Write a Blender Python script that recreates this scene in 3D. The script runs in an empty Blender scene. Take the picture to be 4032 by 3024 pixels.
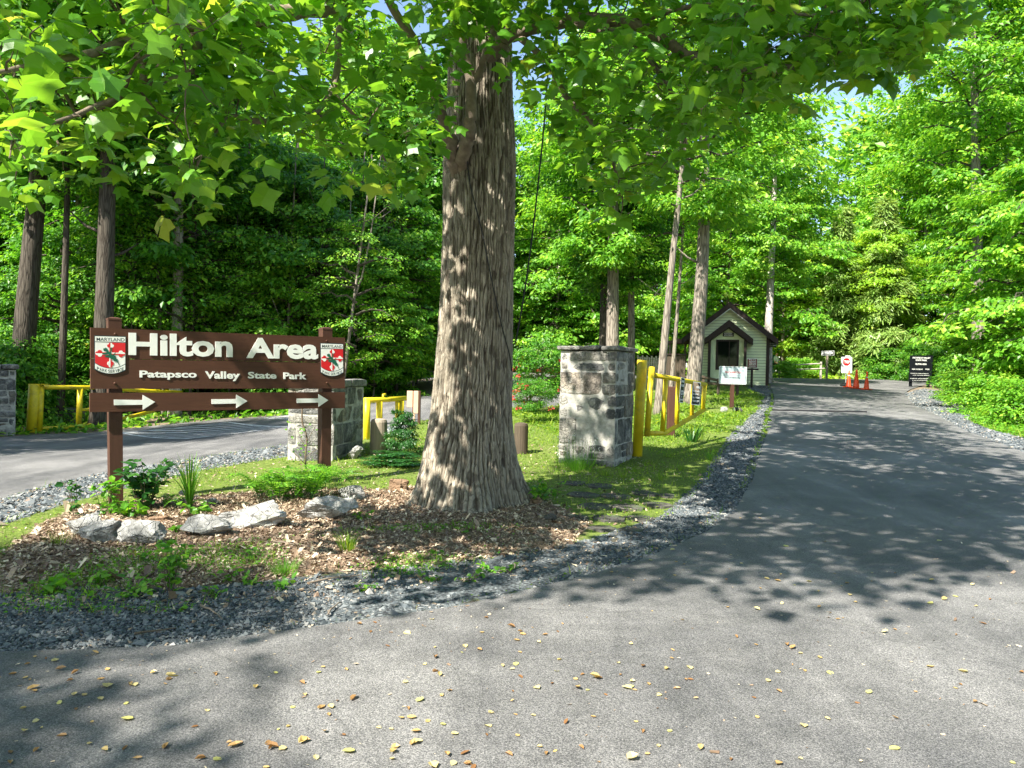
import bpy, math, random
import numpy as np
from mathutils import Vector, Matrix
from mathutils.geometry import delaunay_2d_cdt, tessellate_polygon
PI = math.pi
S = bpy.context.scene
COL = S.collection
RNG = np.random.default_rng(7)
random.seed(7)

# ------------------------------------------------------------------ camera model
F, CX, CY, EYE = 2950.0, 2016.0, 1512.0, 1.6
PITCH = math.atan((1512 - 1470) / F); ROLL = math.radians(1.2)
fw = Vector((0, math.cos(PITCH), -math.sin(PITCH)))
up0 = Vector((0, math.sin(PITCH), math.cos(PITCH))); rt0 = Vector((1, 0, 0))
rt = rt0 * math.cos(ROLL) + up0 * math.sin(ROLL)
up = -rt0 * math.sin(ROLL) + up0 * math.cos(ROLL)
CAM = Vector((0, 0, EYE))

def sstep(a, b, x):
    t = np.clip((x - a) / (b - a), 0, 1)
    return t * t * (3 - 2 * t)

def zf(x, y):
    x = np.asarray(x, float); y = np.asarray(y, float)
    zr = 0.041 * np.clip(y - 9, 0, 40) + 0.012 * np.clip(y - 49, 0, 200)
    zl = -0.26 * sstep(9, 19, y) + 0.040 * np.clip(y - 20, 0, 29) + 0.012 * np.clip(y - 49, 0, 200)
    w = sstep(-10, -2, x)
    z = zl * (1 - w) + zr * w
    z = z + 0.27 * np.exp(-((x - 10.2) ** 2 + (y - 37.5) ** 2) / 18.0)
    z = z + 0.07 * np.exp(-((x + 0.45) ** 2 + (y - 8.9) ** 2) / 2.2)          # swell round the roots
    z = z + 0.06 * np.exp(-((x + 3.1) ** 2 + (y - 9.0) ** 2) / 1.5)           # bed under the sign
    return z

def Z(x, y): return float(zf(x, y))

def ray(px, py):
    return fw + rt * ((px - CX) / F) - up * ((py - CY) / F)

def P(px, py, Y):
    d = ray(px, py); return CAM + d * (Y / d.y)

def G(px, py, far=90):
    d = ray(px, py); s = 1.5; step = 0.25
    while s < far:
        p = CAM + d * s
        if p.z < Z(p.x, p.y):
            lo, hi = s - step, s
            for _ in range(18):
                m = (lo + hi) / 2; q = CAM + d * m
                if q.z < Z(q.x, q.y): hi = m
                else: lo = m
            q = CAM + d * hi
            return Vector((q.x, q.y, Z(q.x, q.y)))
        s += step
    p = CAM + d * far
    return Vector((p.x, p.y, Z(p.x, p.y)))

def proj(p):
    v = Vector(p) - CAM
    d = v.dot(fw)
    if d < 0.05: return None
    return (CX + F * v.dot(rt) / d, CY - F * v.dot(up) / d)

# ------------------------------------------------------------------ mesh helpers
def mesh_np(name, V, faces=None, loops=None, sizes=None, mats=(), midx=None, attrs=None, smooth=False):
    """V (n,3); faces (m,k) all same size, or loops + sizes"""
    me = bpy.data.meshes.new(name)
    V = np.asarray(V, np.float32)
    if faces is not None:
        faces = np.asarray(faces, np.int32)
        loops = faces.reshape(-1); sizes = np.full(len(faces), faces.shape[1], np.int32)
    starts = np.concatenate([[0], np.cumsum(sizes)[:-1]]).astype(np.int32)
    me.vertices.add(len(V)); me.vertices.foreach_set('co', V.reshape(-1))
    me.loops.add(len(loops)); me.loops.foreach_set('vertex_index', np.asarray(loops, np.int32))
    me.polygons.add(len(sizes)); me.polygons.foreach_set('loop_start', starts)
    if midx is not None: me.polygons.foreach_set('material_index', np.asarray(midx, np.int32))
    me.polygons.foreach_set('use_smooth', np.full(len(sizes), bool(smooth)))
    for m in mats: me.materials.append(m)
    if attrs:
        for k, a in attrs.items():
            at = me.attributes.new(k, 'FLOAT', 'POINT'); at.data.foreach_set('value', np.asarray(a, np.float32))
    me.update(calc_edges=True)
    return me

def link(name, me, parent=None, loc=None, rotz=0.0):
    o = bpy.data.objects.new(name, me); COL.objects.link(o)
    if parent is not None: o.parent = parent
    if loc is not None: o.location = loc
    if rotz: o.rotation_euler = (0, 0, rotz)
    return o

def tag(o, label=None, cat=None, group=None, kind=None):
    if label: o['label'] = label
    if cat: o['category'] = cat
    if group: o['group'] = group
    if kind: o['kind'] = kind
    return o

def thing(name, label, cat, loc=(0, 0, 0), rotz=0.0, group=None):
    o = link(name, None, None, loc, rotz); o.empty_display_size = 0.2
    return tag(o, label, cat, group)

def dup(root, loc=None, rotz=None, label=None, scale=None):
    r = root.copy(); COL.objects.link(r)
    if loc is not None: r.location = loc
    if rotz is not None: r.rotation_euler = (0, 0, rotz)
    if label: r['label'] = label
    if scale is not None: r.scale = scale if hasattr(scale, '__len__') else (scale,) * 3
    for ch in [c for c in root.children]:
        c = ch.copy(); COL.objects.link(c); c.parent = r
        for g in [q for q in ch.children]:
            d = g.copy(); COL.objects.link(d); d.parent = c
    return r

class MB:
    def __init__(s): s.v = []; s.f = []; s.m = []; s.r = []
    def add(s, vs, fs, mi=0, rnd=0.5):
        b = len(s.v); s.v += [tuple(v) for v in vs]; s.r += [rnd] * len(vs)
        for f in fs: s.f.append([b + i for i in f]); s.m.append(mi)
        return s
    def box(s, c, d, rz=0.0, mi=0, rnd=0.5, M=None):
        x, y, z = d[0] / 2, d[1] / 2, d[2] / 2
        vs = [Vector((i, j, k)) for k in (-z, z) for j in (-y, y) for i in (-x, x)]
        if M is None: M = Matrix.Rotation(rz, 3, 'Z')
        vs = [M @ v + Vector(c) for v in vs]
        return s.add(vs, [(0, 2, 3, 1), (4, 5, 7, 6), (0, 1, 5, 4), (2, 6, 7, 3), (0, 4, 6, 2), (1, 3, 7, 5)], mi, rnd)
    def bbox(s, c, d, b=0.006, mi=0, rnd=0.5, M=None):
        """bevelled box"""
        x, y, z = d[0] / 2, d[1] / 2, d[2] / 2; b = min(b, x * .6, y * .6, z * .6)
        pts = []; idx = {}
        for sx in (-1, 1):
            for sy in (-1, 1):
                for sz in (-1, 1):
                    for ax in range(3):
                        q = [sx * (x - (b if ax != 0 else 0)), sy * (y - (b if ax != 1 else 0)), sz * (z - (b if ax != 2 else 0))]
                        idx[(sx, sy, sz, ax)] = len(pts); pts.append(Vector(q))
        fs = []
        for ax in range(3):
            o1, o2 = (ax + 1) % 3, (ax + 2) % 3
            for sg in (-1, 1):
                f = []
                for a, c2 in ((-1, -1), (1, -1), (1, 1), (-1, 1)):
                    k = [0, 0, 0]; k[ax] = sg; k[o1] = a; k[o2] = c2
                    f.append(idx[(k[0], k[1], k[2], ax)])
                fs.append(f if sg > 0 else f[::-1])
        for ax in range(3):
            o1, o2 = (ax + 1) % 3, (ax + 2) % 3
            for a in (-1, 1):
                for c2 in (-1, 1):
                    def K(t, who):
                        k = [0, 0, 0]; k[ax] = t; k[o1] = a; k[o2] = c2
                        return idx[(k[0], k[1], k[2], who)]
                    f = [K(-1, o1), K(1, o1), K(1, o2), K(-1, o2)]
                    fs.append(f if a * c2 < 0 else f[::-1])
        for sx in (-1, 1):
            for sy in (-1, 1):
                for sz in (-1, 1):
                    f = [idx[(sx, sy, sz, 0)], idx[(sx, sy, sz, 1)], idx[(sx, sy, sz, 2)]]
                    fs.append(f if sx * sy * sz > 0 else f[::-1])
        if M is None: M = Matrix.Identity(3)
        return s.add([M @ p + Vector(c) for p in pts], fs, mi, rnd)
    def tube(s, pts, rad, n=10, mi=0, cap=True, rnd=0.5):
        pts = [Vector(p) for p in pts]
        if not hasattr(rad, '__len__'): rad = [rad] * len(pts)
        vs = []; fs = []; prev = None
        for i, p in enumerate(pts):
            a = pts[max(i - 1, 0)]; b = pts[min(i + 1, len(pts) - 1)]
            t = (b - a).normalized() if (b - a).length > 1e-9 else Vector((0, 0, 1))
            if prev is None:
                ref = Vector((1, 0, 0)) if abs(t.x) < 0.8 else Vector((0, 1, 0))
                u = (ref - t * ref.dot(t)).normalized()
            else:
                u = (prev - t * prev.dot(t)).normalized()
            prev = u; w = t.cross(u)
            for k in range(n):
                an = 2 * PI * k / n
                vs.append(p + (u * math.cos(an) + w * math.sin(an)) * rad[i])
        for i in range(len(pts) - 1):
            for k in range(n):
                fs.append((i * n + k, i * n + (k + 1) % n, (i + 1) * n + (k + 1) % n, (i + 1) * n + k))
        if cap:
            fs.append(tuple(range(n))[::-1]); fs.append(tuple((len(pts) - 1) * n + k for k in range(n)))
        return s.add(vs, fs, mi, rnd)
    def prism(s, poly, y0, y1, mi=0, M=None, rnd=0.5):
        """polygon in (x,z) extruded from y0 to y1 (front y0)"""
        n = len(poly)
        ar = sum(poly[i][0] * poly[(i + 1) % n][1] - poly[(i + 1) % n][0] * poly[i][1] for i in range(n))
        if ar < 0: poly = poly[::-1]
        vs = [Vector((a, y0, b)) for a, b in poly] + [Vector((a, y1, b)) for a, b in poly]
        tr = tessellate_polygon([[Vector((a, b, 0)) for a, b in poly]])
        fs = []
        for t in tr:
            a, b, c = t
            cr = (poly[b][0] - poly[a][0]) * (poly[c][1] - poly[a][1]) - (poly[c][0] - poly[a][0]) * (poly[b][1] - poly[a][1])
            if cr < 0: a, b, c = a, c, b
            fs.append((a, b, c)); fs.append((n + a, n + c, n + b))
        for i in range(n):
            j = (i + 1) % n; fs.append((j, i, n + i, n + j))
        if M is not None: vs = [M @ v for v in vs]
        return s.add(vs, fs, mi, rnd)
    def lathe(s, prof, n=16, c=(0, 0, 0), mi=0, rnd=0.5):
        vs = []; fs = []
        for r, z in prof:
            for k in range(n):
                a = 2 * PI * k / n; vs.append((c[0] + r * math.cos(a), c[1] + r * math.sin(a), c[2] + z))
        for i in range(len(prof) - 1):
            for k in range(n):
                fs.append((i * n + k, i * n + (k + 1) % n, (i + 1) * n + (k + 1) % n, (i + 1) * n + k))
        fs.append(tuple(range(n))[::-1]); fs.append(tuple((len(prof) - 1) * n + k for k in range(n)))
        return s.add(vs, fs, mi, rnd)
    def mesh(s, name, mats, smooth=False, xf=None):
        if not isinstance(mats, (list, tuple)): mats = [mats]
        loops = np.array([i for f in s.f for i in f], np.int32); sizes = np.array([len(f) for f in s.f], np.int32)
        V = np.array([tuple(v) for v in s.v], np.float32)
        return mesh_np(name, V, loops=loops, sizes=sizes, mats=mats, midx=s.m, attrs={'rnd': np.array(s.r)}, smooth=smooth)
    def build(s, name, mats, parent=None, smooth=False, loc=None, rotz=0.0):
        return link(name, s.mesh(name, mats, smooth), parent, loc, rotz)

def smooth_line(pts, k=4):
    """catmull-rom through Vectors (+ optional radius as 4th)"""
    pts = [np.array(p, float) for p in pts]
    P_ = [pts[0]] + pts + [pts[-1]]; out = []
    for i in range(1, len(P_) - 2):
        a, b, c, d = P_[i - 1], P_[i], P_[i + 1], P_[i + 2]
        for j in range(k):
            t = j / k
            out.append(0.5 * ((2 * b) + (-a + c) * t + (2 * a - 5 * b + 4 * c - d) * t * t + (-a + 3 * b - 3 * c + d) * t ** 3))
    out.append(pts[-1]); return out

def hash3(ix, iy, iz, seed=0):
    h = np.sin(ix * 127.1 + iy * 311.7 + iz * 74.7 + seed * 53.3) * 43758.5453
    return h - np.floor(h)

def vnoise(p, seed=0):
    p = np.asarray(p, float); i = np.floor(p); f = p - i; f = f * f * (3 - 2 * f)
    r = 0
    for a in (0, 1):
        for b in (0, 1):
            for c in (0, 1):
                w = (f[..., 0] if a else 1 - f[..., 0]) * (f[..., 1] if b else 1 - f[..., 1]) * (f[..., 2] if c else 1 - f[..., 2])
                r = r + w * hash3(i[..., 0] + a, i[..., 1] + b, i[..., 2] + c, seed)
    return r

# ------------------------------------------------------------------ materials
def nt(name):
    m = bpy.data.materials.new(name); m.use_nodes = True
    t = m.node_tree; t.nodes.clear()
    out = t.nodes.new('ShaderNodeOutputMaterial')
    return m, t, out

def N(t, typ, **kw):
    n = t.nodes.new(typ)
    for k, v in kw.items():
        if k in n.inputs.keys(): n.inputs[k].default_value = v
        else: setattr(n, k, v)
    return n

def L(t, a, b): t.links.new(a, b)

def ramp(t, fac, stops, interp='LINEAR'):
    r = t.nodes.new('ShaderNodeValToRGB'); r.color_ramp.interpolation = interp
    el = r.color_ramp.elements
    while len(el) > 1: el.remove(el[-1])
    el[0].position = stops[0][0]; el[0].color = (*stops[0][1], 1)
    for p, c in stops[1:]:
        e = el.new(p); e.color = (*c, 1)
    L(t, fac, r.inputs['Fac']); return r.outputs['Color']

def attr(t, name):
    a = t.nodes.new('ShaderNodeAttribute'); a.attribute_name = name; return a.outputs['Fac']

def mixc(t, fac, a, b, mode='MIX'):
    m = t.nodes.new('ShaderNodeMix'); m.data_type = 'RGBA'; m.blend_type = mode
    if isinstance(fac, (int, float)): m.inputs[0].default_value = fac
    else: L(t, fac, m.inputs[0])
    for sock, v in ((m.inputs[6], a), (m.inputs[7], b)):
        if isinstance(v, tuple): sock.default_value = (*v, 1)
        else: L(t, v, sock)
    return m.outputs[2]

def math_(t, op, a, b=None, c=None):
    m = t.nodes.new('ShaderNodeMath'); m.operation = op
    for i, v in enumerate((a, b, c)):
        if v is None: continue
        if isinstance(v, (int, float)): m.inputs[i].default_value = v
        else: L(t, v, m.inputs[i])
    return m.outputs[0]

def coords(t, scale=(1, 1, 1), which='Object', rot=(0, 0, 0)):
    c = t.nodes.new('ShaderNodeTexCoord'); m = t.nodes.new('ShaderNodeMapping')
    m.inputs['Scale'].default_value = scale; m.inputs['Rotation'].default_value = rot
    L(t, c.outputs[which], m.inputs['Vector']); return m.outputs['Vector']

def noise(t, vec, scale, detail=3, rough=0.6, dist=0.0):
    n = t.nodes.new('ShaderNodeTexNoise'); n.inputs['Scale'].default_value = scale
    n.inputs['Detail'].default_value = detail; n.inputs['Roughness'].default_value = rough; n.inputs['Distortion'].default_value = dist
    L(t, vec, n.inputs['Vector']); return n.outputs['Fac']

def voro(t, vec, scale, feature='F1', rnd=1.0, out='Distance'):
    n = t.nodes.new('ShaderNodeTexVoronoi'); n.feature = feature; n.inputs['Scale'].default_value = scale
    n.inputs['Randomness'].default_value = rnd
    L(t, vec, n.inputs['Vector']); return n.outputs[out]

def bump(t, h, strength=0.4, dist=0.02, normal=None):
    b = t.nodes.new('ShaderNodeBump'); b.inputs['Strength'].default_value = strength; b.inputs['Distance'].default_value = dist
    L(t, h, b.inputs['Height'])
    if normal is not None: L(t, normal, b.inputs['Normal'])
    return b.outputs['Normal']

def pbsdf(t, out, col, rough=0.7, spec=0.3, normal=None, metal=0.0):
    p = t.nodes.new('ShaderNodeBsdfPrincipled')
    if isinstance(col, tuple): p.inputs['Base Color'].default_value = (*col, 1)
    else: L(t, col, p.inputs['Base Color'])
    if isinstance(rough, (int, float)): p.inputs['Roughness'].default_value = rough
    else: L(t, rough, p.inputs['Roughness'])
    p.inputs['Specular IOR Level'].default_value = spec; p.inputs['Metallic'].default_value = metal
    if normal is not None: L(t, normal, p.inputs['Normal'])
    if out is not None: L(t, p.outputs[0], out.inputs['Surface'])
    return p

def paint(name, col, rough=0.55, var=0.12, scale=6, spec=0.3, bmp=0.15, dirt=None, dirt_amt=0.5, metal=0.0, vscale=(1, 1, 1)):
    m, t, out = nt(name)
    v = coords(t, vscale)
    n = noise(t, v, scale, 5, 0.65)
    lo = tuple(c * (1 - var) for c in col); hi = tuple(min(1, c * (1 + var)) for c in col)
    c = ramp(t, n, [(0.3, lo), (0.7, hi)])
    if dirt:
        n2 = noise(t, v, scale * 0.45, 6, 0.7, 0.4)
        f = ramp(t, n2, [(0.5, (0, 0, 0)), (0.72, (dirt_amt,) * 3)])
        c = mixc(t, f, c, dirt)
    nb = noise(t, v, scale * 9, 3, 0.6)
    pbsdf(t, out, c, rough, spec, bump(t, nb, bmp, 0.01), metal)
    return m

def wood(name, col, grain=(1.5, 25, 25), var=0.3, rough=0.75, bmp=0.3):
    m, t, out = nt(name)
    v = coords(t, grain)
    n = noise(t, v, 2.0, 6, 0.7, 0.6)
    n2 = noise(t, coords(t), 1.3, 4, 0.6)
    c = ramp(t, n, [(0.28, tuple(c * (1 - var) for c in col)), (0.72, tuple(min(1, c * (1 + var)) for c in col))])
    c = mixc(t, math_(t, 'MULTIPLY', n2, 0.35), c, tuple(c * 0.6 for c in col))
    pbsdf(t, out, c, rough, 0.25, bump(t, n, bmp, 0.006))
    return m

def leaf_mat(name, stops, trans=0.45, tstops=None, rough=0.42, spec=0.35):
    m, t, out = nt(name)
    r = attr(t, 'rnd')
    c = ramp(t, r, stops)
    tc = ramp(t, r, tstops if tstops else [(p, (min(1, k[0] * 2.3), min(1, k[1] * 2.1), k[2] * 1.0)) for p, k in stops])
    p = pbsdf(t, None, c, rough, spec)
    tr = t.nodes.new('ShaderNodeBsdfTranslucent'); L(t, tc, tr.inputs['Color'])
    mx = t.nodes.new('ShaderNodeMixShader'); mx.inputs[0].default_value = trans
    L(t, p.outputs[0], mx.inputs[1]); L(t, tr.outputs[0], mx.inputs[2]); L(t, mx.outputs[0], out.inputs['Surface'])
    return m

def bark_mat(name, dark, light, sc=(14, 14, 2.2), b=0.8, dist=0.03):
    m, t, out = nt(name)
    v = coords(t, sc)
    dn = t.nodes.new('ShaderNodeTexNoise'); dn.inputs['Scale'].default_value = 1.2; dn.inputs['Detail'].default_value = 3
    L(t, v, dn.inputs['Vector'])
    mv = t.nodes.new('ShaderNodeMix'); mv.data_type = 'VECTOR'; mv.inputs[0].default_value = 0.45
    L(t, v, mv.inputs[4]); L(t, dn.outputs['Color'], mv.inputs[5])
    e = voro(t, mv.outputs[1], 1.0, 'DISTANCE_TO_EDGE')
    n = noise(t, coords(t, (30, 30, 8)), 1.0, 5, 0.7)
    n2 = noise(t, coords(t), 1.1, 3, 0.6)
    h = math_(t, 'ADD', ramp(t, e, [(0.0, (0, 0, 0)), (0.16, (1, 1, 1))]), math_(t, 'MULTIPLY', n, 0.5))
    c = ramp(t, h, [(0.15, dark), (0.75, tuple(0.55 * a + 0.45 * b_ for a, b_ in zip(light, dark))), (1.25 if False else 1.0, light)])
    c = mixc(t, math_(t, 'MULTIPLY', n2, 0.4), c, tuple(k * 0.7 for k in light))
    pbsdf(t, out, c, 0.9, 0.15, bump(t, h, b, dist))
    return m

M = {}
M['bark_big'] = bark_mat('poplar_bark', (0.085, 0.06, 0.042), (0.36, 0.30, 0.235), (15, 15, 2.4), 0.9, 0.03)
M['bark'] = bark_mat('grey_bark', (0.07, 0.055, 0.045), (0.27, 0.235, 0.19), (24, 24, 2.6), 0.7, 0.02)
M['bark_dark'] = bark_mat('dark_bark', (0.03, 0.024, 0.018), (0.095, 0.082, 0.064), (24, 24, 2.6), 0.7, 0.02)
M['bark_pale'] = bark_mat('pale_bark', (0.2, 0.17, 0.14), (0.5, 0.46, 0.4), (12, 12, 5), 0.4, 0.01)
M['branch'] = paint('branch_bark', (0.20, 0.16, 0.12), 0.85, 0.35, 12, 0.2, 0.5)
M['twig'] = paint('twig_bark', (0.13, 0.10, 0.07), 0.85, 0.3, 12, 0.2, 0.4)
M['leaf_tulip'] = leaf_mat('tulip_leaf', [(0, (0.05, 0.165, 0.012)), (0.45, (0.09, 0.25, 0.018)), (0.8, (0.15, 0.32, 0.025)), (1, (0.30, 0.36, 0.04))], 0.43,
                           [(0, (0.17, 0.42, 0.02)), (0.5, (0.31, 0.60, 0.028)), (0.85, (0.5, 0.72, 0.04)), (1, (0.75, 0.68, 0.06))], 0.36, 0.5)
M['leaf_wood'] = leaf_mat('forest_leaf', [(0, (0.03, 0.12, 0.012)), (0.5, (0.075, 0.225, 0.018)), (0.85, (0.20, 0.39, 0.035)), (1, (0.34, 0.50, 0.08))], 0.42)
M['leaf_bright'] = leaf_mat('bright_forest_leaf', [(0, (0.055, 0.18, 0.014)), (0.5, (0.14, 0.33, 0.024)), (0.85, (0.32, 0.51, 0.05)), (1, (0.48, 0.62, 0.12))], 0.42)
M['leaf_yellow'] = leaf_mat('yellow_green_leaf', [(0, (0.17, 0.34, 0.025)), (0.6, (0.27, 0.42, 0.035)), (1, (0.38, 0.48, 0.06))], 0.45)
M['needle'] = leaf_mat('spruce_needle', [(0, (0.14, 0.25, 0.05)), (0.6, (0.22, 0.33, 0.08)), (1, (0.32, 0.40, 0.11))], 0.3)
M['leaf_dark'] = leaf_mat('dark_leaf', [(0, (0.015, 0.07, 0.012)), (0.6, (0.03, 0.12, 0.02)), (1, (0.05, 0.16, 0.02))], 0.3, None, 0.35, 0.5)
M['leaf_fresh'] = leaf_mat('fresh_leaf', [(0, (0.055, 0.18, 0.015)), (0.6, (0.11, 0.29, 0.022)), (1, (0.2, 0.38, 0.035))], 0.4)
M['grass'] = leaf_mat('grass_blade', [(0, (0.08, 0.15, 0.018)), (0.6, (0.13, 0.25, 0.018)), (1, (0.28, 0.36, 0.045))], 0.4, None, 0.5)
M['flower_red'] = leaf_mat('red_flower', [(0, (0.55, 0.03, 0.03)), (1, (0.8, 0.12, 0.10))], 0.3, [(0, (0.6, 0.05, 0.05)), (1, (0.7, 0.1, 0.1))])
M['flower_white'] = leaf_mat('white_flower', [(0, (0.75, 0.75, 0.7)), (1, (0.85, 0.85, 0.8))], 0.3, [(0, (0.6, 0.6, 0.5)), (1, (0.6, 0.6, 0.5))])
M['yellow'] = paint('yellow_gate_paint', (0.66, 0.50, 0.012), 0.42, 0.12, 5, 0.4, 0.3, (0.20, 0.13, 0.04), 0.85)
M['brown'] = wood('brown_sign_paint', (0.085, 0.036, 0.020), (1.2, 20, 22), 0.22, 0.55, 0.25)
M['brown_post'] = wood('brown_post_paint', (0.075, 0.034, 0.021), (20, 20, 1.2), 0.22, 0.6, 0.25)
M['tan'] = paint('tan_sign_wood', (0.52, 0.36, 0.24), 0.7, 0.12, 5)
M['white'] = paint('white_sign_paint', (0.80, 0.81, 0.76), 0.5, 0.05, 8, 0.3, 0.1)
M['offwhite'] = paint('off_white_paint', (0.68, 0.69, 0.64), 0.6, 0.1, 6)
M['red'] = paint('red_enamel', (0.62, 0.012, 0.015), 0.35, 0.05, 4, 0.5, 0.05)
M['dgreen'] = paint('dark_green_enamel', (0.008, 0.11, 0.06), 0.4, 0.05, 4, 0.4, 0.05)
M['ink'] = paint('dark_lettering', (0.02, 0.045, 0.05), 0.5, 0.1, 4)
M['black'] = paint('black_paint', (0.015, 0.017, 0.018), 0.45, 0.2, 5)
M['info_black'] = paint('black_board_paint', (0.006, 0.008, 0.010), 0.8, 0.2, 5, 0.1)  # darkened past the plain black: the board's shade is put into its colour
M['fadedred'] = paint('faded_red_lettering', (0.34, 0.07, 0.065), 0.6, 0.3, 30)
M['faded'] = paint('faded_grey_lettering', (0.30, 0.35, 0.36), 0.6, 0.1, 30)
M['darkgrey_l'] = paint('grey_lettering', (0.05, 0.05, 0.055), 0.6, 0.3, 30)
M['signface'] = paint('pale_blue_sign_face', (0.40, 0.49, 0.49), 0.6, 0.07, 3, 0.25, 0.05)
M['maroon'] = paint('maroon_sign_face', (0.16, 0.035, 0.02), 0.5, 0.1, 5)
M['orange'] = paint('orange_cone_rubber', (0.85, 0.085, 0.02), 0.45, 0.1, 3, 0.4, 0.05, (0.35, 0.06, 0.02), 0.4)
M['metal'] = paint('galvanised_metal', (0.42, 0.43, 0.42), 0.45, 0.15, 8, 0.5, 0.1, None, 0.5, 0.6)
M['boxgrey'] = paint('utility_box_grey', (0.10, 0.115, 0.11), 0.5, 0.15, 4)
M['siding'] = paint('pale_green_siding', (0.68, 0.74, 0.47), 0.65, 0.05, 5)
M['trim'] = paint('dark_brown_trim', (0.028, 0.016, 0.012), 0.6, 0.2, 6)
M['roof'] = paint('brown_shingle', (0.09, 0.045, 0.033), 0.85, 0.35, 14, 0.2, 0.6)
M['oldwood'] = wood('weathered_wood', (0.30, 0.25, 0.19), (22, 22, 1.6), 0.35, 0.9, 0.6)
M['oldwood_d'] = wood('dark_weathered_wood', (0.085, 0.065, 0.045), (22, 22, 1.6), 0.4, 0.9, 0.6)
M['rail'] = wood('split_rail_wood', (0.42, 0.38, 0.31), (1.5, 20, 20), 0.3, 0.9, 0.5)
M['teal'] = paint('teal_play_metal', (0.015, 0.22, 0.16), 0.4, 0.1, 4, 0.5)
M['skin'] = paint('skin', (0.45, 0.26, 0.18), 0.5, 0.05, 4, 0.4, 0.02)
M['shirt'] = paint('pale_blue_cloth', (0.50, 0.58, 0.68), 0.9, 0.08, 8)
M['jeans'] = paint('dark_cloth', (0.035, 0.045, 0.07), 0.9, 0.15, 8)
M['hair'] = paint('dark_hair', (0.03, 0.02, 0.015), 0.6, 0.3, 20)
M['cable'] = paint('black_cable', (0.015, 0.015, 0.015), 0.5, 0.1, 4)
M['petal'] = leaf_mat('fallen_petal', [(0, (0.20, 0.10, 0.04)), (0.3, (0.36, 0.22, 0.09)), (0.6, (0.48, 0.36, 0.14)), (0.85, (0.50, 0.42, 0.20)), (1, (0.42, 0.42, 0.12))], 0.12)
M['mulch'] = leaf_mat('bark_mulch', [(0, (0.09, 0.055, 0.036)), (0.4, (0.24, 0.165, 0.11)), (0.75, (0.46, 0.36, 0.25)), (1, (0.68, 0.58, 0.41))], 0.03)

def glass_mat():
    m, t, out = nt('window_glass')
    g = N(t, 'ShaderNodeBsdfGlossy'); g.inputs['Roughness'].default_value = 0.03; g.inputs['Color'].default_value = (0.2, 0.27, 0.22, 1)
    d = N(t, 'ShaderNodeBsdfDiffuse'); d.inputs['Color'].default_value = (0.006, 0.008, 0.007, 1)
    fr = N(t, 'ShaderNodeFresnel'); fr.inputs['IOR'].default_value = 1.5
    mx = N(t, 'ShaderNodeMixShader'); L(t, fr.outputs[0], mx.inputs[0]); L(t, d.outputs[0], mx.inputs[1]); L(t, g.outputs[0], mx.inputs[2])
    L(t, mx.outputs[0], out.inputs['Surface']); return m
M['glass'] = glass_mat()

def stone_mat(name, stops, sc=3.0, moss=0.0, smear=0.0):
    m, t, out = nt(name)
    v = coords(t)
    n = noise(t, v, sc, 8, 0.72, 0.8); n2 = noise(t, v, sc * 5, 6, 0.7)
    a = attr(t, 'rnd')
    c = ramp(t, math_(t, 'ADD', math_(t, 'MULTIPLY', n, 0.7), math_(t, 'MULTIPLY', n2, 0.3)), stops)
    c = mixc(t, 0.75, c, ramp(t, a, [(0, (0.45, 0.46, 0.48)), (0.5, (0.75, 0.73, 0.7)), (0.75, (1, 0.96, 0.86)), (0.9, (0.8, 0.6, 0.42)), (1, (1, 1, 0.98))]), 'MULTIPLY')
    e = voro(t, v, sc * 2.2, 'DISTANCE_TO_EDGE')
    h = math_(t, 'ADD', n2, math_(t, 'MULTIPLY', ramp(t, e, [(0, (0, 0, 0)), (0.06, (1, 1, 1))]), 0.35))
    if moss:
        c = mixc(t, ramp(t, noise(t, v, 2.2, 5), [(0.52, (0, 0, 0)), (0.66, (moss,) * 3)]), c, (0.05, 0.09, 0.03))
    if smear: c = mixc(t, ramp(t, noise(t, v, 3.7, 7, .72, .8), [(.50, (0,) * 3), (.60, (smear,) * 3)]), c, ramp(t, n2, [(.3, (.30, .29, .26)), (.7, (.52, .50, .45))]))
    st = noise(t, coords(t, (1, 1, .45)), 2.6, 6, .7, .5)
    c = mixc(t, 1.0, c, ramp(t, st, [(.36, (.50, .50, .48)), (.52, (.95, .95, .95)), (.68, (1.35, 1.32, 1.25))]), 'MULTIPLY')
    pbsdf(t, out, c, 0.88, 0.25, bump(t, h, 1.0, 0.03))
    return m
M['stone'] = stone_mat('pillar_stone', [(0.32, (0.075, 0.078, 0.08)), (0.46, (0.18, 0.18, 0.175)), (0.57, (0.31, 0.305, 0.285)), (0.70, (0.55, 0.535, 0.49))], 5.0, 0.0, 0.8)
M['mortar'] = paint('lime_mortar', (0.40, 0.385, 0.34), 0.95, 0.35, 7, 0.1, 0.9, (0.14, 0.14, 0.125), 0.9)
M['rock'] = stone_mat('quartzite_rock', [(0.3, (0.14, 0.14, 0.13)), (0.45, (0.32, 0.315, 0.30)), (0.56, (0.50, 0.49, 0.465)), (0.70, (0.70, 0.69, 0.66))], 4.5, 0.3)
M['rock_brown'] = stone_mat('brown_rock', [(0.3, (0.17, 0.10, 0.06)), (0.5, (0.33, 0.22, 0.14)), (0.75, (0.45, 0.35, 0.25))], 3.2)
M['flag'] = stone_mat('flagstone', [(0.3, (0.07, 0.07, 0.065)), (0.5, (0.13, 0.125, 0.11)), (0.75, (0.22, 0.20, 0.17))], 3.0, 0.6)

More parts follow.
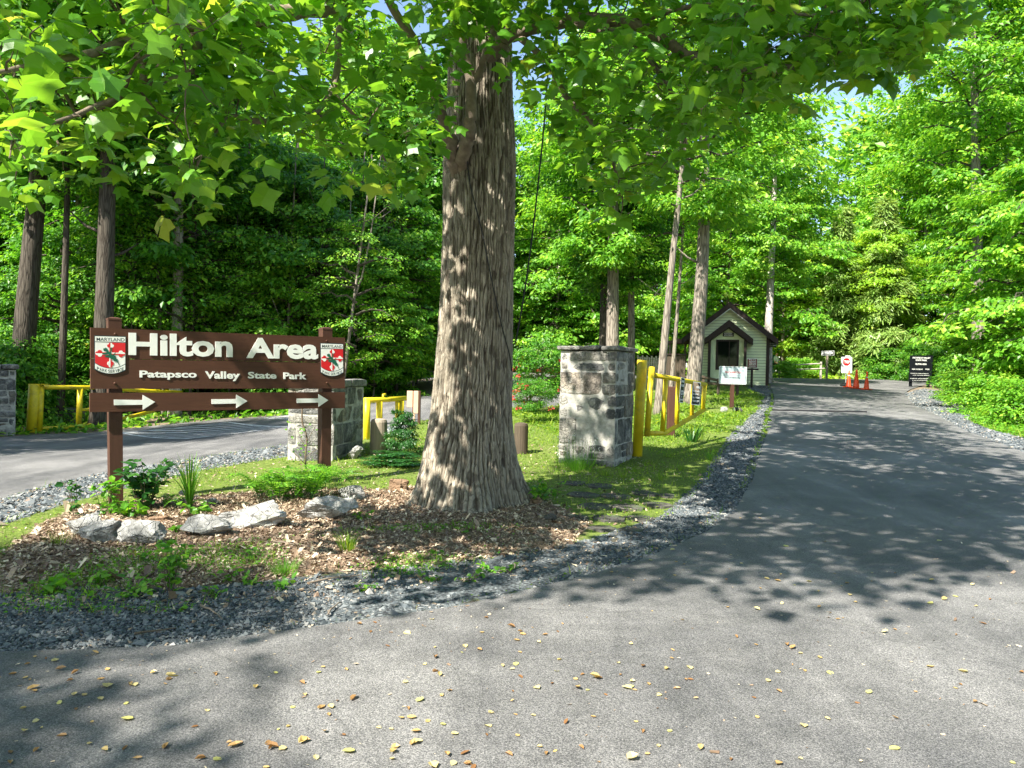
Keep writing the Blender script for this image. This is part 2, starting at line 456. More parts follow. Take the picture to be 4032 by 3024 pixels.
def gravel_stone():
    m, t, out = nt('gravel_stone')
    a = attr(t, 'rnd')
    c = ramp(t, a, [(0, (0.04, 0.05, 0.055)), (0.4, (0.095, 0.112, 0.12)), (0.8, (0.20, 0.215, 0.215)), (0.94, (0.30, 0.29, 0.26)), (0.98, (0.27, 0.19, 0.11)), (1, (0.45, 0.45, 0.43))])
    c = mixc(t, 0.5, c, ramp(t, noise(t, coords(t), 60, 3), [(0.3, (0.6, 0.6, 0.6)), (0.7, (1, 1, 1))]), 'MULTIPLY')
    pbsdf(t, out, c, 0.75, 0.35); return m
M['gravel'] = gravel_stone()

def asphalt():
    m, t, out = nt('asphalt')
    v = coords(t)
    fine = noise(t, v, 150, 3, 0.85); sp = voro(t, v, 85); big = math_(t, 'ADD', math_(t, 'MULTIPLY', noise(t, v, 0.55, 6, 0.65, 0.6), .6), math_(t, 'MULTIPLY', noise(t, coords(t, (1.6, .22, 1), rot=(0, 0, .45)), 1.0, 4, .6, .8), .4)); mid = noise(t, v, 4, 5, 0.6)
    c = ramp(t, big, [(0.38, (0.082, 0.082, 0.083)), (0.5, (0.122, 0.120, 0.118)), (0.62, (0.18, 0.176, 0.171))])
    c = mixc(t, 0.55, c, ramp(t, mid, [(0.35, (0.72, 0.72, 0.72)), (0.65, (1.15, 1.15, 1.15))]), 'MULTIPLY')
    c = mixc(t, 1.0, c, ramp(t, fine, [(0.36, (0.3, 0.3, 0.31)), (0.5, (0.95, 0.95, 0.95)), (0.64, (2.2, 2.15, 2.08))]), 'MULTIPLY')
    stone = ramp(t, sp, [(0.10, (1, 1, 1)), (0.2, (0, 0, 0))])
    sel = ramp(t, noise(t, v, 38, 1), [(0.52, (0, 0, 0)), (0.6, (0.6, 0.6, 0.6))])
    c = mixc(t, mixc(t, 1.0, stone, sel, 'MULTIPLY'), c, (0.36, 0.355, 0.34))
    # hairline cracks
    dv = N(t, 'ShaderNodeMix'); dv.data_type = 'VECTOR'; dv.inputs[0].default_value = 0.25
    nn = N(t, 'ShaderNodeTexNoise'); nn.inputs['Scale'].default_value = 2.5; L(t, v, nn.inputs['Vector'])
    L(t, v, dv.inputs[4]); L(t, nn.outputs['Color'], dv.inputs[5])
    cr = voro(t, dv.outputs[1], 0.45, 'DISTANCE_TO_EDGE')
    c = mixc(t, ramp(t, cr, [(0.0, (0.3, 0.3, 0.3)), (0.005, (0, 0, 0))]), c, (0.03, 0.03, 0.03))
    h = math_(t, 'ADD', fine, math_(t, 'MULTIPLY', sp, 0.6))
    pbsdf(t, out, c, ramp(t, mid, [(0.3, (0.62,) * 3), (0.7, (0.82,) * 3)]), 0.35, bump(t, h, 0.55, 0.006))
    return m
M['asphalt'] = asphalt()

def ground_mat():
    m, t, out = nt('ground_cover')
    v = coords(t)
    g, mu, gr = attr(t, 'grassy'), attr(t, 'mulchy'), attr(t, 'gravelly')
    n = noise(t, v, 1.6, 6, 0.7); nf = noise(t, v, 26, 5, 0.75); nm = noise(t, v, 6, 5, 0.7, 0.6)
    dirt = ramp(t, nf, [(0.3, (0.09, 0.065, 0.045)), (0.5, (0.20, 0.15, 0.105)), (0.7, (0.36, 0.29, 0.21))])
    grass = ramp(t, nf, [(0.3, (0.05, 0.085, 0.018)), (0.5, (0.12, 0.17, 0.03)), (0.7, (0.24, 0.26, 0.08))])
    gravel = ramp(t, voro(t, v, 34), [(0.0, (0.20, 0.215, 0.22)), (0.35, (0.13, 0.15, 0.16)), (0.7, (0.05, 0.055, 0.06))])
    gravel = mixc(t, 0.6, gravel, ramp(t, nm, [(0.35, (0.7, 0.68, 0.64)), (0.7, (1.5, 1.45, 1.35))]), 'MULTIPLY')
    def soft(a):
        return ramp(t, math_(t, 'ADD', a, math_(t, 'MULTIPLY', math_(t, 'SUBTRACT', nm, 0.5), 0.9)), [(0.4, (0, 0, 0)), (0.6, (1, 1, 1))])
    c = mixc(t, soft(g), dirt, grass)
    c = mixc(t, soft(mu), c, ramp(t, nf, [(0.3, (0.09, 0.06, 0.04)), (0.5, (0.22, 0.155, 0.105)), (0.7, (0.42, 0.32, 0.22))]))
    c = mixc(t, soft(gr), c, gravel)
    pbsdf(t, out, c, 0.95, 0.15, bump(t, nf, 0.8, 0.03)); return m
M['ground'] = ground_mat()
def line_paint():
    m, t, out = nt('worn_road_paint')
    v = coords(t)
    n = noise(t, v, 22, 5, 0.75)
    c = ramp(t, n, [(0.34, (0.14, 0.14, 0.14)), (0.44, (0.62, 0.62, 0.6)), (0.7, (0.75, 0.75, 0.73))])
    pbsdf(t, out, c, 0.7, 0.3); return m
M['line'] = line_paint()
# ------------------------------------------------------------------ sun
SUN_AZ = math.radians(50)       # travel direction of light in the XY plane
SUN_EL = math.radians(47)
SDIR = np.array([-math.cos(SUN_AZ), -math.sin(SUN_AZ), math.tan(SUN_EL)])   # per metre of ground distance, towards the sun

# ------------------------------------------------------------------ scatter tools
def in_poly(x, y, poly):
    x = np.asarray(x); y = np.asarray(y); ins = np.zeros(x.shape, bool); n = len(poly)
    for i in range(n):
        x1, y1 = poly[i][:2]; x2, y2 = poly[(i + 1) % n][:2]
        c = ((y1 > y) != (y2 > y))
        with np.errstate(divide='ignore', invalid='ignore'):
            xi = (x2 - x1) * (y - y1) / (y2 - y1 + 1e-12) + x1
        ins ^= c & (x < xi)
    return ins

def dist_poly(x, y, poly):
    d = np.full(np.shape(x), 1e9); n = len(poly)
    for i in range(n):
        x1, y1 = poly[i][:2]; x2, y2 = poly[(i + 1) % n][:2]
        dx, dy = x2 - x1, y2 - y1; q = dx * dx + dy * dy + 1e-12
        t = np.clip(((x - x1) * dx + (y - y1) * dy) / q, 0, 1)
        d = np.minimum(d, np.hypot(x - x1 - t * dx, y - y1 - t * dy))
    return np.where(in_poly(x, y, poly), d, -d)

def sample_poly(poly, n, rng=RNG):
    P_ = np.array([p[:2] for p in poly]); lo = P_.min(0); hi = P_.max(0); out = []
    got = 0
    while got < n:
        q = rng.uniform(lo, hi, (n * 2, 2)); q = q[in_poly(q[:, 0], q[:, 1], poly)]
        out.append(q); got += len(q)
    return np.concatenate(out)[:n]

def poly_area(poly):
    return abs(sum(poly[i][0] * poly[(i + 1) % len(poly)][1] - poly[(i + 1) % len(poly)][0] * poly[i][1] for i in range(len(poly)))) / 2

def frames(nrm, dr):
    """rotation matrices whose columns are x, y(dir), z(normal)"""
    z = nrm / (np.linalg.norm(nrm, axis=1, keepdims=True) + 1e-9)
    y = dr - z * np.sum(dr * z, 1, keepdims=True); y /= (np.linalg.norm(y, axis=1, keepdims=True) + 1e-9)
    x = np.cross(y, z); return np.stack([x, y, z], axis=2)

def inst(T, F_, pos, R, s):
    """T (k,3) template, F_ list of faces; returns V, loops, sizes"""
    n = len(pos); k = len(T); s = np.asarray(s, float)
    if s.ndim == 1: s = s[:, None]
    TS = T[None] * s[:, None, :] if s.shape[1] == 3 else T[None] * s[:, :, None]
    V = np.einsum('nij,nkj->nki', R, TS) + pos[:, None, :]
    fl = np.array([i for f in F_ for i in f]); sz = np.array([len(f) for f in F_])
    loops = (fl[None] + (np.arange(n) * k)[:, None]).reshape(-1)
    return V.reshape(-1, 3), loops, np.tile(sz, n)

class Bag:
    """collects numpy geometry into one mesh"""
    def __init__(s): s.V = []; s.L = []; s.S = []; s.M = []; s.R = []; s.n = 0
    def add(s, V, loops, sizes, mi=0, rnd=None):
        s.V.append(V); s.L.append(np.asarray(loops) + s.n); s.S.append(sizes); s.M.append(np.full(len(sizes), mi))
        s.R.append(np.full(len(V), 0.5) if rnd is None else rnd); s.n += len(V); return s
    def inst(s, T, F_, pos, R, sc, mi=0, rnd=None):
        V, l, z = inst(T, F_, pos, R, sc)
        if rnd is None: rnd = RNG.random(len(pos))
        return s.add(V, l, z, mi, np.repeat(rnd, len(T)))
    def mb(s, mb, mi=None):
        if not mb.v: return s
        return s.add(np.array([tuple(v) for v in mb.v]), np.array([i for f in mb.f for i in f]), np.array([len(f) for f in mb.f]),
                     0 if mi is None else mi, np.array(mb.r))
    def mesh(s, name, mats, smooth=False):
        return mesh_np(name, np.concatenate(s.V), loops=np.concatenate(s.L), sizes=np.concatenate(s.S), mats=mats,
                       midx=np.concatenate(s.M), attrs={'rnd': np.concatenate(s.R)}, smooth=smooth)

def rand_frames(n, upw=1.0, jit=0.4, rng=RNG):
    nrm = rng.normal(0, jit, (n, 3)); nrm[:, 2] += upw
    a = rng.uniform(0, 2 * PI, n); d = np.stack([np.cos(a), np.sin(a), np.zeros(n)], 1)
    return frames(nrm, d)

T_LEAF = np.array([(0, 0, 0), (0.30, 0.42, 0.07), (0, 1, -0.08), (-0.30, 0.42, 0.07)], float); F_LEAF = [(0, 1, 2), (0, 2, 3)]
T_OVAL = np.array([(0, 0, 0), (0.26, 0.22, 0.05), (0.33, 0.55, 0.05), (0, 1, -0.1), (-0.33, 0.55, 0.05), (-0.26, 0.22, 0.05), (0, 0.5, -0.02)], float)
F_OVAL = [(0, 1, 2, 6), (6, 2, 3), (0, 6, 4, 5), (6, 3, 4)]
T_BLADE = np.array([(-0.035, 0, 0), (0.035, 0, 0), (0.025, 0.12, 0.55), (-0.025, 0.12, 0.55), (0, 0.38, 1.0)], float); F_BLADE = [(0, 1, 2, 3), (3, 2, 4)]
# tulip poplar leaf (y from the petiole to the notched tip)
_h = [(0.28, -0.03, -.01), (0.57, 0.22, -.07), (0.39, 0.47, -.02), (0.47, 0.93, -.10), (0.2, 0.86, -.03)]
T_TULIP = np.array([(0, 0, 0), (0, .45, .05), (0, .82, .0)] + _h + [(-a, b, c) for a, b, c in _h] + [(-.008, -.42, .04), (.008, -.42, .04)], float)
F_TULIP = [(0, 3, 4, 5, 1), (1, 5, 6, 7, 2), (1, 10, 9, 8, 0), (2, 12, 11, 10, 1), (13, 14, 0)]

# ------------------------------------------------------------------ layout polygons (world XY)
def gp(lst): return [tuple(G(*p)[:2]) for p in lst]
edgeR_left = gp([(3012, 1497), (3047, 1554), (3051, 1587), (3037, 1620), (3019, 1713), (2990, 1800), (2960, 1900), (2895, 2010), (2780, 2100),
                 (2500, 2220), (2200, 2300), (1800, 2395), (1300, 2470), (700, 2550), (0, 2575)])
edgeR_right = gp([(4032, 1783), (3793, 1694), (3676, 1629), (3606, 1601), (3560, 1550)])
ROAD_MAIN = edgeR_left + [(-4.4, 3.9), (-8, 4.3), (-16, 4.4), (-18, -8), (18, -8), (17, 4), (13, 9)] + edgeR_right + [(20.5, 38.5), (25, 45), (32, 49), (40, 50), (40, 55), (30, 54), (20, 50.5), (12, 47.5), (6, 48), (-2, 50), (-4, 46), (4, 43), (9, 42.6), (13.2, 41.8)]
nearL = gp([(0, 1968), (244, 1898), (477, 1852), (873, 1790), (1130, 1755), (1450, 1705), (1640, 1660), (2010, 1612), (2190, 1600), (2400, 1575)])
farL = gp([(1900, 1520), (1693, 1560), (1450, 1592), (1130, 1636), (1044, 1641), (873, 1652), (700, 1668), (353, 1706), (135, 1713), (0, 1724)])
ROAD_EXIT = [(-18, 5.0), (-10, 5.6)] + nearL + [(3.2, 40.0), (4.0, 43.0), (-4, 46), (-5.5, 44.0)] + farL + [(-14, 14.5), (-20, 12)]
MULCH = gp([(0, 2190), (170, 2060), (330, 1990), (700, 1960), (1250, 1925), (1500, 1930), (1800, 1900), (2120, 1960), (2330, 2060), (2240, 2160), (1900, 2205), (1500, 2240), (1200, 2275), (700, 2320), (300, 2310), (0, 2340)])
GRAV_N = gp([(0, 2340), (300, 2310), (700, 2320), (1200, 2275), (1500, 2240), (1900, 2200), (2330, 2125), (2600, 2035), (2750, 1900), (2850, 1750), (2925, 1650), (2990, 1600), (3000, 1560), (2950, 1530), (3005, 1500)]) + edgeR_left + [(-4.4, 3.9), (-7, 4.2), (-7, 5.4), (-4.6, 5.0)]
GRAV_L = gp([(0, 2070), (244, 1990), (477, 1925), (760, 1862), (1000, 1818), (1130, 1800), (1450, 1725), (1640, 1675)]) + nearL[::-1][3:] + [(-10, 5.6), (-9.5, 5.2)]
GRAV_R = gp([(4032, 1727), (3886, 1688), (3800, 1650), (3870, 1630), (3880, 1605), (3720, 1575), (3690, 1540), (3640, 1530)]) + edgeR_right[::-1] + [(13, 9), (15.5, 11)]

# ground sheet
def warp(n0, lo, hi, dn, far_lo, far_hi, g=1.16):
    core = list(np.arange(lo, hi + 1e-6, dn)); a = []; s = dn; x = lo
    while x > far_lo: s *= g; x -= s; a.append(x)
    b = []; s = dn; x = hi
    while x < far_hi: s *= g; x += s; b.append(x)
    return np.array(a[::-1] + core + b)
gx = warp(0, -9, 9, 0.12, -170, 170); gy = warp(0, 2.5, 15, 0.12, -60, 230)
GX, GY = np.meshgrid(gx, gy); GZ = zf(GX, GY)
m_mu = sstep(-0.3, 0.3, dist_poly(GX, GY, MULCH)); 
m_gr = np.maximum.reduce([sstep(-0.3, 0.3, dist_poly(GX, GY, p)) for p in (GRAV_N, GRAV_L, GRAV_R)])
forest = 1 - sstep(-2, 1, dist_poly(GX, GY, ROAD_EXIT + []))
island = in_poly(GX, GY, [(-10, 5.5)] + nearL + [(3, 40), (9, 42), ] + edgeR_left)
verge = (GX > 3) & (GY > 8) & (GY < 26)
m_g = np.where(island, 0.75, np.where(verge, 0.8, 0.35))
road_any = np.maximum(dist_poly(GX, GY, ROAD_MAIN), dist_poly(GX, GY, ROAD_EXIT))
GZ = GZ + 0.012 * (vnoise(np.stack([GX * 2.2, GY * 2.2, GX * 0], -1), 3) - 0.5) * (road_any < 0.1) + 0.02 * (vnoise(np.stack([GX * .7, GY * .7, GX * 0], -1), 5) - 0.5)
GZ = GZ - 0.05 * sstep(0.0, 0.5, road_any)
nx, ny = len(gx), len(gy); ii = np.arange((ny - 1) * nx).reshape(ny - 1, nx)[:, :-1].reshape(-1)
faces = np.stack([ii, ii + 1, ii + nx + 1, ii + nx], 1)
V = np.stack([GX.reshape(-1), GY.reshape(-1), GZ.reshape(-1)], 1)
o = link('ground', mesh_np('ground', V, faces, mats=[M['ground']], attrs={'grassy': m_g.reshape(-1), 'mulchy': m_mu.reshape(-1), 'gravelly': m_gr.reshape(-1)}, smooth=True))
tag(o, kind='structure')

def sheet(name, poly, mat, dz, step=0.6, near=None):
    P_ = []; n = len(poly)
    for i in range(n):
        a = np.array(poly[i][:2]); b = np.array(poly[(i + 1) % n][:2]); k = max(1, int(np.linalg.norm(b - a) / 0.45))
        for j in range(k):
            q = a + (b - a) * j / k
            P_.append(q)
    P_ = np.array(P_)
    # ragged edge
    jit = (vnoise(np.stack([P_[:, 0] * 3, P_[:, 1] * 3, P_[:, 0] * 0], 1), 9) - 0.5) * 0.10
    P_ = P_ + jit[:, None] * np.array([0.6, 0.8])
    lo = P_.min(0); hi = P_.max(0)
    xs, ys = np.meshgrid(np.arange(lo[0], hi[0], step), np.arange(lo[1], hi[1], step))
    keep = dist_poly(xs, ys, [tuple(p) for p in P_]) > 0.2
    I = np.stack([xs[keep], ys[keep]], 1)
    allp = [Vector(p) for p in np.concatenate([P_, I])]
    m_ = len(P_); r = delaunay_2d_cdt(allp, [], [list(range(m_))], 1, 1e-5)
    V2 = np.array([tuple(v) for v in r[0]]); fs = r[2]
    V3 = np.stack([V2[:, 0], V2[:, 1], zf(V2[:, 0], V2[:, 1]) + dz], 1)
    # edge skirt
    from collections import Counter
    ec = Counter()
    for f in fs:
        for i in range(len(f)): ec[(f[i], f[(i + 1) % len(f)])] += 1
    nb = len(V3); V3 = np.concatenate([V3, V3 - np.array([0, 0, dz + 0.05])]); extra = []
    for (a, b) in ec:
        if (b, a) not in ec: extra.append([b, a, a + nb, b + nb])
    allf = [list(f) for f in fs] + extra
    me = mesh_np(name, V3, loops=[i for f in allf for i in f], sizes=[len(f) for f in allf], mats=[mat], attrs=None)
    return link(name, me)
tag(sheet('road', ROAD_MAIN, M['asphalt'], 0.016), kind='structure')
tag(sheet('exit_road', ROAD_EXIT, M['asphalt'], 0.012), kind='structure')

# hatched marking on the exit road
def marking(corners, gaps, name):
    A, B, C, D = [np.array(G(*c)[:2]) for c in corners]
    mb = MB()
    def strip(a, b, w):
        d = (b - a) / np.linalg.norm(b - a); nn = np.array([-d[1], d[0]]) * w / 2; k = max(1, int(np.linalg.norm(b - a) / 0.7))
        for i in range(k):
            p = a + (b - a) * i / k; q = a + (b - a) * (i + 1) / k
            vs = [(*v, Z(*v) + 0.017) for v in (p - nn, q - nn, q + nn, p + nn)]
            mb.add(vs, [(0, 1, 2, 3)])
    for a, b in ((A, B), (B, C), (C, D), (D, A)): strip(a, b, 0.10)
    ys = np.linspace(min(A[1], D[1], B[1], C[1]) + 0.3, max(A[1], B[1], C[1], D[1]) - 0.3, gaps)
    for y in ys:
        xs = []
        for p, q in ((A, B), (B, C), (C, D), (D, A)):
            if (p[1] - y) * (q[1] - y) < 0: xs.append(p[0] + (q[0] - p[0]) * (y - p[1]) / (q[1] - p[1]))
        if len(xs) >= 2: strip(np.array([min(xs) + .05, y]), np.array([max(xs) - .05, y]), 0.15)
    tag(mb.build(name, M['line']), kind='structure')
marking([(478, 1706), (901, 1664), (1132, 1683), (747, 1729)], 9, 'road_marking')
marking([(1040, 1648), (1120, 1640), (1240, 1645), (1170, 1653)], 4, 'road_marking')

# ------------------------------------------------------------------ loose ground cover
def shard_template(seed):
    r = np.random.default_rng(seed + 50)
    v = np.array([(1, 0, 0), (-1, 0, 0), (0, 1, 0), (0, -1, 0), (0, 0, 1), (0, 0, -1), (.7, .7, .5), (-.7, .6, -.4)], float)[:6]
    return v * (1 + r.uniform(-.4, .35, v.shape)) + r.uniform(-.25, .25, v.shape), [(0, 2, 4), (2, 1, 4), (1, 3, 4), (3, 0, 4), (2, 0, 5), (1, 2, 5), (3, 1, 5), (0, 3, 5)]
def stone_template(seed):
    r = np.random.default_rng(seed); ph = (1 + 5 ** .5) / 2
    v = np.array([(-1, ph, 0), (1, ph, 0), (-1, -ph, 0), (1, -ph, 0), (0, -1, ph), (0, 1, ph), (0, -1, -ph), (0, 1, -ph), (ph, 0, -1), (ph, 0, 1), (-ph, 0, -1), (-ph, 0, 1)], float) / 1.9
    f = [(0, 11, 5), (0, 5, 1), (0, 1, 7), (0, 7, 10), (0, 10, 11), (1, 5, 9), (5, 11, 4), (11, 10, 2), (10, 7, 6), (7, 1, 8), (3, 9, 4), (3, 4, 2), (3, 2, 6), (3, 6, 8), (3, 8, 9), (4, 9, 5), (2, 4, 11), (6, 2, 10), (8, 6, 7), (9, 8, 1)]
    return v * (1 + r.uniform(-.28, .28, v.shape)), f
def near_filter(p, far_scale):      # thin out with distance
    return RNG.random(len(p)) < np.clip(far_scale / np.hypot(p[:, 0], p[:, 1]) ** 1.5, 0, 1)
bag = Bag()
for poly, n, sz in ((GRAV_N, 190000, 0.0112), (GRAV_L, 46000, 0.015), (GRAV_R, 30000, 0.016)):
    p = sample_poly(poly, n)
    if poly is GRAV_N:
        keep = RNG.random(n) < np.clip(9.0 / np.hypot(p[:, 0], p[:, 1]) ** 1.25, 0, 1); p = p[keep]
        dd = dist_poly(p[:, 0], p[:, 1], MULCH); p = p[(dd < 0.15)]
    d = np.hypot(p[:, 0], p[:, 1]); s = sz * RNG.lognormal(0, 0.45, len(p)) * np.clip(d / 7, 0.85, 1.25)
    pos = np.stack([p[:, 0], p[:, 1], zf(p[:, 0], p[:, 1]) + s * 0.15], 1)
    rn = RNG.random(len(p)); q = RNG.integers(0, 5, len(p))
    for k in range(5):
        T, Fc = shard_template(k); m_ = q == k
        sc = s[m_][:, None] * np.array([[1, .8, .5]]) * RNG.uniform(.8, 1.2, (m_.sum(), 3))
        bag.inst(T, Fc, pos[m_], rand_frames(m_.sum(), 1, .35), sc, 0, rn[m_])
tag(link('gravel', bag.mesh('gravel', [M['gravel']])), 'loose blue-grey gravel spread along the asphalt edges', 'gravel', kind='stuff')

bag = Bag()
T_CHIP = np.array([(-.25, 0, 0), (.25, .05, .05), (.2, .95, .02), (-.2, 1, .1)], float)
p = sample_poly(MULCH, 62000)
p2 = sample_poly(GRAV_N, 22000); p2 = p2[(RNG.random(len(p2)) < np.clip(5 / p2[:, 1] ** 1.2, 0, 1)) & (dist_poly(p2[:, 0], p2[:, 1], MULCH) > -0.6)]
isl = [(-9, 5.5)] + nearL[:6] + [(2, 14), (3, 11)] + gp([(2600, 1900), (2500, 2080)])
p3 = sample_poly(isl, 9000)
p = np.concatenate([p, p2, p3])
s = 0.023 * RNG.lognormal(0, .45, len(p)); pos = np.stack([p[:, 0], p[:, 1], zf(p[:, 0], p[:, 1]) + RNG.uniform(0.0, .022, len(p))], 1)
bag.inst(T_CHIP, [(0, 1, 2, 3)], pos, rand_frames(len(p), 1, .45), s[:, None] * np.stack([RNG.uniform(.5, 1.3, len(p)), np.ones(len(p)), np.ones(len(p))], 1), 0, RNG.random(len(p)) ** 1.25)
tag(link('mulch', bag.mesh('mulch', [M['mulch']])), 'brown wood mulch and dry leaf litter round the tree', 'mulch', kind='stuff')

# short grass and clover
def grass_patch(name, label, poly, n, h=0.06, w=1.0, excl=(), clover=0.5, mats=None, lo=0.0, thin=None, patchy=0.35, lsz=0.026):
    b = Bag(); p = sample_poly(poly, n)
    k = np.ones(n, bool)
    for e, marg in excl: k &= dist_poly(p[:, 0], p[:, 1], e) < -marg
    k &= np.maximum(dist_poly(p[:, 0], p[:, 1], ROAD_MAIN), dist_poly(p[:, 0], p[:, 1], ROAD_EXIT)) < -0.04
    nz = vnoise(np.stack([p[:, 0] * 1.3, p[:, 1] * 1.3, p[:, 0] * 0], 1), 4); k &= nz + RNG.normal(0, .1, n) > patchy
    if thin: k &= RNG.random(n) < np.clip((thin / np.hypot(p[:, 0], p[:, 1])) ** 1.3, 0, 1)
    p = p[k]; n = len(p); d = np.hypot(p[:, 0], p[:, 1]); f = np.clip(d / 9, .8, 2.2)
    cl = RNG.random(n) < clover; pos = np.stack([p[:, 0], p[:, 1], zf(p[:, 0], p[:, 1])], 1)
    m_ = ~cl; a = RNG.uniform(0, 2 * PI, m_.sum()); dr = np.stack([np.cos(a), np.sin(a), 0 * a], 1); up_ = RNG.normal(0, .22, (m_.sum(), 3)); up_[:, 2] = 1
    sc = (h * RNG.lognormal(0, .35, m_.sum()))
    b.inst(T_BLADE, F_BLADE, pos[m_], frames(up_, dr), np.stack([sc * 1.3 * w * f[m_], sc, sc], 1), 0)
    m_ = cl; q = pos[m_].copy(); q[:, 2] += RNG.uniform(.008, h * .75, m_.sum())
    b.inst(T_OVAL if lsz > .05 else T_LEAF, F_OVAL if lsz > .05 else F_LEAF, q, rand_frames(m_.sum(), 1, .4), lsz * RNG.lognormal(0, .3, m_.sum()) * f[m_] * np.array(1.0), min(1, len(mats or [0]) - 1))
    o = link(name, b.mesh(name, mats or [M['grass'], M['leaf_fresh']])); return tag(o, label, 'grass', kind='stuff')
ISL = [(-9.5, 5.5)] + nearL + [(3, 38), (9, 40)] + edgeR_left[:-2] + [(-4.4, 4.3)]
grass_patch('grass', 'patchy short grass and clover between the two roads', ISL, 105000, 0.05, 1, ((MULCH, 0.0), (GRAV_N, -.12), (GRAV_L, -.1)), 0.55, [M['grass'], M['grass']], thin=15, patchy=.36)
vg = gp([(4032, 1727), (3886, 1688), (3800, 1650), (3870, 1630), (3880, 1605), (3720, 1575), (3700, 1548)])
VERGE = vg + [(24, 34), (24, 14), (13.5, 10.5)]
grass_patch('grass', 'bright green weeds and grass along the right verge', VERGE, 50000, 0.10, 1, ((GRAV_R, -.1),), 0.6, [M['grass'], M['leaf_fresh']], thin=22, patchy=.15, lsz=.05)
LEFTB = [farL[-1], farL[-2], farL[-3], farL[-4], farL[-5], farL[-6], farL[-7], farL[-8], farL[-9], (-9, 50), (-26, 44), (-34, 30), (-26, 16)]
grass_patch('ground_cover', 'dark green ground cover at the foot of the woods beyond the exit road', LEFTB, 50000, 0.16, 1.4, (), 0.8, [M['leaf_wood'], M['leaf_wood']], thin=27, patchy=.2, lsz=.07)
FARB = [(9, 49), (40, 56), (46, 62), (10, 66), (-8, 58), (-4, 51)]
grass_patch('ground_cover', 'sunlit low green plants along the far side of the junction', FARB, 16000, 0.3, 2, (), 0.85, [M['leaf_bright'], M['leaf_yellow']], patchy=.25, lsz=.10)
BACKI = [(-1, 24), (2, 27), (6, 30), (12.5, 33.5), (13, 24), (8, 16.5), (4, 15), (1, 16)]
grass_patch('ground_cover', 'sunlit low plants on the lawn between gate and ranger hut', BACKI, 30000, 0.10, 1, ((GRAV_N, -.1),), 0.6, [M['grass'], M['grass']], thin=24, patchy=.40, lsz=.045)
# sparse weeds creeping into mulch and gravel
grass_patch('weeds', 'scattered low weeds creeping through the mulch and gravel', gp([(0, 2160), (1500, 2080), (2300, 2060), (2350, 2130), (1900, 2230), (1200, 2330), (700, 2420), (0, 2420)]), 19000, 0.055, 1, (), 0.7, [M['grass'], M['leaf_fresh']], patchy=.60, lsz=.03)
# leaf crumbs on the asphalt
p = sample_poly([(-7, 2), (9, 2), (9, 9), (2.5, 7.5), (-5, 4.5)], 5200); p = p[(dist_poly(p[:, 0], p[:, 1], ROAD_MAIN) > -.05) & (RNG.random(len(p)) < .25 + 2.5 * np.exp(-np.clip(dist_poly(p[:, 0], p[:, 1], ROAD_MAIN), 0, 9) * 4))]
bag = Bag(); pos = np.stack([p[:, 0], p[:, 1], zf(p[:, 0], p[:, 1]) + .019], 1); bag.inst(T_CHIP, [(0, 1, 2, 3)], pos, rand_frames(len(p), 1, .15), .011 * RNG.lognormal(0, .5, len(p)), 0, RNG.random(len(p)) ** .7)
tag(link('leaf_crumbs', bag.mesh('leaf_crumbs', [M['mulch']])), 'fine crumbs of dry leaves strewn on the asphalt', 'leaf litter', kind='stuff')

# fallen yellow petals / leaves on the asphalt, each its own object
T_P = np.array([(0, 0, 0), (.22, .2, .12), (.26, .6, .16), (0, 1, .05), (-.26, .6, .18), (-.22, .2, .12), (0, .5, .02)], float)
pm = []
for k in range(10):
    T = T_P * np.array([.9 + .35 * (k % 3), 1, .6 + (k % 4) * .5]); T[:, 0] += .15 * math.sin(k) * T[:, 1] ** 2; T[:, 2] += .05
    T[:, 2] += (T[:, 1] - .5) ** 2 * (.1 + .5 * ((k * 7) % 5) / 5)
    pm.append(mesh_np('fallen_petal', T, loops=[i for f in F_OVAL for i in f], sizes=[len(f) for f in F_OVAL], mats=[M['petal']], attrs={'rnd': np.full(7, ((k * 0.37) % 1))}))
NP = 0
pts = []
while len(pts) < 285:
    px, py = RNG.uniform(0, 4032), 1900 + 1124 * RNG.random() ** 0.75
    w = G(px, py)
    if dist_poly(np.array(w.x), np.array(w.y), ROAD_MAIN) < 0.03: continue
    if px > 3300 and RNG.random() < .45: continue
    if RNG.random() < .3 and pts:       # little drifts
        q = pts[RNG.integers(len(pts))]; w = Vector((q[0] + RNG.normal(0, .16), q[1] + RNG.normal(0, .09), 0))
        if dist_poly(np.array(w.x), np.array(w.y), ROAD_MAIN) < 0.03: continue
    pts.append((w.x, w.y))
for i, (x, y) in enumerate(pts):
    o = link('fallen_petal', pm[i % 10], None, (x, y, Z(x, y) + 0.017)); s = 0.034 * RNG.lognormal(0, .28)
    o.scale = (s, s, s); o.rotation_euler = (RNG.normal(0, .15), RNG.normal(0, .15), RNG.uniform(0, 6.28))
    tag(o, 'small dry yellow petal lying on the asphalt', 'fallen petal', 'petals fallen on the asphalt')

# the rubber strip across the road
a, b = G(3040, 1619), G(3412, 1626); mb = MB()
pp = [(a.x + (b.x - a.x) * i / 12, a.y + (b.y - a.y) * i / 12) for i in range(13)]
mb.tube([(x, y, Z(x, y) + .03) for x, y in pp], 0.03, 8)
tag(mb.build('rubber_strip', M['cable']), 'thin black rubber strip lying across the right-hand road', 'strip')
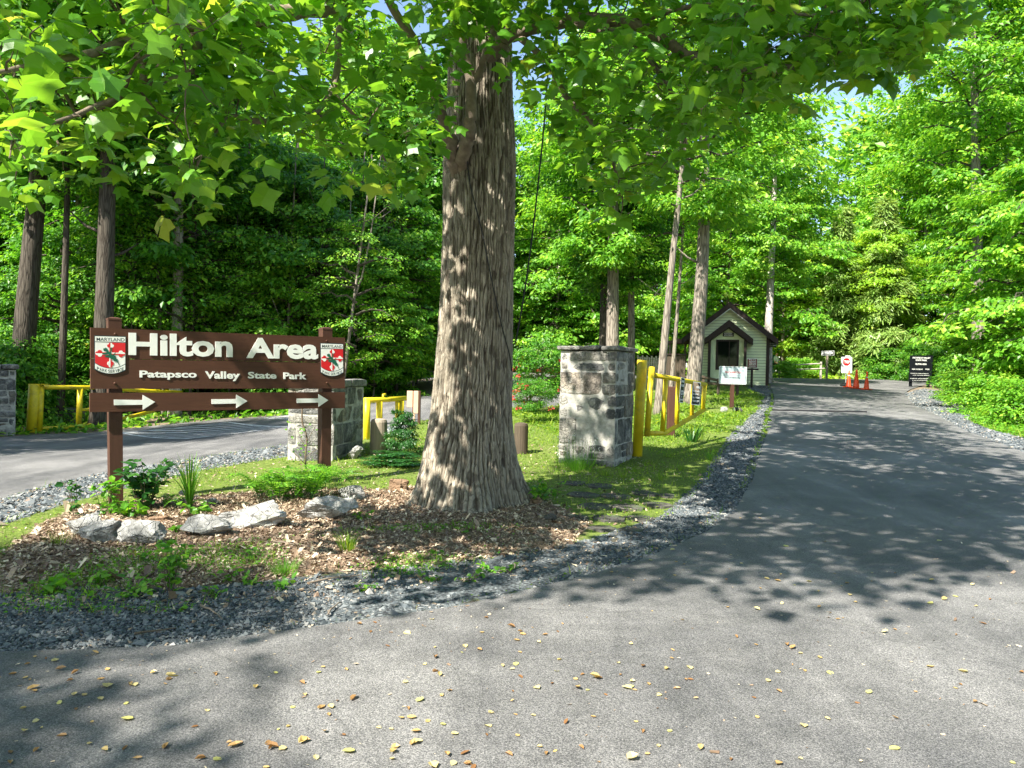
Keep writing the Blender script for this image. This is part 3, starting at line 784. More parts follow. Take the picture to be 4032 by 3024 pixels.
# ------------------------------------------------------------------ the big tulip poplar
TY = 8.95
sil = [(1985, 1843, 520), (1957, 1843, 470), (1900, 1843, 420), (1808, 1845, 368), (1700, 1850, 330), (1621, 1855, 311), (1400, 1868, 292), (1154, 1878, 277), (900, 1884, 275), (640, 1888, 280),
       (560, 1890, 272), (400, 1890, 255), (100, 1890, 246), (-300, 1895, 235), (-900, 1900, 215), (-1700, 1905, 180), (-2600, 1900, 130), (-3400, 1890, 60)]
def build_trunk():
    zs = []; cx = []; rr = []
    for py, px, w in sil:
        q = P(px, py, TY); zs.append(q.z); cx.append(q.x); rr.append(w / 2 / F * TY)
    zs = np.array(zs); cx = np.array(cx); rr = np.array(rr)
    zz = np.concatenate([[-0.35, -0.15, -.05], np.linspace(zs[0], 7.0, 620), np.linspace(7.05, zs[-1], 60)]); n = 420
    th = np.linspace(0, 2 * PI, n, endpoint=False)
    r0 = np.interp(zz, zs, rr); c0 = np.interp(zz, zs, cx)
    r0 = r0 * (1 + np.where(zz < zs[0], (zs[0] - zz) * .9, 0))
    TH, ZZ = np.meshgrid(th, zz); R0 = r0[:, None]
    fl = np.exp(-np.clip(ZZ - .05, 0, 9) * 2.6)
    fl2 = np.exp(-np.clip(ZZ + .1, 0, 9) * 5)
    but = 1 + fl * (0.10 * np.sin(3 * TH + 0.6) + .07 * np.sin(5 * TH + 2)) + .015 * np.sin(2 * TH + ZZ * .7) + fl2 * .10 * np.sin(9 * TH + 1)
    cs, sn = np.cos(TH), np.sin(TH)
    w1 = vnoise(np.stack([cs * 3, sn * 3, ZZ * 1.1], -1), 1) - .5
    w2 = vnoise(np.stack([cs * 11, sn * 11, ZZ * 4.5], -1), 2) - .5
    nr = 38
    ph = (TH * nr + w1 * 7 + w2 * 4.5)
    rid = np.abs(np.sin(ph / 1.0)) ** 0.55                      # broad ridges, narrow furrows
    brk = vnoise(np.stack([cs * 20, sn * 20, ZZ * 7], -1), 6)
    rough = vnoise(np.stack([cs * 45, sn * 45, ZZ * 30], -1), 7)
    rid = rid * (0.4 + .6 * sstep(.30, .42, brk))
    amp = 0.030 * np.clip(R0 / .42, .3, 1.15)
    d = amp * (rid - .7) + .007 * (rough - .5)
    RR = R0 * but + d
    X = c0[:, None] + RR * cs; Y = TY + RR * sn * 0.95
    Vv = np.stack([X.reshape(-1), Y.reshape(-1), ZZ.reshape(-1)], 1); m = len(zz)
    i = np.arange(m - 1)[:, None] * n; j = np.arange(n)[None]; j2 = (j + 1) % n
    Fc = np.stack([i + j, i + j2, i + n + j2, i + n + j], -1).reshape(-1, 4)
    return Vv, Fc, rid.reshape(-1)
def bark_big():
    m, t, out = nt('furrowed_poplar_bark')
    v = coords(t, (1, 1, .22)); r = attr(t, 'rnd')
    n = noise(t, v, 30, 5, 0.75); n2 = noise(t, coords(t), 1.2, 4, .6); n3 = noise(t, coords(t, (1, 1, .5)), 70, 3, .7)
    plate = ramp(t, n, [(.3, (.165, .14, .105)), (.5, (.30, .26, .20)), (.68, (.48, .43, .345))])
    plate = mixc(t, ramp(t, n2, [(.4, (0,) * 3), (.7, (.55,) * 3)]), plate, (.21, .19, .14))
    c = mixc(t, ramp(t, r, [(.15, (0,) * 3), (.75, (1,) * 3)]), (.06, .046, .034), plate)
    dn = N(t, 'ShaderNodeTexNoise'); dn.inputs['Scale'].default_value = 9; dn.inputs['Detail'].default_value = 4; L(t, coords(t), dn.inputs['Vector'])
    mv = N(t, 'ShaderNodeMix'); mv.data_type = 'VECTOR'; mv.inputs[0].default_value = .5; L(t, coords(t, (24, 24, 3.6)), mv.inputs[4]); L(t, dn.outputs['Color'], mv.inputs[5])
    e = voro(t, mv.outputs[1], 1.0, 'DISTANCE_TO_EDGE')
    c = mixc(t, ramp(t, e, [(0, (.55,) * 3), (.07, (0,) * 3)]), c, (.07, .054, .04))
    pbsdf(t, out, c, .93, .12, bump(t, math_(t, 'ADD', n3, math_(t, 'MULTIPLY', ramp(t, e, [(0, (0,) * 3), (.07, (1,) * 3)]), .8)), .8, .012))
    return m
M['bark_tulip'] = bark_big()
tree = thing('tulip_poplar', 'huge foreground tulip poplar with deeply furrowed trunk and overhanging lobed leaves', 'tree', (0, 0, 0))
base = Vector((P(1860, 1940, TY).x, TY, 0)); base.z = Z(base.x, base.y); tree.location = base
Vv, Fc, rd = build_trunk()
link('trunk', mesh_np('trunk', Vv - np.array(base), Fc, mats=[M['bark_tulip']], attrs={'rnd': rd}, smooth=True), tree)

# limbs traced in the photograph: (px, py, depth, radius)
limbs = [
    [(1900, 250, 8.75, .10), (1960, 190, 8.45, .095), (2028, 133, 8.3, .085), (2218, 82, 8.0, .075), (2401, 85, 7.7, .068), (2500, 92, 7.5, .062), (2629, 171, 7.3, .056), (2726, 225, 7.1, .05), (2905, 265, 6.9, .042), (3064, 272, 6.7, .036), (3197, 245, 6.6, .03), (3330, 185, 6.4, .024), (3462, 125, 6.2, .018), (3640, 60, 6.0, .010)],
    [(2218, 82, 8.0, .05), (2313, 108, 7.8, .045), (2471, 152, 7.5, .038), (2580, 260, 7.2, .028), (2660, 400, 7.0, .02), (2700, 560, 6.9, .010)],
    [(2028, 133, 8.3, .045), (2150, 240, 8.0, .035), (2230, 380, 7.8, .03), (2330, 480, 7.6, .026), (2400, 600, 7.4, .02), (2450, 760, 7.3, .010)],
    [(1805, 720, 8.80, .06), (1790, 640, 8.60, .085), (1772, 560, 8.46, .085), (1745, 470, 8.35, .07), (1725, 390, 8.25, .064), (1690, 300, 8.15, .056), (1640, 170, 7.9, .05), (1570, 70, 7.7, .045), (1480, -60, 7.4, .038), (1300, -150, 6.9, .025)],
    [(1815, 720, 8.78, .06), (1822, 640, 8.57, .08), (1836, 560, 8.40, .078), (1850, 480, 8.33, .07), (1858, 380, 8.28, .062), (1840, 270, 8.25, .055), (1822, 170, 8.2, .045), (1850, 40, 8.1, .03), (1880, -100, 8.0, .02)],
    [(1858, 330, 8.28, .05), (1895, 265, 8.2, .042), (1930, 160, 8.0, .034), (1970, 40, 7.8, .028), (2030, -100, 7.5, .02)],
    [(1880, -60, 8.9, .13), (1700, -80, 8.2, .11), (1500, -50, 7.6, .095), (1340, -5, 7.1, .085), (1266, 32, 6.8, .078), (1108, 51, 6.4, .07), (960, 85, 6.0, .062), (840, 98, 5.7, .055), (700, 110, 5.4, .045), (520, 160, 5.1, .035), (330, 215, 4.8, .026), (120, 260, 4.5, .018), (-100, 300, 4.3, .01)],
    [(1500, -50, 7.6, .045), (1400, 20, 7.3, .04), (1338, 110, 7.1, .035), (1330, 250, 6.9, .032), (1305, 365, 6.7, .03), (1240, 440, 6.5, .028), (1140, 478, 6.3, .026), (1020, 478, 6.1, .024), (910, 462, 6.0, .02), (840, 530, 5.9, .016), (780, 640, 5.8, .010), (750, 740, 5.7, .006)],
    [(840, 98, 5.7, .04), (780, 180, 5.5, .034), (735, 290, 5.4, .028), (600, 335, 5.2, .022), (470, 400, 5.1, .018), (330, 445, 5.0, .015), (200, 500, 4.9, .01)],
    [(520, 160, 5.1, .025), (560, 330, 5.0, .02), (420, 400, 4.8, .016), (250, 470, 4.6, .012), (80, 520, 4.5, .008)],
    [(1305, 365, 6.7, .02), (1420, 480, 6.9, .016), (1500, 600, 7.1, .012), (1560, 720, 7.2, .008)],
    [(2500, 92, 7.5, .03), (2700, 30, 7.0, .024), (2950, 20, 6.6, .018), (3200, 60, 6.2, .012), (3400, 10, 6.0, .008)],
]
nodes = []     # (x,y,z,r)
lb = MB()
for lm in limbs:
    pts = [np.array([*P(px, py, d), r]) for px, py, d, r in lm]
    sm = smooth_line(pts, 5)
    wob = [np.array([*(q[:3] + (RNG.random(3) - .5) * .5 * q[3]), q[3]]) for q in sm]
    lb.tube([q[:3] for q in wob], [q[3] for q in wob], 10)
    nodes += [q for q in wob]
# high limbs above the frame that carry the shading crown
high = MB(); hnodes = []
def high_limb(z0, tgt, r):
    a = np.array([base.x, TY, z0]); b = np.array(tgt); k = 14; out = []
    for i in range(k + 1):
        t = i / k; q = a + (b - a) * t; q[2] += 1.2 * math.sin(t * PI) - .4 * t * t; q[:2] += RNG.normal(0, .05, 2)
        out.append(np.array([*q, r * (1 - .8 * t)]))
    high.tube([q[:3] for q in out], [q[3] for q in out], 8); return out
for z0, tg, r in ((7.2, (-3, 1, 9.0), .16), (7.8, (.5, .8, 9.2), .15), (8.4, (3.8, 4.5, 9.5), .15), (9, (5.5, 9.5, 10), .14), (9.6, (4, 14, 11), .13), (10, (-5, 5, 10.5), .13), (10.8, (-5.5, 11, 11.5), .12),
                  (11.4, (0, 15, 12.5), .11), (12, (-1, 4, 13), .10), (12.6, (3, 7, 13.5), .1), (9.2, (7, 6, 11.5), .1)):
    hnodes += high_limb(z0, tg, r)

xb = [0, 150, 300, 450, 600, 700, 780, 850, 950, 1100, 1250, 1350, 1450, 1600, 1700, 1760, 1800, 2010, 2060, 2150, 2250, 2350, 2450, 2550, 2650, 2700, 2825, 2960, 3100, 3300, 3460, 3580, 3680, 3760, 3800, 4032]
yb = [730, 740, 690, 690, 700, 800, 860, 780, 560, 560, 640, 760, 820, 830, 720, 420, 330, 330, 420, 520, 640, 780, 900, 800, 700, 640, 560, 430, 370, 330, 340, 300, 230, 120, 20, -60]
WIN = [(Vector((-3.9, 8.7, 1.6)), .45), (Vector((-.75, 8.55, 1.5)), .22), (Vector((-.5, 8.5, 3.6)), .25), (Vector((-.3, 8.5, 4.6)), .2), (G(1850, 2210), .3), (G(240, 2080), .3), (G(700, 2060), .3), (G(950, 2040), .3), (G(1230, 2000), .3), (G(500, 2210), .45), (G(150, 2160), .3), (G(1100, 2230), .4), (G(60, 1900), .5), (G(1300, 2180), .5), (G(900, 2160), .5), (G(1650, 2185), .45), (G(480, 2110), .4), (G(1000, 2080), .35), (G(1000, 1890), .55), (Vector((-3.15, 11.95, .45)), .42), (Vector((-3.15, 11.95, .95)), .42), (G(2100, 1700), .8), (G(300, 1830), 1.0), (Vector((-.85, 8.55, .4)), .22), (Vector((-.7, 8.55, 2.6)), .2), (Vector((-4.3, 8.3, 1.7)), .3), (G(2330, 1760), .3)]
def lets_sun(c):
    sd = Vector(SDIR).normalized()
    for w_, r_ in WIN:
        d_ = Vector([float(v) for v in c]) - w_; k_ = d_.dot(sd)
        if k_ > 0 and (d_ - sd * k_).length < r_ + .12: return True
    return False
def canopy_lim(px): return float(np.interp(px, xb, yb))

def tulip_cluster(c, n, size, spread, rng=RNG):
    """positions, frames, sizes for n leaves round point c"""
    pos = np.array(c) + rng.normal(0, 1, (n, 3)) * np.array([spread, spread, spread * .55])
    nrm = rng.normal(0, .42, (n, 3)); nrm[:, 2] += .85; nrm[:, 1] -= .25
    out = pos - np.array(c); out[:, 2] -= .10; out += rng.normal(0, .06, (n, 3)) + 1e-4
    return pos, frames(nrm, out), size * rng.lognormal(-.03, .28, n)

lpos = []; lR = []; ls = []; lr = []; tw = MB()
nd = np.array(nodes)
def attach(c, start_nodes, r0=.007, sag=.12):
    d = np.linalg.norm(start_nodes[:, :3] - c, axis=1); k = d.argmin(); a = start_nodes[k, :3]; b = np.array(c)
    m1 = a + (b - a) * .35 + np.array([0, 0, sag * d[k] * .4]) + RNG.normal(0, .04, 3) * d[k]; m2 = a + (b - a) * .7 + np.array([0, 0, sag * d[k] * .25]) + RNG.normal(0, .05, 3) * d[k]
    rr = min(r0 * (1 + d[k] * .9), start_nodes[k, 3])
    sm = smooth_line([np.array([*a, rr]), np.array([*m1, rr * .8]), np.array([*m2, rr * .55]), np.array([*b, .0025])], 3)
    return sm
want = 900; cnt = 0; guard = 0
while cnt < want and guard < 20000:
    guard += 1
    px = RNG.uniform(-150, 3780); lim = canopy_lim(px)
    if lim < 20: continue
    u = RNG.random() ** .85; py = -260 + (lim - 70 + 260) * u
    if 1760 < px < 2020 and py > 150 and RNG.random() < .75: continue
    # the strip left of the trunk and a few openings stay thinner
    if 1380 < px < 1760 and RNG.random() < .15: continue
    if 2030 < px < 2230 and py > 150 and RNG.random() < .35: continue
    if 2700 < px < 3700 and py < 60 and RNG.random() < .3: continue
    ref = [n_ for n_ in (0,)]
    dmean = np.interp(px, [0, 800, 1300, 1800, 2300, 3000, 3700], [4.7, 5.5, 6.6, 7.9, 7.4, 6.7, 6.1])
    d = dmean + RNG.normal(0, .55)
    if 1720 < px < 2040: d = RNG.uniform(6.9, 8.2)
    c = np.array(P(px, py, d))
    if lets_sun(c) and RNG.random() < .9: continue
    sm = attach(c, nd)
    L_ = np.linalg.norm(sm[0][:3] - c)
    if L_ > 1.9: continue
    tw.tube([q[:3] for q in sm], [q[3] for q in sm], 5, cap=False)
    nd = np.concatenate([nd, np.array(sm[2:])]) if cnt % 2 == 0 else nd
    n = RNG.integers(5, 10)
    p_, R_, s_ = tulip_cluster(c, n, .114, .13)
    lpos.append(p_); lR.append(R_); ls.append(s_); lr.append(np.clip(RNG.normal(.45, .13) + RNG.normal(0, .15, n) + (RNG.random(n) < .004) * .5, 0, 1))
    # some leaves along the twig as well
    if L_ > .4:
        k = RNG.integers(2, 5); tpt = np.array([sm[RNG.integers(len(sm) // 2, len(sm))][:3] for _ in range(k)])
        nrm = RNG.normal(0, .4, (k, 3)); nrm[:, 2] += .9; a = RNG.uniform(0, 6.28, k)
        lpos.append(tpt + RNG.normal(0, .05, (k, 3))); lR.append(frames(nrm, np.stack([np.cos(a), np.sin(a), a * 0 - .4], 1))); ls.append(.115 * RNG.lognormal(0, .2, k)); lr.append(RNG.random(k) * .8)
    cnt += 1
# a few extra individual drooping tufts traced from the photo edge
for px, py, d in ((760, 860, 5.7), (820, 800, 5.8), (2440, 880, 7.3), (2400, 820, 7.3), (3440, 320, 6.2), (3560, 300, 6.1), (3490, 230, 6.1), (3620, 180, 6.0), (3680, 60, 6.0), (3080, 350, 6.6), (3130, 390, 6.6), (1560, 780, 7.1), (1620, 700, 7.2), (250, 700, 4.9), (60, 740, 4.7), (420, 690, 5.0), (3640, 40, 6.0)):
    c = np.array(P(px, py - 30, d)); sm = attach(c, nd); tw.tube([q[:3] for q in sm], [q[3] for q in sm], 5, cap=False)
    n = 8; p_, R_, s_ = tulip_cluster(c, n, .13, .12); lpos.append(p_); lR.append(R_); ls.append(s_); lr.append(RNG.random(n))
bag = Bag()
lp = np.concatenate(lpos) - np.array(base); 
LR, LS, RR_ = np.concatenate(lR), np.concatenate(ls), np.clip(np.concatenate(lr), 0, 1); which = RNG.integers(0, 4, len(lp))
for w_ in range(4):
    T_ = T_TULIP.copy(); T_[:, 2] += (-.16, .22, -.05, -.35)[w_] * np.abs(T_[:, 0]) + (.10, -.22, -.32, .02)[w_] * T_[:, 1] ** 2 + (0, .06, -.05, .1)[w_] * T_[:, 0]; T_[:, 0] *= (1, .9, 1.08, .85)[w_]
    k_ = which == w_; bag.inst(T_, F_TULIP, lp[k_], LR[k_], LS[k_], 0, RR_[k_])
def shift(mb): mb.v = [tuple(np.array(v) - np.array(base)) for v in mb.v]; return mb
def crown_with_twigs(name, bag, mb, nleaf):
    bag.mb(shift(mb)); me = bag.mesh(name, [M['leaf_tulip'], M['twig']]); ix = np.ones(len(me.polygons), np.int32); ix[:nleaf] = 0
    me.polygons.foreach_set('material_index', ix); return link(name, me, tree)
crown_with_twigs('crown', bag, tw, len(lp) * len(F_TULIP))
shift(lb).build('limb', [M['branch']], tree, True)
shift(high).build('upper_limbs', [M['branch']], tree, True)

# the part of the crown above the picture: it carries the shade that falls on the road
shade_zones = [  # (ground polygon in photo px, clusters per m2)
    ([(1250, 2360), (1500, 2300), (1900, 2330), (2250, 2290), (2600, 2330), (3100, 2345), (3500, 2330), (3620, 2230), (3900, 2190), (4032, 2130), (4032, 1840), (3793, 1730), (3620, 1660), (3400, 1640), (3060, 1640), (3000, 1800), (2890, 2000), (2400, 2200), (2000, 2250), (1500, 2280)], 21),
    ([(0, 2600), (0, 2450), (500, 2350), (900, 2330), (1500, 2280), (1900, 2230), (2000, 2330), (1500, 2390), (1100, 2450), (600, 2550)], 3),
    ([(1400, 2040), (2250, 2040), (2500, 2100), (2350, 2190), (2000, 2180), (1500, 2120)], 7),
    ([(2100, 1850), (2900, 1750), (2850, 2000), (2500, 2120), (2150, 2050)], 8),
    ([(4032, 2130), (4600, 2150), (4900, 1800), (4032, 1830)], 10),
    ([(3060, 1640), (3400, 1640), (3560, 1600), (3600, 1570), (3060, 1590)], 4),
    ([(700, 1980), (1400, 1850), (1500, 1960), (900, 2010)], 5),
]
dapple_pts = []  # unseen leaf clumps are added up-sun of these points to dapple trunk and pillar
for _ in range(6):
    zt_ = RNG.uniform(.3, 6.5); a_ = RNG.uniform(-2.9, -1.1); dapple_pts.append((base.x + .42 * math.cos(a_), TY + .42 * math.sin(a_), zt_))
for _ in range(15): dapple_pts.append((RNG.uniform(.8, 1.75), 12.1, RNG.uniform(0, 1.9)))
hn = np.array(hnodes); hp = []; hR = []; hs = []; htw = MB(); nh = 0
def in_frame(w, m=60):
    q = proj(w)
    return q is not None and -m < q[0] < 4032 + m and -m < q[1] < 3024
for poly, dens in shade_zones:
    wp = gp(poly); ar = poly_area(wp); n = int(ar * dens)
    pp = sample_poly(wp, n)
    clump = vnoise(np.stack([pp[:, 0] * 1.1, pp[:, 1] * .8, pp[:, 0] * 0], 1), 21)
    for (x, y), cn in zip(pp, clump):
        if cn < .36 and RNG.random() < .93: continue
        for tr in range(8):
            h = RNG.uniform(6.0, 11.5) + tr * .5
            k = (h - Z(x, y)) / SDIR[2]; w = np.array([x, y, Z(x, y)]) + SDIR * k
            if not in_frame(w, 120): break
        else: continue
        if np.hypot(w[0] - base.x, w[1] - TY) > 13 or lets_sun(w): continue
        n_ = RNG.integers(9, 15); p_, R_, s_ = tulip_cluster(w, n_, .17, .26)
        hp.append(p_); hR.append(R_); hs.append(s_); nh += 1
        if nh % 3 == 0:
            sm = attach(w, hn, .010); htw.tube([q[:3] for q in sm], [q[3] for q in sm], 4, cap=False)
            if nh % 6 == 0: hn = np.concatenate([hn, np.array(sm[3:])])
for q_ in dapple_pts:
    for tr in range(8):
        k_ = RNG.uniform(3.5, 8) + tr * .4; w = np.array(q_) + SDIR * k_
        if not in_frame(w, 120): break
    else: continue
    p_, R_, s_ = tulip_cluster(w, 12, .17, .24); hp.append(p_); hR.append(R_); hs.append(s_)
bag = Bag(); bag.inst(T_LEAF * np.array([1.5, 1, 1]), F_LEAF, np.concatenate(hp) - np.array(base), np.concatenate(hR), np.concatenate(hs), 0, RNG.random(sum(map(len, hp))) * .7)
crown_with_twigs('upper_crown', bag, htw, sum(map(len, hp)) * len(F_LEAF))
print('upper clusters', nh)

# ------------------------------------------------------------------ forest
def crown_mesh(name, seed, H0, H1, R, nl, nn, lpn, leaf, mats, prof=None, droop=.35, rise=.3, cl=.22, flat=.35, inner=0.15, trunkr=.07, T=None, Fc=None, out_t=.45, hollow=0.0):
    rng = np.random.default_rng(seed); mb = MB(); bag = Bag(); P_ = []; Nn = []; D_ = []; rn = []
    prof = prof or (lambda u: math.sin(PI * (0.12 + .83 * u)) ** .7)
    for i in range(nl):
        u = (i + rng.random() * .8) / nl; h = H0 + (H1 - H0) * u; Lb = R * prof(u) * rng.uniform(.72, 1.15)
        if Lb < .25: Lb = .25
        az = i * 2.4 + rng.normal(0, .35); rs = rise * rng.uniform(.5, 1.4) + .5 * max(0, u - .7); dr = droop * rng.uniform(.6, 1.3)
        dv = np.array([math.cos(az), math.sin(az)]); pv = np.array([-dv[1], dv[0]])
        def pt(t): return np.array([*(dv * Lb * t), h + Lb * (rs * t - dr * t * t)])
        k = 6; line = [pt(j / k) + (rng.normal(0, .03 * Lb, 3) if 0 < j else 0) for j in range(k + 1)]
        mb.tube(line, [trunkr * (1 - .85 * j / k) * min(1, Lb / R + .25) for j in range(k + 1)], 4, cap=False)
        t = np.sqrt(rng.uniform(inner ** 2, 1.0, nn)); lat = rng.normal(0, 1, nn) * (.24 * Lb) * (1.15 - .5 * t)
        c = np.stack([dv[0] * Lb * t + pv[0] * lat, dv[1] * Lb * t + pv[1] * lat, h + Lb * (rs * t - dr * t * t) - np.abs(lat) * .28 + rng.normal(0, .05 * Lb, nn)], 1)
        for q in c[: nn // 3]:
            tt = t[0]; kx = min(k, int(np.hypot(q[0], q[1]) / Lb * k)); mb.tube([line[max(0, kx - 1)], (line[kx] + q) / 2 + rng.normal(0, .03, 3), q], [trunkr * .16, trunkr * .11, .003], 3, cap=False)
        cc = np.repeat(c, lpn, 0); n = len(cc)
        off = rng.normal(0, 1, (n, 3)) * np.array([cl, cl, cl * flat]); pos = cc + off
        nrm = rng.normal(0, .36, (n, 3)); nrm[:, 2] += .8; nrm[:, :2] += dv * out_t + off[:, :2] * .8 
        di = off + rng.normal(0, .12, (n, 3)); di[:, :2] += dv * .12; di[:, 2] -= .10
        P_.append(pos); Nn.append(nrm); D_.append(di); rn.append(np.clip(np.repeat(rng.random(len(c)) * .6 + .1, lpn) + rng.normal(0, .16, n), 0, 1))
    P_ = np.concatenate(P_); n = len(P_)
    bag.inst(T_LEAF if T is None else T, F_LEAF if Fc is None else Fc, P_, frames(np.concatenate(Nn), np.concatenate(D_)), leaf * rng.lognormal(0, .25, n), 0, np.concatenate(rn))
    bag.mb(mb, None)
    me = bag.mesh(name, mats)
    idx = np.zeros(len(me.polygons), np.int32); nl_ = n * len(F_LEAF if Fc is None else Fc); idx[nl_:] = 1
    me.polygons.foreach_set('material_index', idx); return me

def column(u): return 1.0 if u < .75 else 1 - (u - .75) * 2.6
Q = 1.0
CM = {}
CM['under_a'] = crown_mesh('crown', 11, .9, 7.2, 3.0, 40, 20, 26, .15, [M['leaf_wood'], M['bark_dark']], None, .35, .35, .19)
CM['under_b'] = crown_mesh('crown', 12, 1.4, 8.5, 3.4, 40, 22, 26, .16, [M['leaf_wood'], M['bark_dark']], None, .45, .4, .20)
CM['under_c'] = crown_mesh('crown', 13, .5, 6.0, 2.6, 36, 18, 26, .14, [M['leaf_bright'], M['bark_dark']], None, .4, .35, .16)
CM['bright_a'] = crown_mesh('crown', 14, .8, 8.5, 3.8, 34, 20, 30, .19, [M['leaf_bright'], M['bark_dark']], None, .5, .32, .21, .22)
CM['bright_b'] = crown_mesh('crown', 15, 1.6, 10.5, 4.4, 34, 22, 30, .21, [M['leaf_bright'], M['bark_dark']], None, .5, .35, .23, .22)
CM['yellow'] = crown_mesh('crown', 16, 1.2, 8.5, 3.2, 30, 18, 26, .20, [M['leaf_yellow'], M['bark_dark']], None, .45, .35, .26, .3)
CM['tall_a'] = crown_mesh('crown', 17, 7, 22, 5.2, 42, 22, 28, .27, [M['leaf_bright'], M['bark_dark']], None, .35, .55, .34, .45)
CM['tall_b'] = crown_mesh('crown', 18, 5, 20, 4.6, 42, 22, 28, .26, [M['leaf_wood'], M['bark_dark']], None, .35, .5, .34, .45)
T_NEED = np.array([(-.05, 0, 0), (.05, 0, 0), (.03, 1, -.25), (-.03, 1, -.25)], float)
CM['spruce'] = crown_mesh('crown', 19, .9, 12, 3.4, 64, 34, 26, .30, [M['needle'], M['bark_dark']], lambda u: max(.08, 1 - u), .55, .22, .16, .9, .1, .05, T_NEED * np.array([2.2, 1, 1]), [(0, 1, 2, 3)], .2)
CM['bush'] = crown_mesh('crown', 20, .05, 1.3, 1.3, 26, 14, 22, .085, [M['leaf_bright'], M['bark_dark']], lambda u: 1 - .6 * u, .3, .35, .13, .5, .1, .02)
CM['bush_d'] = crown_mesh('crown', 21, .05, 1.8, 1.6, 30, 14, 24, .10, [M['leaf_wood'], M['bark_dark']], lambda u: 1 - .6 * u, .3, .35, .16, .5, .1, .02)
CM['airy'] = crown_mesh('crown', 22, 2.0, 9, 2.6, 26, 10, 18, .13, [M['leaf_bright'], M['bark_dark']], None, .35, .4, .22, .4)

def trunk_mesh(H, r, lean=(0, 0), seed=0, flare=.35, fork=False, n=18, top=.35):
    rng = np.random.default_rng(seed); mb = MB(); k = max(8, int(H * 1.6)); pts = []; rr = []
    ax, ay = rng.normal(0, .05, 2); ph = rng.uniform(0, 6, 2)
    for i in range(k + 1):
        t = i / k; z = -.3 + (H + .3) * t
        pts.append((lean[0] * t + ax * r * 8 * math.sin(t * 5 + ph[0]) * t, lean[1] * t + ay * r * 8 * math.sin(t * 4 + ph[1]) * t, z))
        rr.append(r * (1 - (1 - top) * t) * (1 + flare * math.exp(-(z + .3) * 3.2)))
    mb.tube(pts, rr, n)
    if fork:
        q = Vector(pts[int(k * .55)]); mb.tube([q, q + Vector((.25, 0, .8)), q + Vector((.5, .1, 2.2)), q + Vector((.8, .1, 5))], [r * .5, r * .45, r * .35, r * .15], 8)
    for _ in range(3):
        i = rng.integers(k // 3, k); a = rng.uniform(0, 6.28); q = Vector(pts[i]); l = rng.uniform(.5, 1.6)
        mb.tube([q, q + Vector((math.cos(a) * l * .5, math.sin(a) * l * .5, l * .2)), q + Vector((math.cos(a) * l, math.sin(a) * l, l * .6))], [r * .2, r * .14, .008], 5)
    return mb

def tree_at(x, y, crown, label, group=None, H=None, r=.1, cs=1.0, cz=0.0, lean=(0, 0), bark='bark', seed=0, name='forest_tree', fork=False, rot=None, cat='tree', crs=None):
    t = thing(name, label, cat, (x, y, Z(x, y)), 0, group)
    link('trunk', trunk_mesh(H or 8, r, lean, seed, fork=fork).mesh('trunk', [M[bark]], True), t)
    if crown:
        c = link('crown', CM[crown], t, (lean[0] * .6, lean[1] * .6, cz)); c.scale = crs or (cs, cs, cs)
        c.rotation_euler = (0, 0, RNG.uniform(0, 6.28) if rot is None else rot)
    return t
protos = {}
def copy_tree(kind, x, y, label, group, s, rot=None, maker=None):
    if kind not in protos:
        protos[kind] = maker(x, y, label, group); t = protos[kind]; t.scale = (s, s, s); t.rotation_euler = (0, 0, RNG.uniform(0, 6.28)); return t
    return dup(protos[kind], (x, y, Z(x, y)), RNG.uniform(0, 6.28), label, s)

# individually recognisable trunks of the photograph: px of the base, depth, width px, height...
def at_px(px, Y):
    d = ray(px, 1500); x = d.x / d.y * Y; return x, Y
WOODS = 'woods behind the signs and gates'
spec = [
 # px, depth, radius(m), H, lean, crown, crown scale, crown z, bark, label
 (75, 22.5, .35, 15, (.85, 0), 'tall_b', .8, 4, 'bark_dark', 'thick leaning brown trunk at the far left behind the yellow gate'),  # dark bark on the three left trunks stands in for woodland shade
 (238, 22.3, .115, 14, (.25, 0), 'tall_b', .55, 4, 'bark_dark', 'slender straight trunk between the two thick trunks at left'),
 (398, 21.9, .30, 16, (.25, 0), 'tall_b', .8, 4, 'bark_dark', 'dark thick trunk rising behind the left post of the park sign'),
 (690, 25, .2, 16, (.1, 0), 'tall_b', .8, 0, 'bark_pale', 'pale patched trunk deep in the woods above the sign lettering'),
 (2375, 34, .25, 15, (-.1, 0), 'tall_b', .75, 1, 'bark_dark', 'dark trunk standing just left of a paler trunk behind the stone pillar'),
 (2412, 31, .30, 15, (-.25, 0), 'tall_a', .7, 0, 'bark', 'grey straight trunk rising behind the top of the big stone pillar'),
 (2487, 33, .18, 13, (-.35, 0), 'tall_b', .6, 1, 'bark', 'thinner brown trunk between pillar and leaning sapling'),
 (2590, 21.5, .13, 10, (.75, 0), 'airy', .8, 4.2, 'bark', 'pale leaning young tree behind the open yellow gate'),
 (2725, 26, .27, 15, (.55, 0), 'tall_a', .72, 1, 'bark', 'straight grey ridged trunk partly hiding the ranger hut'),
 (3022, 39, .24, 13, (.1, .2), 'tall_a', .6, 1, 'bark_pale', 'sun-dappled trunk at the right corner of the ranger hut'),
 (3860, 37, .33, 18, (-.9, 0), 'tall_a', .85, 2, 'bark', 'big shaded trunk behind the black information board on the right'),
 (1335, 25, .07, 7.5, (.9, 0), 'airy', .7, 0, 'bark', 'pale forked sapling leaning right above the second shield'),
]
for i, (px, Y, r, H, lean, cr, cs, cz, bk, lab) in enumerate(spec):
    x, y = at_px(px, Y); tree_at(x, y, cr, lab, None, H, r, cs, cz, lean, bk, 100 + i, 'forest_tree', fork=(px == 1335))

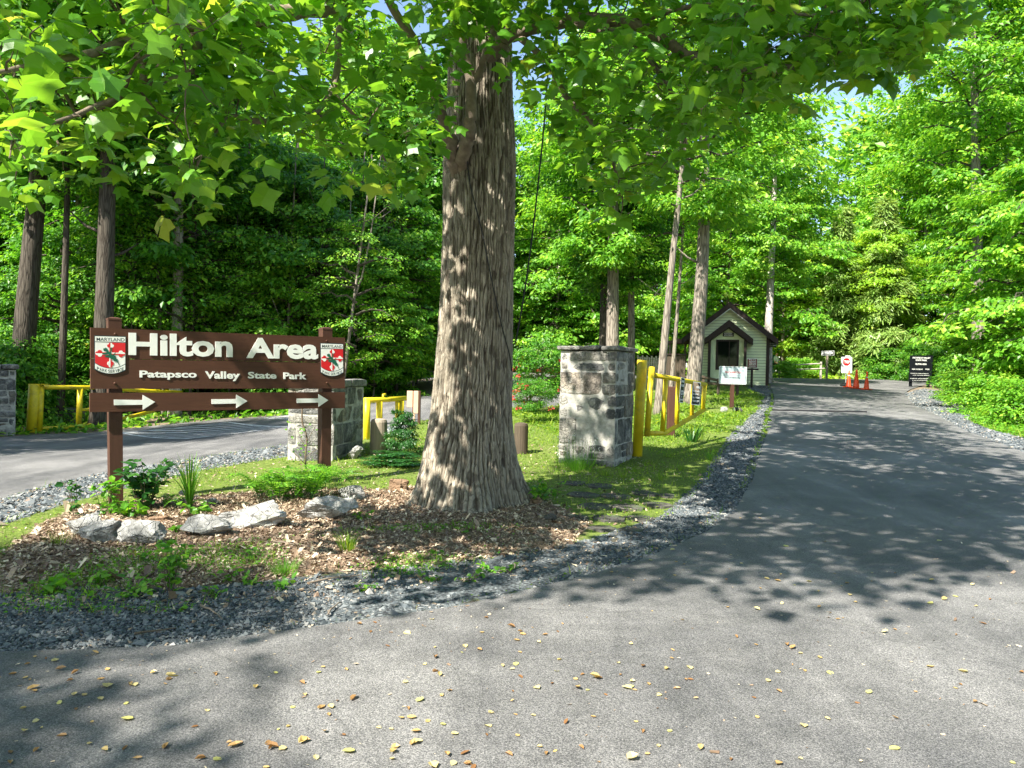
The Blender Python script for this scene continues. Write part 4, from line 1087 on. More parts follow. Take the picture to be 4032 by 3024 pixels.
# woods: many thin stems with layered crowns
def side_ok(x, y):
    a = dist_poly(np.array(x), np.array(y), ROAD_MAIN); b = dist_poly(np.array(x), np.array(y), ROAD_EXIT)
    return max(a, b) < -1.6
placed = []
def place(kind, maker, boxes, n, lab, group, smin, smax, mind=1.6, cond=None):
    k = 0; g = 0
    while k < n and g < n * 60:
        g += 1; bx = boxes[RNG.integers(len(boxes))]
        px = RNG.uniform(bx[0], bx[1]); Y = RNG.uniform(bx[2], bx[3]); x, y = at_px(px, Y)
        if not side_ok(x, y) or (cond and not cond(x, y)): continue
        if any((x - a) ** 2 + (y - b) ** 2 < mind ** 2 for a, b in placed): continue
        if abs(x - 10.3) < 4.2 and 30 < y < 41.5: continue
        placed.append((x, y)); copy_tree(kind, x, y, lab, group, RNG.uniform(smin, smax), maker=maker); k += 1
mk = lambda crown, H, r, bark, lean=(0, 0), seed=0, cs=1.0: (lambda x, y, lab, grp: tree_at(x, y, crown, lab, grp, H, r, cs, 0, lean, bark, seed))
LEFT = [(-500, 450, 25.5, 42), (450, 1750, 28, 44), (450, 1750, 28, 44)]; MIDL = [(900, 2300, 40, 62)]
CENT = [(1500, 2700, 40, 66)]
G1 = 'thin understory trees in the woods beyond the exit road'; L1 = 'thin dark understory tree in the woods beyond the exit road'
G2 = 'tall slender trees in the woods on the left'; L2 = 'tall slender grey trunk with high leaves in the woods on the left'
G3 = 'leafy trees far behind the junction'; L3 = 'bright leafy tree in the wood far behind the junction'
place('ua', mk('under_a', 7.5, .07, 'bark_dark', (.3, 0), 1), LEFT, 15, L1, G1, .8, 1.25)
place('ub', mk('under_b', 9, .085, 'bark_dark', (-.4, 0), 2), LEFT, 14, L1, G1, .85, 1.3)
place('uc', mk('under_c', 6.5, .05, 'bark', (.4, 0), 3), [(500, 1750, 24, 46)], 11, L1, G1, .8, 1.3)
place('ta', mk('tall_b', 19, .19, 'bark', (.3, 0), 4, .9), [(-700, 1700, 26, 50)], 12, L2, G2, .8, 1.1, 2.5)
place('tb', mk('tall_a', 21, .17, 'bark', (-.3, 0), 5, .9), [(500, 2300, 44, 70)], 12, L2, G2, .8, 1.15, 2.5)
place('ba', mk('bright_a', 8.5, .09, 'bark', (.2, 0), 6), [(1500, 2700, 47, 66)], 10, L3, G3, .9, 1.4, 2.0)
place('bb', mk('bright_b', 10.5, .12, 'bark', (-.2, 0), 7), [(2600, 3500, 56, 76)], 9, L3, G3, .9, 1.4, 2.4)
place('tc', mk('tall_a', 21, .2, 'bark', (.4, 0), 8, 1.0), [(2200, 4200, 58, 84)], 15, L3, G3, .9, 1.3, 2.6)
G4 = 'leafy trees massed along the right side of the road'; L4 = 'sunlit tree with layered drooping branches right of the road'
RIGHTC = lambda x, y: x > 11 + (y - 18) * .32 and not (x < 22 and 33 < y < 46)
place('bc', mk('bright_b', 10.5, .14, 'bark', (-.2, 0), 9), [(4080, 5300, 24, 36), (4060, 5300, 37, 48), (3800, 4800, 50, 58)], 15, L4, G4, .9, 1.25, 2.2, RIGHTC)
place('bd', mk('bright_a', 8.5, .1, 'bark', (.2, 0), 10), [(4100, 5000, 24, 34), (4040, 5000, 36, 49)], 13, L4, G4, .9, 1.3, 2.0, RIGHTC)
place('te', mk('tall_a', 21, .24, 'bark', (.2, 0), 11, 1.0), [(3650, 4900, 42, 62)], 11, L4, G4, .9, 1.2, 2.6, RIGHTC)
G5 = 'leafy trees between the pillar and the hut'; L5 = 'leafy young tree on the ground between stone pillar and ranger hut'
place('ac', mk('under_c', 6.5, .06, 'bark', (.2, 0), 12), [(2050, 2400, 30, 38)], 5, L5, G5, .8, 1.1, 1.8)

G6 = 'slender saplings at the near edge of the woods'; L6 = 'slender sapling with sparse leaves at the near edge of the woods'
place('sa', mk('airy', 8, .045, 'bark_dark', (.4, .1), 15, .75), [(480, 1700, 24.5, 29)], 11, L6, G6, .8, 1.2, .9)
place('sb', mk('airy', 10, .06, 'bark', (-.5, .1), 16, .8), [(480, 1750, 25, 30)], 7, L6, G6, .85, 1.3, .9)
place('tf', mk('tall_b', 19, .2, 'bark', (-.2, 0), 17, .95), [(1250, 1900, 42, 58)], 7, L2, G2, .95, 1.2, 2.2)
# particular trees and bushes
def particular(px, Y, crown, lab, **kw):
    x, y = at_px(px, Y); return tree_at(x, y, crown, lab, **kw)
particular(3300, 57, 'spruce', 'yellow-green drooping spruce behind the STOP sign', H=12, r=.16, cs=1.05, bark='bark', seed=31, name='spruce', lean=(0, 0))
particular(3470, 56, 'spruce', 'taller drooping spruce partly hidden right of the first spruce', H=13, r=.16, cs=1.1, bark='bark', seed=32, name='spruce')
particular(3160, 59, 'yellow', 'bright yellow-green maple between the hut and the spruce', H=8, r=.1, cs=1.25, seed=33, name='maple')
particular(3440, 56, 'yellow', 'bright yellow-green young maple overhanging the STOP sign', H=9, r=.1, cs=1.0, cz=2.5, seed=34, name='maple')
particular(2860, 44, 'bright_a', 'leafy tree spreading its branches over the hut roof', H=9, r=.12, cs=1.15, cz=1.5, seed=35)
particular(2640, 29, 'airy', 'dogwood with flat leafy sprays in front of the hut trunk', H=9, r=.09, cs=.9, cz=3.6, seed=37, name='dogwood', lean=(.5, 0))

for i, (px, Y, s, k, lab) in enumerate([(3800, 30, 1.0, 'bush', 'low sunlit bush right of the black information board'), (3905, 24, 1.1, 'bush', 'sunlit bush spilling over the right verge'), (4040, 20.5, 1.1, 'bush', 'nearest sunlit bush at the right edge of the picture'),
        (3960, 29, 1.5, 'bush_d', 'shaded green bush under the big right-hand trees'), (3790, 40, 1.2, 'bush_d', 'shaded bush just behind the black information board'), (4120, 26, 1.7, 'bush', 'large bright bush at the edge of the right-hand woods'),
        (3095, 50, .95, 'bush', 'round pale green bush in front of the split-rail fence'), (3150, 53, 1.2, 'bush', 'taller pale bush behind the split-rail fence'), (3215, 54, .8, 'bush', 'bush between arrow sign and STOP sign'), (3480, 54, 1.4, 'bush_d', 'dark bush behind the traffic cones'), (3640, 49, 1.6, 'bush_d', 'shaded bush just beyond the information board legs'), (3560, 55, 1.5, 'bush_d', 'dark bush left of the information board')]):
    x, y = at_px(px, Y); t = thing('bush', lab, 'bush', (x, y, Z(x, y)), RNG.uniform(0, 6)); c = link('foliage', CM[k], t); c.scale = (s, s, s * .8)
sh = []
g = 0
while len(sh) < 26 and g < 900:
    g += 1; px = RNG.uniform(-300, 2300); Y = RNG.uniform(20, 48); x, y = at_px(px, Y)
    if not side_ok(x, y) or (x > farL[3][0] and y < 45 and x > -11 + (y - 20) * .25): continue
    sh.append((x, y)); t = thing('bush', 'dark leafy bush on the floor of the woods beyond the exit road', 'bush', (x, y, Z(x, y)), RNG.uniform(0, 6), 'bushes on the forest floor')
    c = link('foliage', CM['bush_d'], t); s = RNG.uniform(.8, 1.5); c.scale = (s, s, s)

# far wood closing the view: one mass
bag = Bag(); n = 115000
ang = RNG.uniform(-1.15, 1.2, n); rad = RNG.uniform(74, 96, n); lump = vnoise(np.stack([ang * 9, rad * .12, ang * 0], 1), 30)
x = np.sin(ang) * rad; y = np.cos(ang) * rad
z = zf(x, y) + np.where(np.arange(n) < 25000, RNG.random(n) * 6, RNG.random(n) ** .9 * (26 + 10 * (lump - .5))); cl = vnoise(np.stack([x * .35, y * .35, z * .5], 1), 31); k = cl > .30
pos = np.stack([x, y, z], 1)[k]
nrm = RNG.normal(0, .45, (len(pos), 3)); nrm[:, 2] += .75; nrm[:, 1] -= .4
a = RNG.uniform(0, 6.28, len(pos))
bag.inst(T_LEAF, F_LEAF, pos, frames(nrm, np.stack([np.cos(a), np.sin(a), a * 0 - .3], 1)), .75 * RNG.lognormal(0, .3, len(pos)), 0)
tag(link('far_woods', bag.mesh('far_woods', [M['leaf_bright']])), 'distant wood closing the view behind every nearer tree', 'woods', kind='stuff')

# trees standing left of and behind the photographer: they shade the exit road, the woods edge and the near left corner
for i, (x, y, cr, cs, cz, H) in enumerate([(-27, 6, 'tall_b', 1.1, 0, 18), (-11.0, -4.5, 'tall_b', .85, 0, 12), (-11.6, -7.4, 'tall_b', .82, 0, 12), (-17.5, 9.5, 'tall_b', .85, 0, 17)]):
    tree_at(x, y, cr, 'tall roadside tree standing left of the fork beyond the picture', 'roadside trees left of the fork', H, .28, cs, cz, (0, 0), 'bark', 60 + i, crs=(cs, cs, .66) if H == 12 else None)

for i, (x, y) in enumerate([(-16, -26), (-6, -24), (4, -27), (14, -23), (24, -20), (-26, -16), (30, -8)]):
    copy_tree('behind', x, y, 'tall tree across the road behind the photographer', 'trees behind the photographer', RNG.uniform(.85, 1.05), maker=mk('tall_b', 17, .25, 'bark', (.3, 0), 70, 1.0))
# ------------------------------------------------------------------ lettering
def text_data(body, bold=0.0):
    cu = bpy.data.curves.new('txt', 'FONT'); cu.body = body; cu.align_x = 'CENTER'; cu.offset = bold; cu.resolution_u = 3
    ob = bpy.data.objects.new('txt', cu); COL.objects.link(ob)
    bpy.context.view_layer.update()
    dg = bpy.context.evaluated_depsgraph_get(); me = bpy.data.meshes.new_from_object(ob.evaluated_get(dg))
    V_ = np.array([tuple(v.co) for v in me.vertices]); fs = [list(p.vertices) for p in me.polygons]
    bpy.data.objects.remove(ob); bpy.data.curves.remove(cu); bpy.data.meshes.remove(me)
    return V_, fs
_tc = {}
def glyphs(body, bold):
    k = (body, bold)
    if k not in _tc: _tc[k] = text_data(body, bold)
    return _tc[k]
def text_mb(mb, body, quad, y, th=0.002, bold=0.0, mi=0, arc=None):
    """fit the text into quad (x0,x1,z0,z1) of the local x/z plane, facing -y, front at y. quad may be 4 corners (bl, br, tr, tl)"""
    V_, fs = glyphs(body, bold); lo = V_.min(0); hi = V_.max(0)
    u = (V_[:, 0] - lo[0]) / max(hi[0] - lo[0], 1e-6); v = (V_[:, 1] - lo[1]) / max(hi[1] - lo[1], 1e-6)
    if len(quad) == 4 and not hasattr(quad[0], '__len__'):
        x0, x1, z0, z1 = quad; quad = ((x0, z0), (x1, z0), (x1, z1), (x0, z1))
    q = np.array(quad, float); b = q[0] + (q[1] - q[0]) * u[:, None]; t = q[3] + (q[2] - q[3]) * u[:, None]; w = b + (t - b) * v[:, None]
    if arc is not None: w[:, 1] += arc * (4 * (u - .5) ** 2)
    n = len(w); vs = [(a, y, c) for a, c in w] + [(a, y + th, c) for a, c in w]; out = []
    from collections import Counter
    ec = {}
    for f in fs:
        out.append(tuple(f))
        for i in range(len(f)): ec[(f[i], f[(i + 1) % len(f)])] = 1
    for (a, c) in ec:
        if (c, a) not in ec: out.append((c, a, a + n, c + n))
    mb.add(vs, out, mi); return mb

class Face:
    """a vertical plane through two ground points; maps photo pixels to local (x, z)"""
    def __init__(s, A, B, z0=None):
        s.A = Vector(A); s.B = Vector(B); s.o = (s.A + s.B) / 2
        s.z0 = s.o.z if z0 is None else z0; s.o.z = s.z0
        d = (s.B - s.A); d.z = 0; s.d = d.normalized(); s.n = Vector((s.d.y, -s.d.x, 0)); s.rz = math.atan2(s.d.y, s.d.x)
    def __call__(s, px, py, off=0.0):
        r = ray(px, py); o = s.o + s.n * off; t = (o - CAM).dot(s.n) / r.dot(s.n); p = CAM + r * t
        return ((p - s.o).dot(s.d), p.z - s.z0)

# ------------------------------------------------------------------ the park sign
gl, gr = G(455, 1992), P(1275, 1500, 9.95); gr.z = Z(gr.x, gr.y)
SF = Face(gl, gr, 0.0)
def z1(x, y): return SF(300 + .5727 * x, 1200 + .5727 * y)
sign = thing('park_sign', 'brown wooden park entrance sign with two shields, white lettering and three arrows', 'sign', (SF.o.x, SF.o.y, 0), SF.rz)
TH = 0.045
c = [z1(99, 156), z1(1849, 226), z1(1848, 575), z1(100, 578)]
midl = z1(100, 368); midr = z1(1848, 398)
mb = MB(); mb.prism([c[0], c[1], (midr[0], midr[1] + .0015), (midl[0], midl[1] + .0015)], 0, TH); mb.build('upper_board', [M['brown']], sign)
mb = MB(); mb.prism([(midl[0], midl[1] - .0025), (midr[0], midr[1] - .0025), c[2], c[3]], 0.001, TH); mb.build('lower_board', [M['brown']], sign)
mb = MB(); mb.prism([z1(95, 606), z1(1849, 601), z1(1848, 711), z1(94, 738)], 0, TH); mb.build('arrow_board', [M['brown']], sign)
PW = .135
for (tx, ty, bx, lean) in ((258, 86, 272, 0), (1714, 155, 1702, 0)):
    t_ = SF(300 + .5727 * tx, 1200 + .5727 * ty, -.12); b_ = SF(300 + .5727 * bx, 1200 + .5727 * 1300, -.12)
    zt = t_[1]; xt = t_[0]; xb_ = b_[0] + (b_[0] - xt) * .3 * 0
    mb = MB(); w = PW / 2
    pr = [(w, -.3), (w, zt - .035), (w * 1.04, zt - .035), (w * 1.04, zt - .015), (w * .45, zt)]
    vs = []; fs = []
    for r_, z_ in pr:
        xx = xb_ + (xt - xb_) * (z_ + .0) / zt
        vs += [(xx - r_, .05 + w - r_, z_), (xx + r_, .05 + w - r_, z_), (xx + r_, .05 + w + r_, z_), (xx - r_, .05 + w + r_, z_)]
    for i in range(len(pr) - 1):
        for k in range(4): fs.append((i * 4 + k, i * 4 + (k + 1) % 4, i * 4 + 4 + (k + 1) % 4, i * 4 + 4 + k))
    fs.append((len(pr) * 4 - 4, len(pr) * 4 - 3, len(pr) * 4 - 2, len(pr) * 4 - 1)); mb.add(vs, fs); mb.build('post', [M['brown_post']], sign)
def qd(a, b, c_, d): return [z1(*a), z1(*b), z1(*c_), z1(*d)]
mb = MB()
text_mb(mb, 'Hilton', qd((360, 347), (1075, 362), (1075, 208), (360, 192)), -.008, .008, .034); mb.build('lettering', [M['white']], sign); mb = MB()
text_mb(mb, 'Area', qd((1168, 368), (1662, 376), (1664, 232), (1168, 226)), -.008, .008, .034); mb.build('lettering', [M['white']], sign)
for wd, x0, x1, y0b, y0t in (('Patapsco', 436, 828, 514, 452), ('Valley', 885, 1125, 523, 457), ('State', 1180, 1376, 507, 461), ('Park', 1424, 1582, 511, 465)):
    mb = MB(); text_mb(mb, wd, qd((x0, y0b), (x1, y0b + 2), (x1, y0t + 2), (x0, y0t)), -.006, .006, .03); mb.build('lettering', [M['white']], sign)
for pts in ([(258, 652), (455, 655), (457, 620), (541, 668), (458, 721), (456, 687), (260, 690)], [(930, 650), (1098, 648), (1099, 617), (1176, 662), (1100, 710), (1099, 678), (931, 682)], [(1515, 645), (1664, 644), (1664, 614), (1732, 656), (1665, 701), (1664, 672), (1516, 675)]):
    MB().prism([z1(*p) for p in pts], -.008, 0).build('arrow', [M['white']], sign)
for x, y in ((267, 201), (266, 540), (1722, 248), (1724, 537)):
    q = z1(x, y); mb = MB(); mb.lathe([(.014, 0), (.013, .006), (.007, .011)], 12)
    mb.v = [(v[0] + q[0], -v[2], v[1] + q[1]) for v in mb.v]; mb.f = [f[::-1] for f in mb.f]; mb.build('bolt', [M['brown']], sign)

def shield(TL, TR, BR, BL):
    """corners (x,z) of the plate's rectangle in sign space; own coordinates come from a close look: x 140..965, y 470..1370, tip y 1490"""
    TL, TR, BR, BL = [np.array(p) for p in (TL, TR, BR, BL)]
    def m(x, y):
        u = (x - 140) / 825; v = (y - 470) / 900
        a = TL + (TR - TL) * u; b = BL + (BR - BL) * u; q = a + (b - a) * v; return (q[0], q[1])
    def arcpts(y0, dy, x0=140, x1=965, n=14): return [(x0 + (x1 - x0) * i / n, y0 + dy * (1 - (2 * i / n - 1) ** 2)) for i in range(n + 1)]
    def rect(pts): return [m(*p) for p in pts]
    plate = [(140, 470), (965, 470)] + arcpts(1370, 115)[::-1]
    sh_ = MB().prism(rect(plate), -.006, -.001).build('shield', [M['ink']], sign)
    ins = [(158, 490), (947, 490)] + arcpts(1352, 115, 158, 947)[::-1]
    MB().prism(rect(ins), -.0075, -.005).build('shield_face', [M['white']], sh_)
    mb = MB(); mb.prism(rect([(158, 628), (947, 628), (947, 645), (158, 645)]), -.0082, -.007)
    lo = arcpts(1195, 125, 158, 947); mb.prism(rect(lo + [(x, y + 14) for x, y in lo[::-1]]), -.0082, -.007)
    cx, cy = 555, 940
    text_mb(mb, 'MARYLAND', [m(195, 610), m(925, 610), m(925, 522), m(195, 522)], -.0082, .001, .008)
    # words on the lower arc, letter by letter
    for wd, xa, xe in (('PARK', 205, 470), ('SERVICE', 495, 905)):
        n = len(wd); wts = [.55 if ch == 'I' else 1 for ch in wd]; tot = sum(wts) + .22 * (n - 1); x = xa
        for ch, w_ in zip(wd, wts):
            wl = (xe - xa) * w_ / tot; f = lambda X: 1345 + 105 * (1 - ((X - 552) / 413) ** 2) - 5
            g0, g1 = f(x), f(x + wl)
            text_mb(mb, ch, [m(x, g0), m(x + wl, g1), m(x + wl + (g1 - g0) * -.0, g1 - 78), m(x, g0 - 78)], -.0082, .001, .008); x += wl + (xe - xa) * .22 / tot
    mb.build('shield_lettering', [M['ink']], sh_)
    # red quarters
    mb = MB(); mb.prism(rect([(cx, 647), (947, 647), (947, cy), (cx, cy)]), -.0085, -.007)
    arc = [p for p in arcpts(1195, 125, 158, 947) if p[0] <= cx]
    yl = 1195 + 125; mb.prism(rect([(158, cy), (cx, cy), (cx, 1195 + 125)] + arc[::-1]), -.0085, -.007); mb.build('red_quarter', [M['red']], sh_)
    half = [(0, 0), (0, 30), (150, 30), (165, 36), (172, 72), (205, 92), (240, 78), (250, 48), (275, 44), (292, 18), (296, 0)]
    for wm, lst in (('white', [('up', 1), ('left', 1), ('right', -1), ('down', -1)]), ('red', [('up', -1), ('left', -1), ('right', 1), ('down', 1)])):
        mb = MB()
        for arm, sg in lst:
            ln = {'up': 293, 'left': 395, 'right': 390, 'down': 372}[arm] / 296
            pts = []
            for a, b in half:
                a *= ln
                if arm == 'up': pts.append((cx + sg * b, cy - a))
                elif arm == 'down': pts.append((cx + sg * b, cy + a))
                elif arm == 'left': pts.append((cx - a, cy + sg * b))
                else: pts.append((cx + a, cy + sg * b))
            mb.prism(rect(pts), -.0095, -.008)
        mb.build('cross_' + wm, [M[wm if wm == 'red' else 'white']], sh_)
    leaf = [(800, 1245), (780, 1245), (735, 1160), (700, 1145), (650, 1140), (625, 1100), (600, 1090), (560, 1085), (540, 1045), (490, 1050), (400, 1020), (420, 990), (510, 985), (515, 960), (430, 970), (345, 960), (330, 930), (400, 925), (450, 915), (440, 880), (390, 880), (365, 850), (375, 820), (365, 800), (415, 805), (430, 780), (470, 810), (490, 850), (510, 890), (545, 900), (550, 850), (548, 790), (575, 770), (590, 800), (590, 850), (570, 900), (580, 950), (610, 965), (640, 950), (680, 905), (690, 915), (650, 985), (690, 1000), (705, 1070), (750, 1085), (745, 1130), (770, 1190)]
    MB().prism(rect(leaf), -.0105, -.009).build('oak_leaf', [M['dgreen']], sh_)
def zq(x, y): return SF(350 + .1507 * x, 1250 + .1507 * y)
shield(zq(140, 470), zq(968, 492), zq(962, 1380), zq(140, 1355))
shield(z1(1678, 262), z1(1836, 268), z1(1837, 468), z1(1679, 466))

# ------------------------------------------------------------------ stone pillars
def rough_block(mb, c, d, rng, mi=0):
    k = 4; g = np.linspace(-1, 1, k + 1); vid = {}; vs = []; fs = []
    hd = np.array(d) / 2; off = rng.uniform(0, 50, 3); rnd = float(rng.random())
    def vert(p):
        key = tuple(np.round(p, 4))
        if key in vid: return vid[key]
        q = np.array(p, float) * hd
        e = np.sort(np.abs(p))[::-1]; nb = sum(e > .99)
        r_ = 1 - (.0 if nb < 2 else (.010 if nb == 2 else .018)) / max(.04, min(hd))
        q2 = np.array(p, float) * (hd - (0 if nb < 2 else .004 * nb))
        w = np.array([mnoise(q2 * 9 + off + s) for s in (0, 13, 29)]) * .009 + np.array([mnoise(q2 * 3 + off + s) for s in (5, 17, 31)]) * .012
        q2 = q2 + w
        vid[key] = len(vs); vs.append(np.array(c) + q2); return vid[key]
    for ax in range(3):
        o1, o2 = (ax + 1) % 3, (ax + 2) % 3
        for sg in (-1, 1):
            for i in range(k):
                for j in range(k):
                    cs_ = []
                    for a, b in ((i, j), (i + 1, j), (i + 1, j + 1), (i, j + 1)):
                        p = [0, 0, 0]; p[ax] = sg; p[o1] = g[a]; p[o2] = g[b]; cs_.append(vert(p))
                    fs.append(cs_ if sg > 0 else cs_[::-1])
    mb.add(vs, fs, mi, rnd)
from mathutils import noise as mn
def mnoise(p): return mn.noise(Vector([float(a) for a in p]))
def pillar(name, label, A, B, depth, H, cap_over, seed, ch=(.2, .42), capth=.085):
    """A, B: ground ends of the front face"""
    rng = np.random.default_rng(seed); fa = Face(A, B, min(A[2], B[2])); w = (Vector(B) - Vector(A)).to_2d().length
    root = thing(name, label, 'pillar', (fa.o.x, fa.o.y, fa.z0), fa.rz)
    mb = MB(); mb.box((0, depth / 2, H / 2 - .15), (w - .022, depth - .022, H + .3 - .02), mi=0)
    core = mb.build('mortar', [M['mortar']], root)
    mb = MB(); z = -.12; i = 0
    while z < H - .02:
        h = rng.uniform(*ch); h = min(h, H - z); 
        if H - z - h < .07: h = H - z
        g = .011
        def course(length, fixed, axis, inset):
            x = -length / 2 + inset
            while x < length / 2 - inset - .02:
                l = rng.uniform(.24, .78); 
                if length / 2 - inset - x - l < .12: l = length / 2 - inset - x
                hh = h
                parts = [(z, h)] if (rng.random() > .35 or h < .2) else [(z, h * .48), (z + h * .5, h * .5)]
                for zz_, h2 in parts:
                    cx_ = x + l / 2; pr = rng.uniform(-.014, .016)
                    dd = (l - g, .16 + pr * 2, h2 - g) if axis == 0 else (.16 + pr * 2, l - g, h2 - g)
                    cc = (cx_, fixed, zz_ + h2 / 2) if axis == 0 else (fixed, cx_ + depth / 2, zz_ + h2 / 2)
                    rough_block(mb, cc, dd, rng)
                x += l
        if i % 2 == 0:
            course(w, .08, 0, 0); course(w, depth - .08, 0, 0); course(depth, -w / 2 + .08, 1, .16); course(depth, w / 2 - .08, 1, .16)
        else:
            course(w, .08, 0, .16); course(w, depth - .08, 0, .16); course(depth, -w / 2 + .08, 1, 0); course(depth, w / 2 - .08, 1, 0)
        z += h; i += 1
    mb.build('masonry', [M['stone']], root)
    mb = MB(); W2, D2 = w + 2 * cap_over, depth + 2 * cap_over
    for (x0, x1) in ((-W2 / 2, -W2 * .12), (-W2 * .12, W2 * .2), (W2 * .2, W2 / 2)):
        for (y0, y1) in ((-cap_over, depth * .5), (depth * .5, depth + cap_over)):
            rough_block(mb, ((x0 + x1) / 2, (y0 + y1) / 2, H + capth / 2 + rng.uniform(-.004, .004)), (x1 - x0 - .012, y1 - y0 - .012, capth + rng.uniform(-.01, .02)), rng)
    mb.build('cap', [M['stone']], root); return root, fa
B = P(2427, 1500, 12.05); B.z = Z(B.x, B.y); A = P(2203, 1500, 12.05 + .40); A.z = Z(A.x, A.y)
hR = P(2210, 1372, A.y).z - min(A.z, B.z)
pr_, fR = pillar('stone_pillar', 'tall grey stone pillar with flat cap between the big tree and the yellow gate', A, B, 1.10, hR - .03, .055, 3)
A = P(1134, 1500, 12.1); A.z = Z(A.x, A.y); B = P(1316, 1500, 12.0); B.z = Z(B.x, B.y)
pillar('stone_pillar', 'short stone pillar with slab cap half hidden behind the park sign', A, B, 1.5, P(1340, 1525, 12.4).z - A.z, .05, 5, capth=.13)
A = G(-160, 1722); B = G(62, 1716)
pillar('stone_pillar', 'shaded stone pillar cut by the left edge beside the yellow gate', (A.x, A.y, A.z), (B.x, B.y, B.z), .9, P(40, 1455, B.y).z - B.z, .07, 7, capth=.13)

# ------------------------------------------------------------------ yellow gates
def gate(name, label, hinge, frame, rails, uprights, plates, depth0, depth1, xr, group=None, hr=.075):
    """everything traced as photo px with depth interpolated along px"""
    def D(px): return depth0 + (depth1 - depth0) * (px - xr[0]) / (xr[1] - xr[0])
    g = G(*hinge[1]); root = thing(name, label, 'gate', (g.x, g.y, g.z)); o = np.array(g)
    def W(p): return np.array(P(p[0], p[1], D(p[0]))) - o
    top = np.array(P(hinge[0][0], hinge[0][1], g.y)) - o
    mb = MB(); mb.tube([(0, 0, -.3), (top[0] * .5, 0, top[2] * .5), top], hr, 20); mb.build('hinge_post', [M['yellow']], root, True)
    for nm, pts, r in rails:
        mb = MB(); mb.tube([W(p) for p in pts], r, 14); mb.build(nm, [M['yellow']], root, True)
    for pts, r in uprights:
        mb = MB(); mb.tube([W(p) for p in pts], r, 14); mb.build('upright', [M['yellow']], root, True)
    for p, l in plates:
        q = W(p); q[1] = 0; mb = MB(); mb.box((q[0], 0, q[2]), (l, .11, .014)); mb.build('hinge_plate', [M['yellow']], root)
    return root, W
gate_r, WR = gate('gate', 'open yellow pipe gate hinged beside the tall stone pillar', ((2529, 1418), (2507, 1795)), None,
    [('top_rail', [(2572, 1477), (2680, 1496), (2779, 1515)], .044), ('bottom_rail', [(2557, 1706), (2617, 1706), (2775, 1612)], .044)],
    [([(2567, 1446), (2547, 1718)], .052), ([(2622, 1492), (2608, 1702)], .046), ([(2672, 1500), (2664, 1668)], .046), ([(2731, 1508), (2723, 1640)], .043), ([(2775, 1516), (2768, 1612)], .043)],
    [((2558, 1453), .26), ((2540, 1722), .26)], 12.95, 15.6, (2550, 2780), hr=.09)
r2 = lambda x, y: (x * .5425, 1350 + y * .5425)
gate('gate', 'open yellow pipe gate by the exit road behind the park sign at left', (r2(255, 300), r2(235, 655)), None,
    [('top_rail', [r2(325, 322), r2(660, 324), (590, 1540), (715, 1545)], .06), ('bottom_rail', [r2(300, 622), r2(580, 612), r2(800, 573), (590, 1622), (712, 1570)], .055), ('middle_rail', [r2(590, 486), r2(660, 483), (590, 1590)], .045)],
    [([r2(300, 310), r2(285, 636)], .075), ([r2(583, 325), r2(570, 612)], .075), ([(595, 1542), (592, 1612)], .045), ([(713, 1540), (712, 1572)], .045)],
    [(r2(290, 300), .5), (r2(270, 640), .5)], 19.9, 24.5, (150, 720), hr=.15)
r3 = lambda x, y: (1300 + x * .4521, 1400 + y * .4521)
gate('gate', 'yellow pipe gate with padlock stub beyond the short stone pillar', (r3(320, 385), r3(318, 730)), None,
    [('top_rail', [r3(300, 388), r3(480, 385), r3(662, 372)], .06), ('bottom_rail', [r3(300, 770), r3(520, 655), r3(718, 575)], .055), ('padlock_stub', [r3(462, 385), r3(462, 340), r3(482, 338)], .028)],
    [([r3(430, 400), r3(428, 700)], .075), ([r3(585, 400), r3(585, 620)], .055), ([r3(620, 395), r3(615, 612)], .07)],
    [(r3(455, 392), .12)], 17.2, 18.4, (1440, 1600), hr=.07)

def flat_sign(name, label, cat, corners, Y0, Y1, face, border=None, texts=(), th=.004, root=None, rim=0.02, rad=.03, part='panel', extra=None):
    """corners tl,tr,br,bl in px on the plane whose left edge is at depth Y0 and right edge at Y1"""
    a = P(*corners[3], Y0); b = P(*corners[2], Y1); fa = Face(a, b, 0.0)
    cs_ = [fa(*p) for p in corners]; cx_ = sum(p[0] for p in cs_) / 4
    def rounded(cs2, r_):
        out = []
        for i in range(4):
            p = np.array(cs2[i]); pa = np.array(cs2[i - 1]); pb = np.array(cs2[(i + 1) % 4])
            da = (pa - p) / np.linalg.norm(pa - p); db = (pb - p) / np.linalg.norm(pb - p)
            for k in range(5):
                t = k / 4; q = p + da * r_ * (1 - t) ** 2 + db * r_ * t ** 2; out.append(tuple(q))
        return out
    def shrink(cs2, k):
        c0 = np.mean(cs2, 0); out = []
        w = np.linalg.norm(np.array(cs2[1]) - cs2[0]); h = np.linalg.norm(np.array(cs2[3]) - cs2[0])
        for p in cs2:
            d = np.array(p) - c0; out.append(tuple(c0 + d * np.array([1 - 2 * k / w, 1 - 2 * k / h])))
        return out
    r = root
    if r is None:
        r = thing(name, label, cat, (fa.o.x, fa.o.y, 0), fa.rz)
    back = MB().prism(rounded(cs_, rad), -th, 0)
    pn = back.build(part, [M[border or face]], r)
    if root is not None:   # convert to root-local
        pn.matrix_basis = root.matrix_basis.inverted() @ (Matrix.Translation((fa.o.x, fa.o.y, 0)) @ Matrix.Rotation(fa.rz, 4, 'Z'))
    if border:
        MB().prism(rounded(shrink(cs_, rim), rad * .7), -th - .0015, -th + .0008).build('face', [M[face]], pn)
    mbs = {}
    for body, q, mat, bold in texts:
        mb = mbs.setdefault(mat, MB()); text_mb(mb, body, [fa(*p) for p in q], -th - .004, .0015, bold)
    for mat, mb in mbs.items(): mb.build('lettering', [M[mat]], pn)
    if extra: extra(fa, pn, th)
    return r, fa, pn
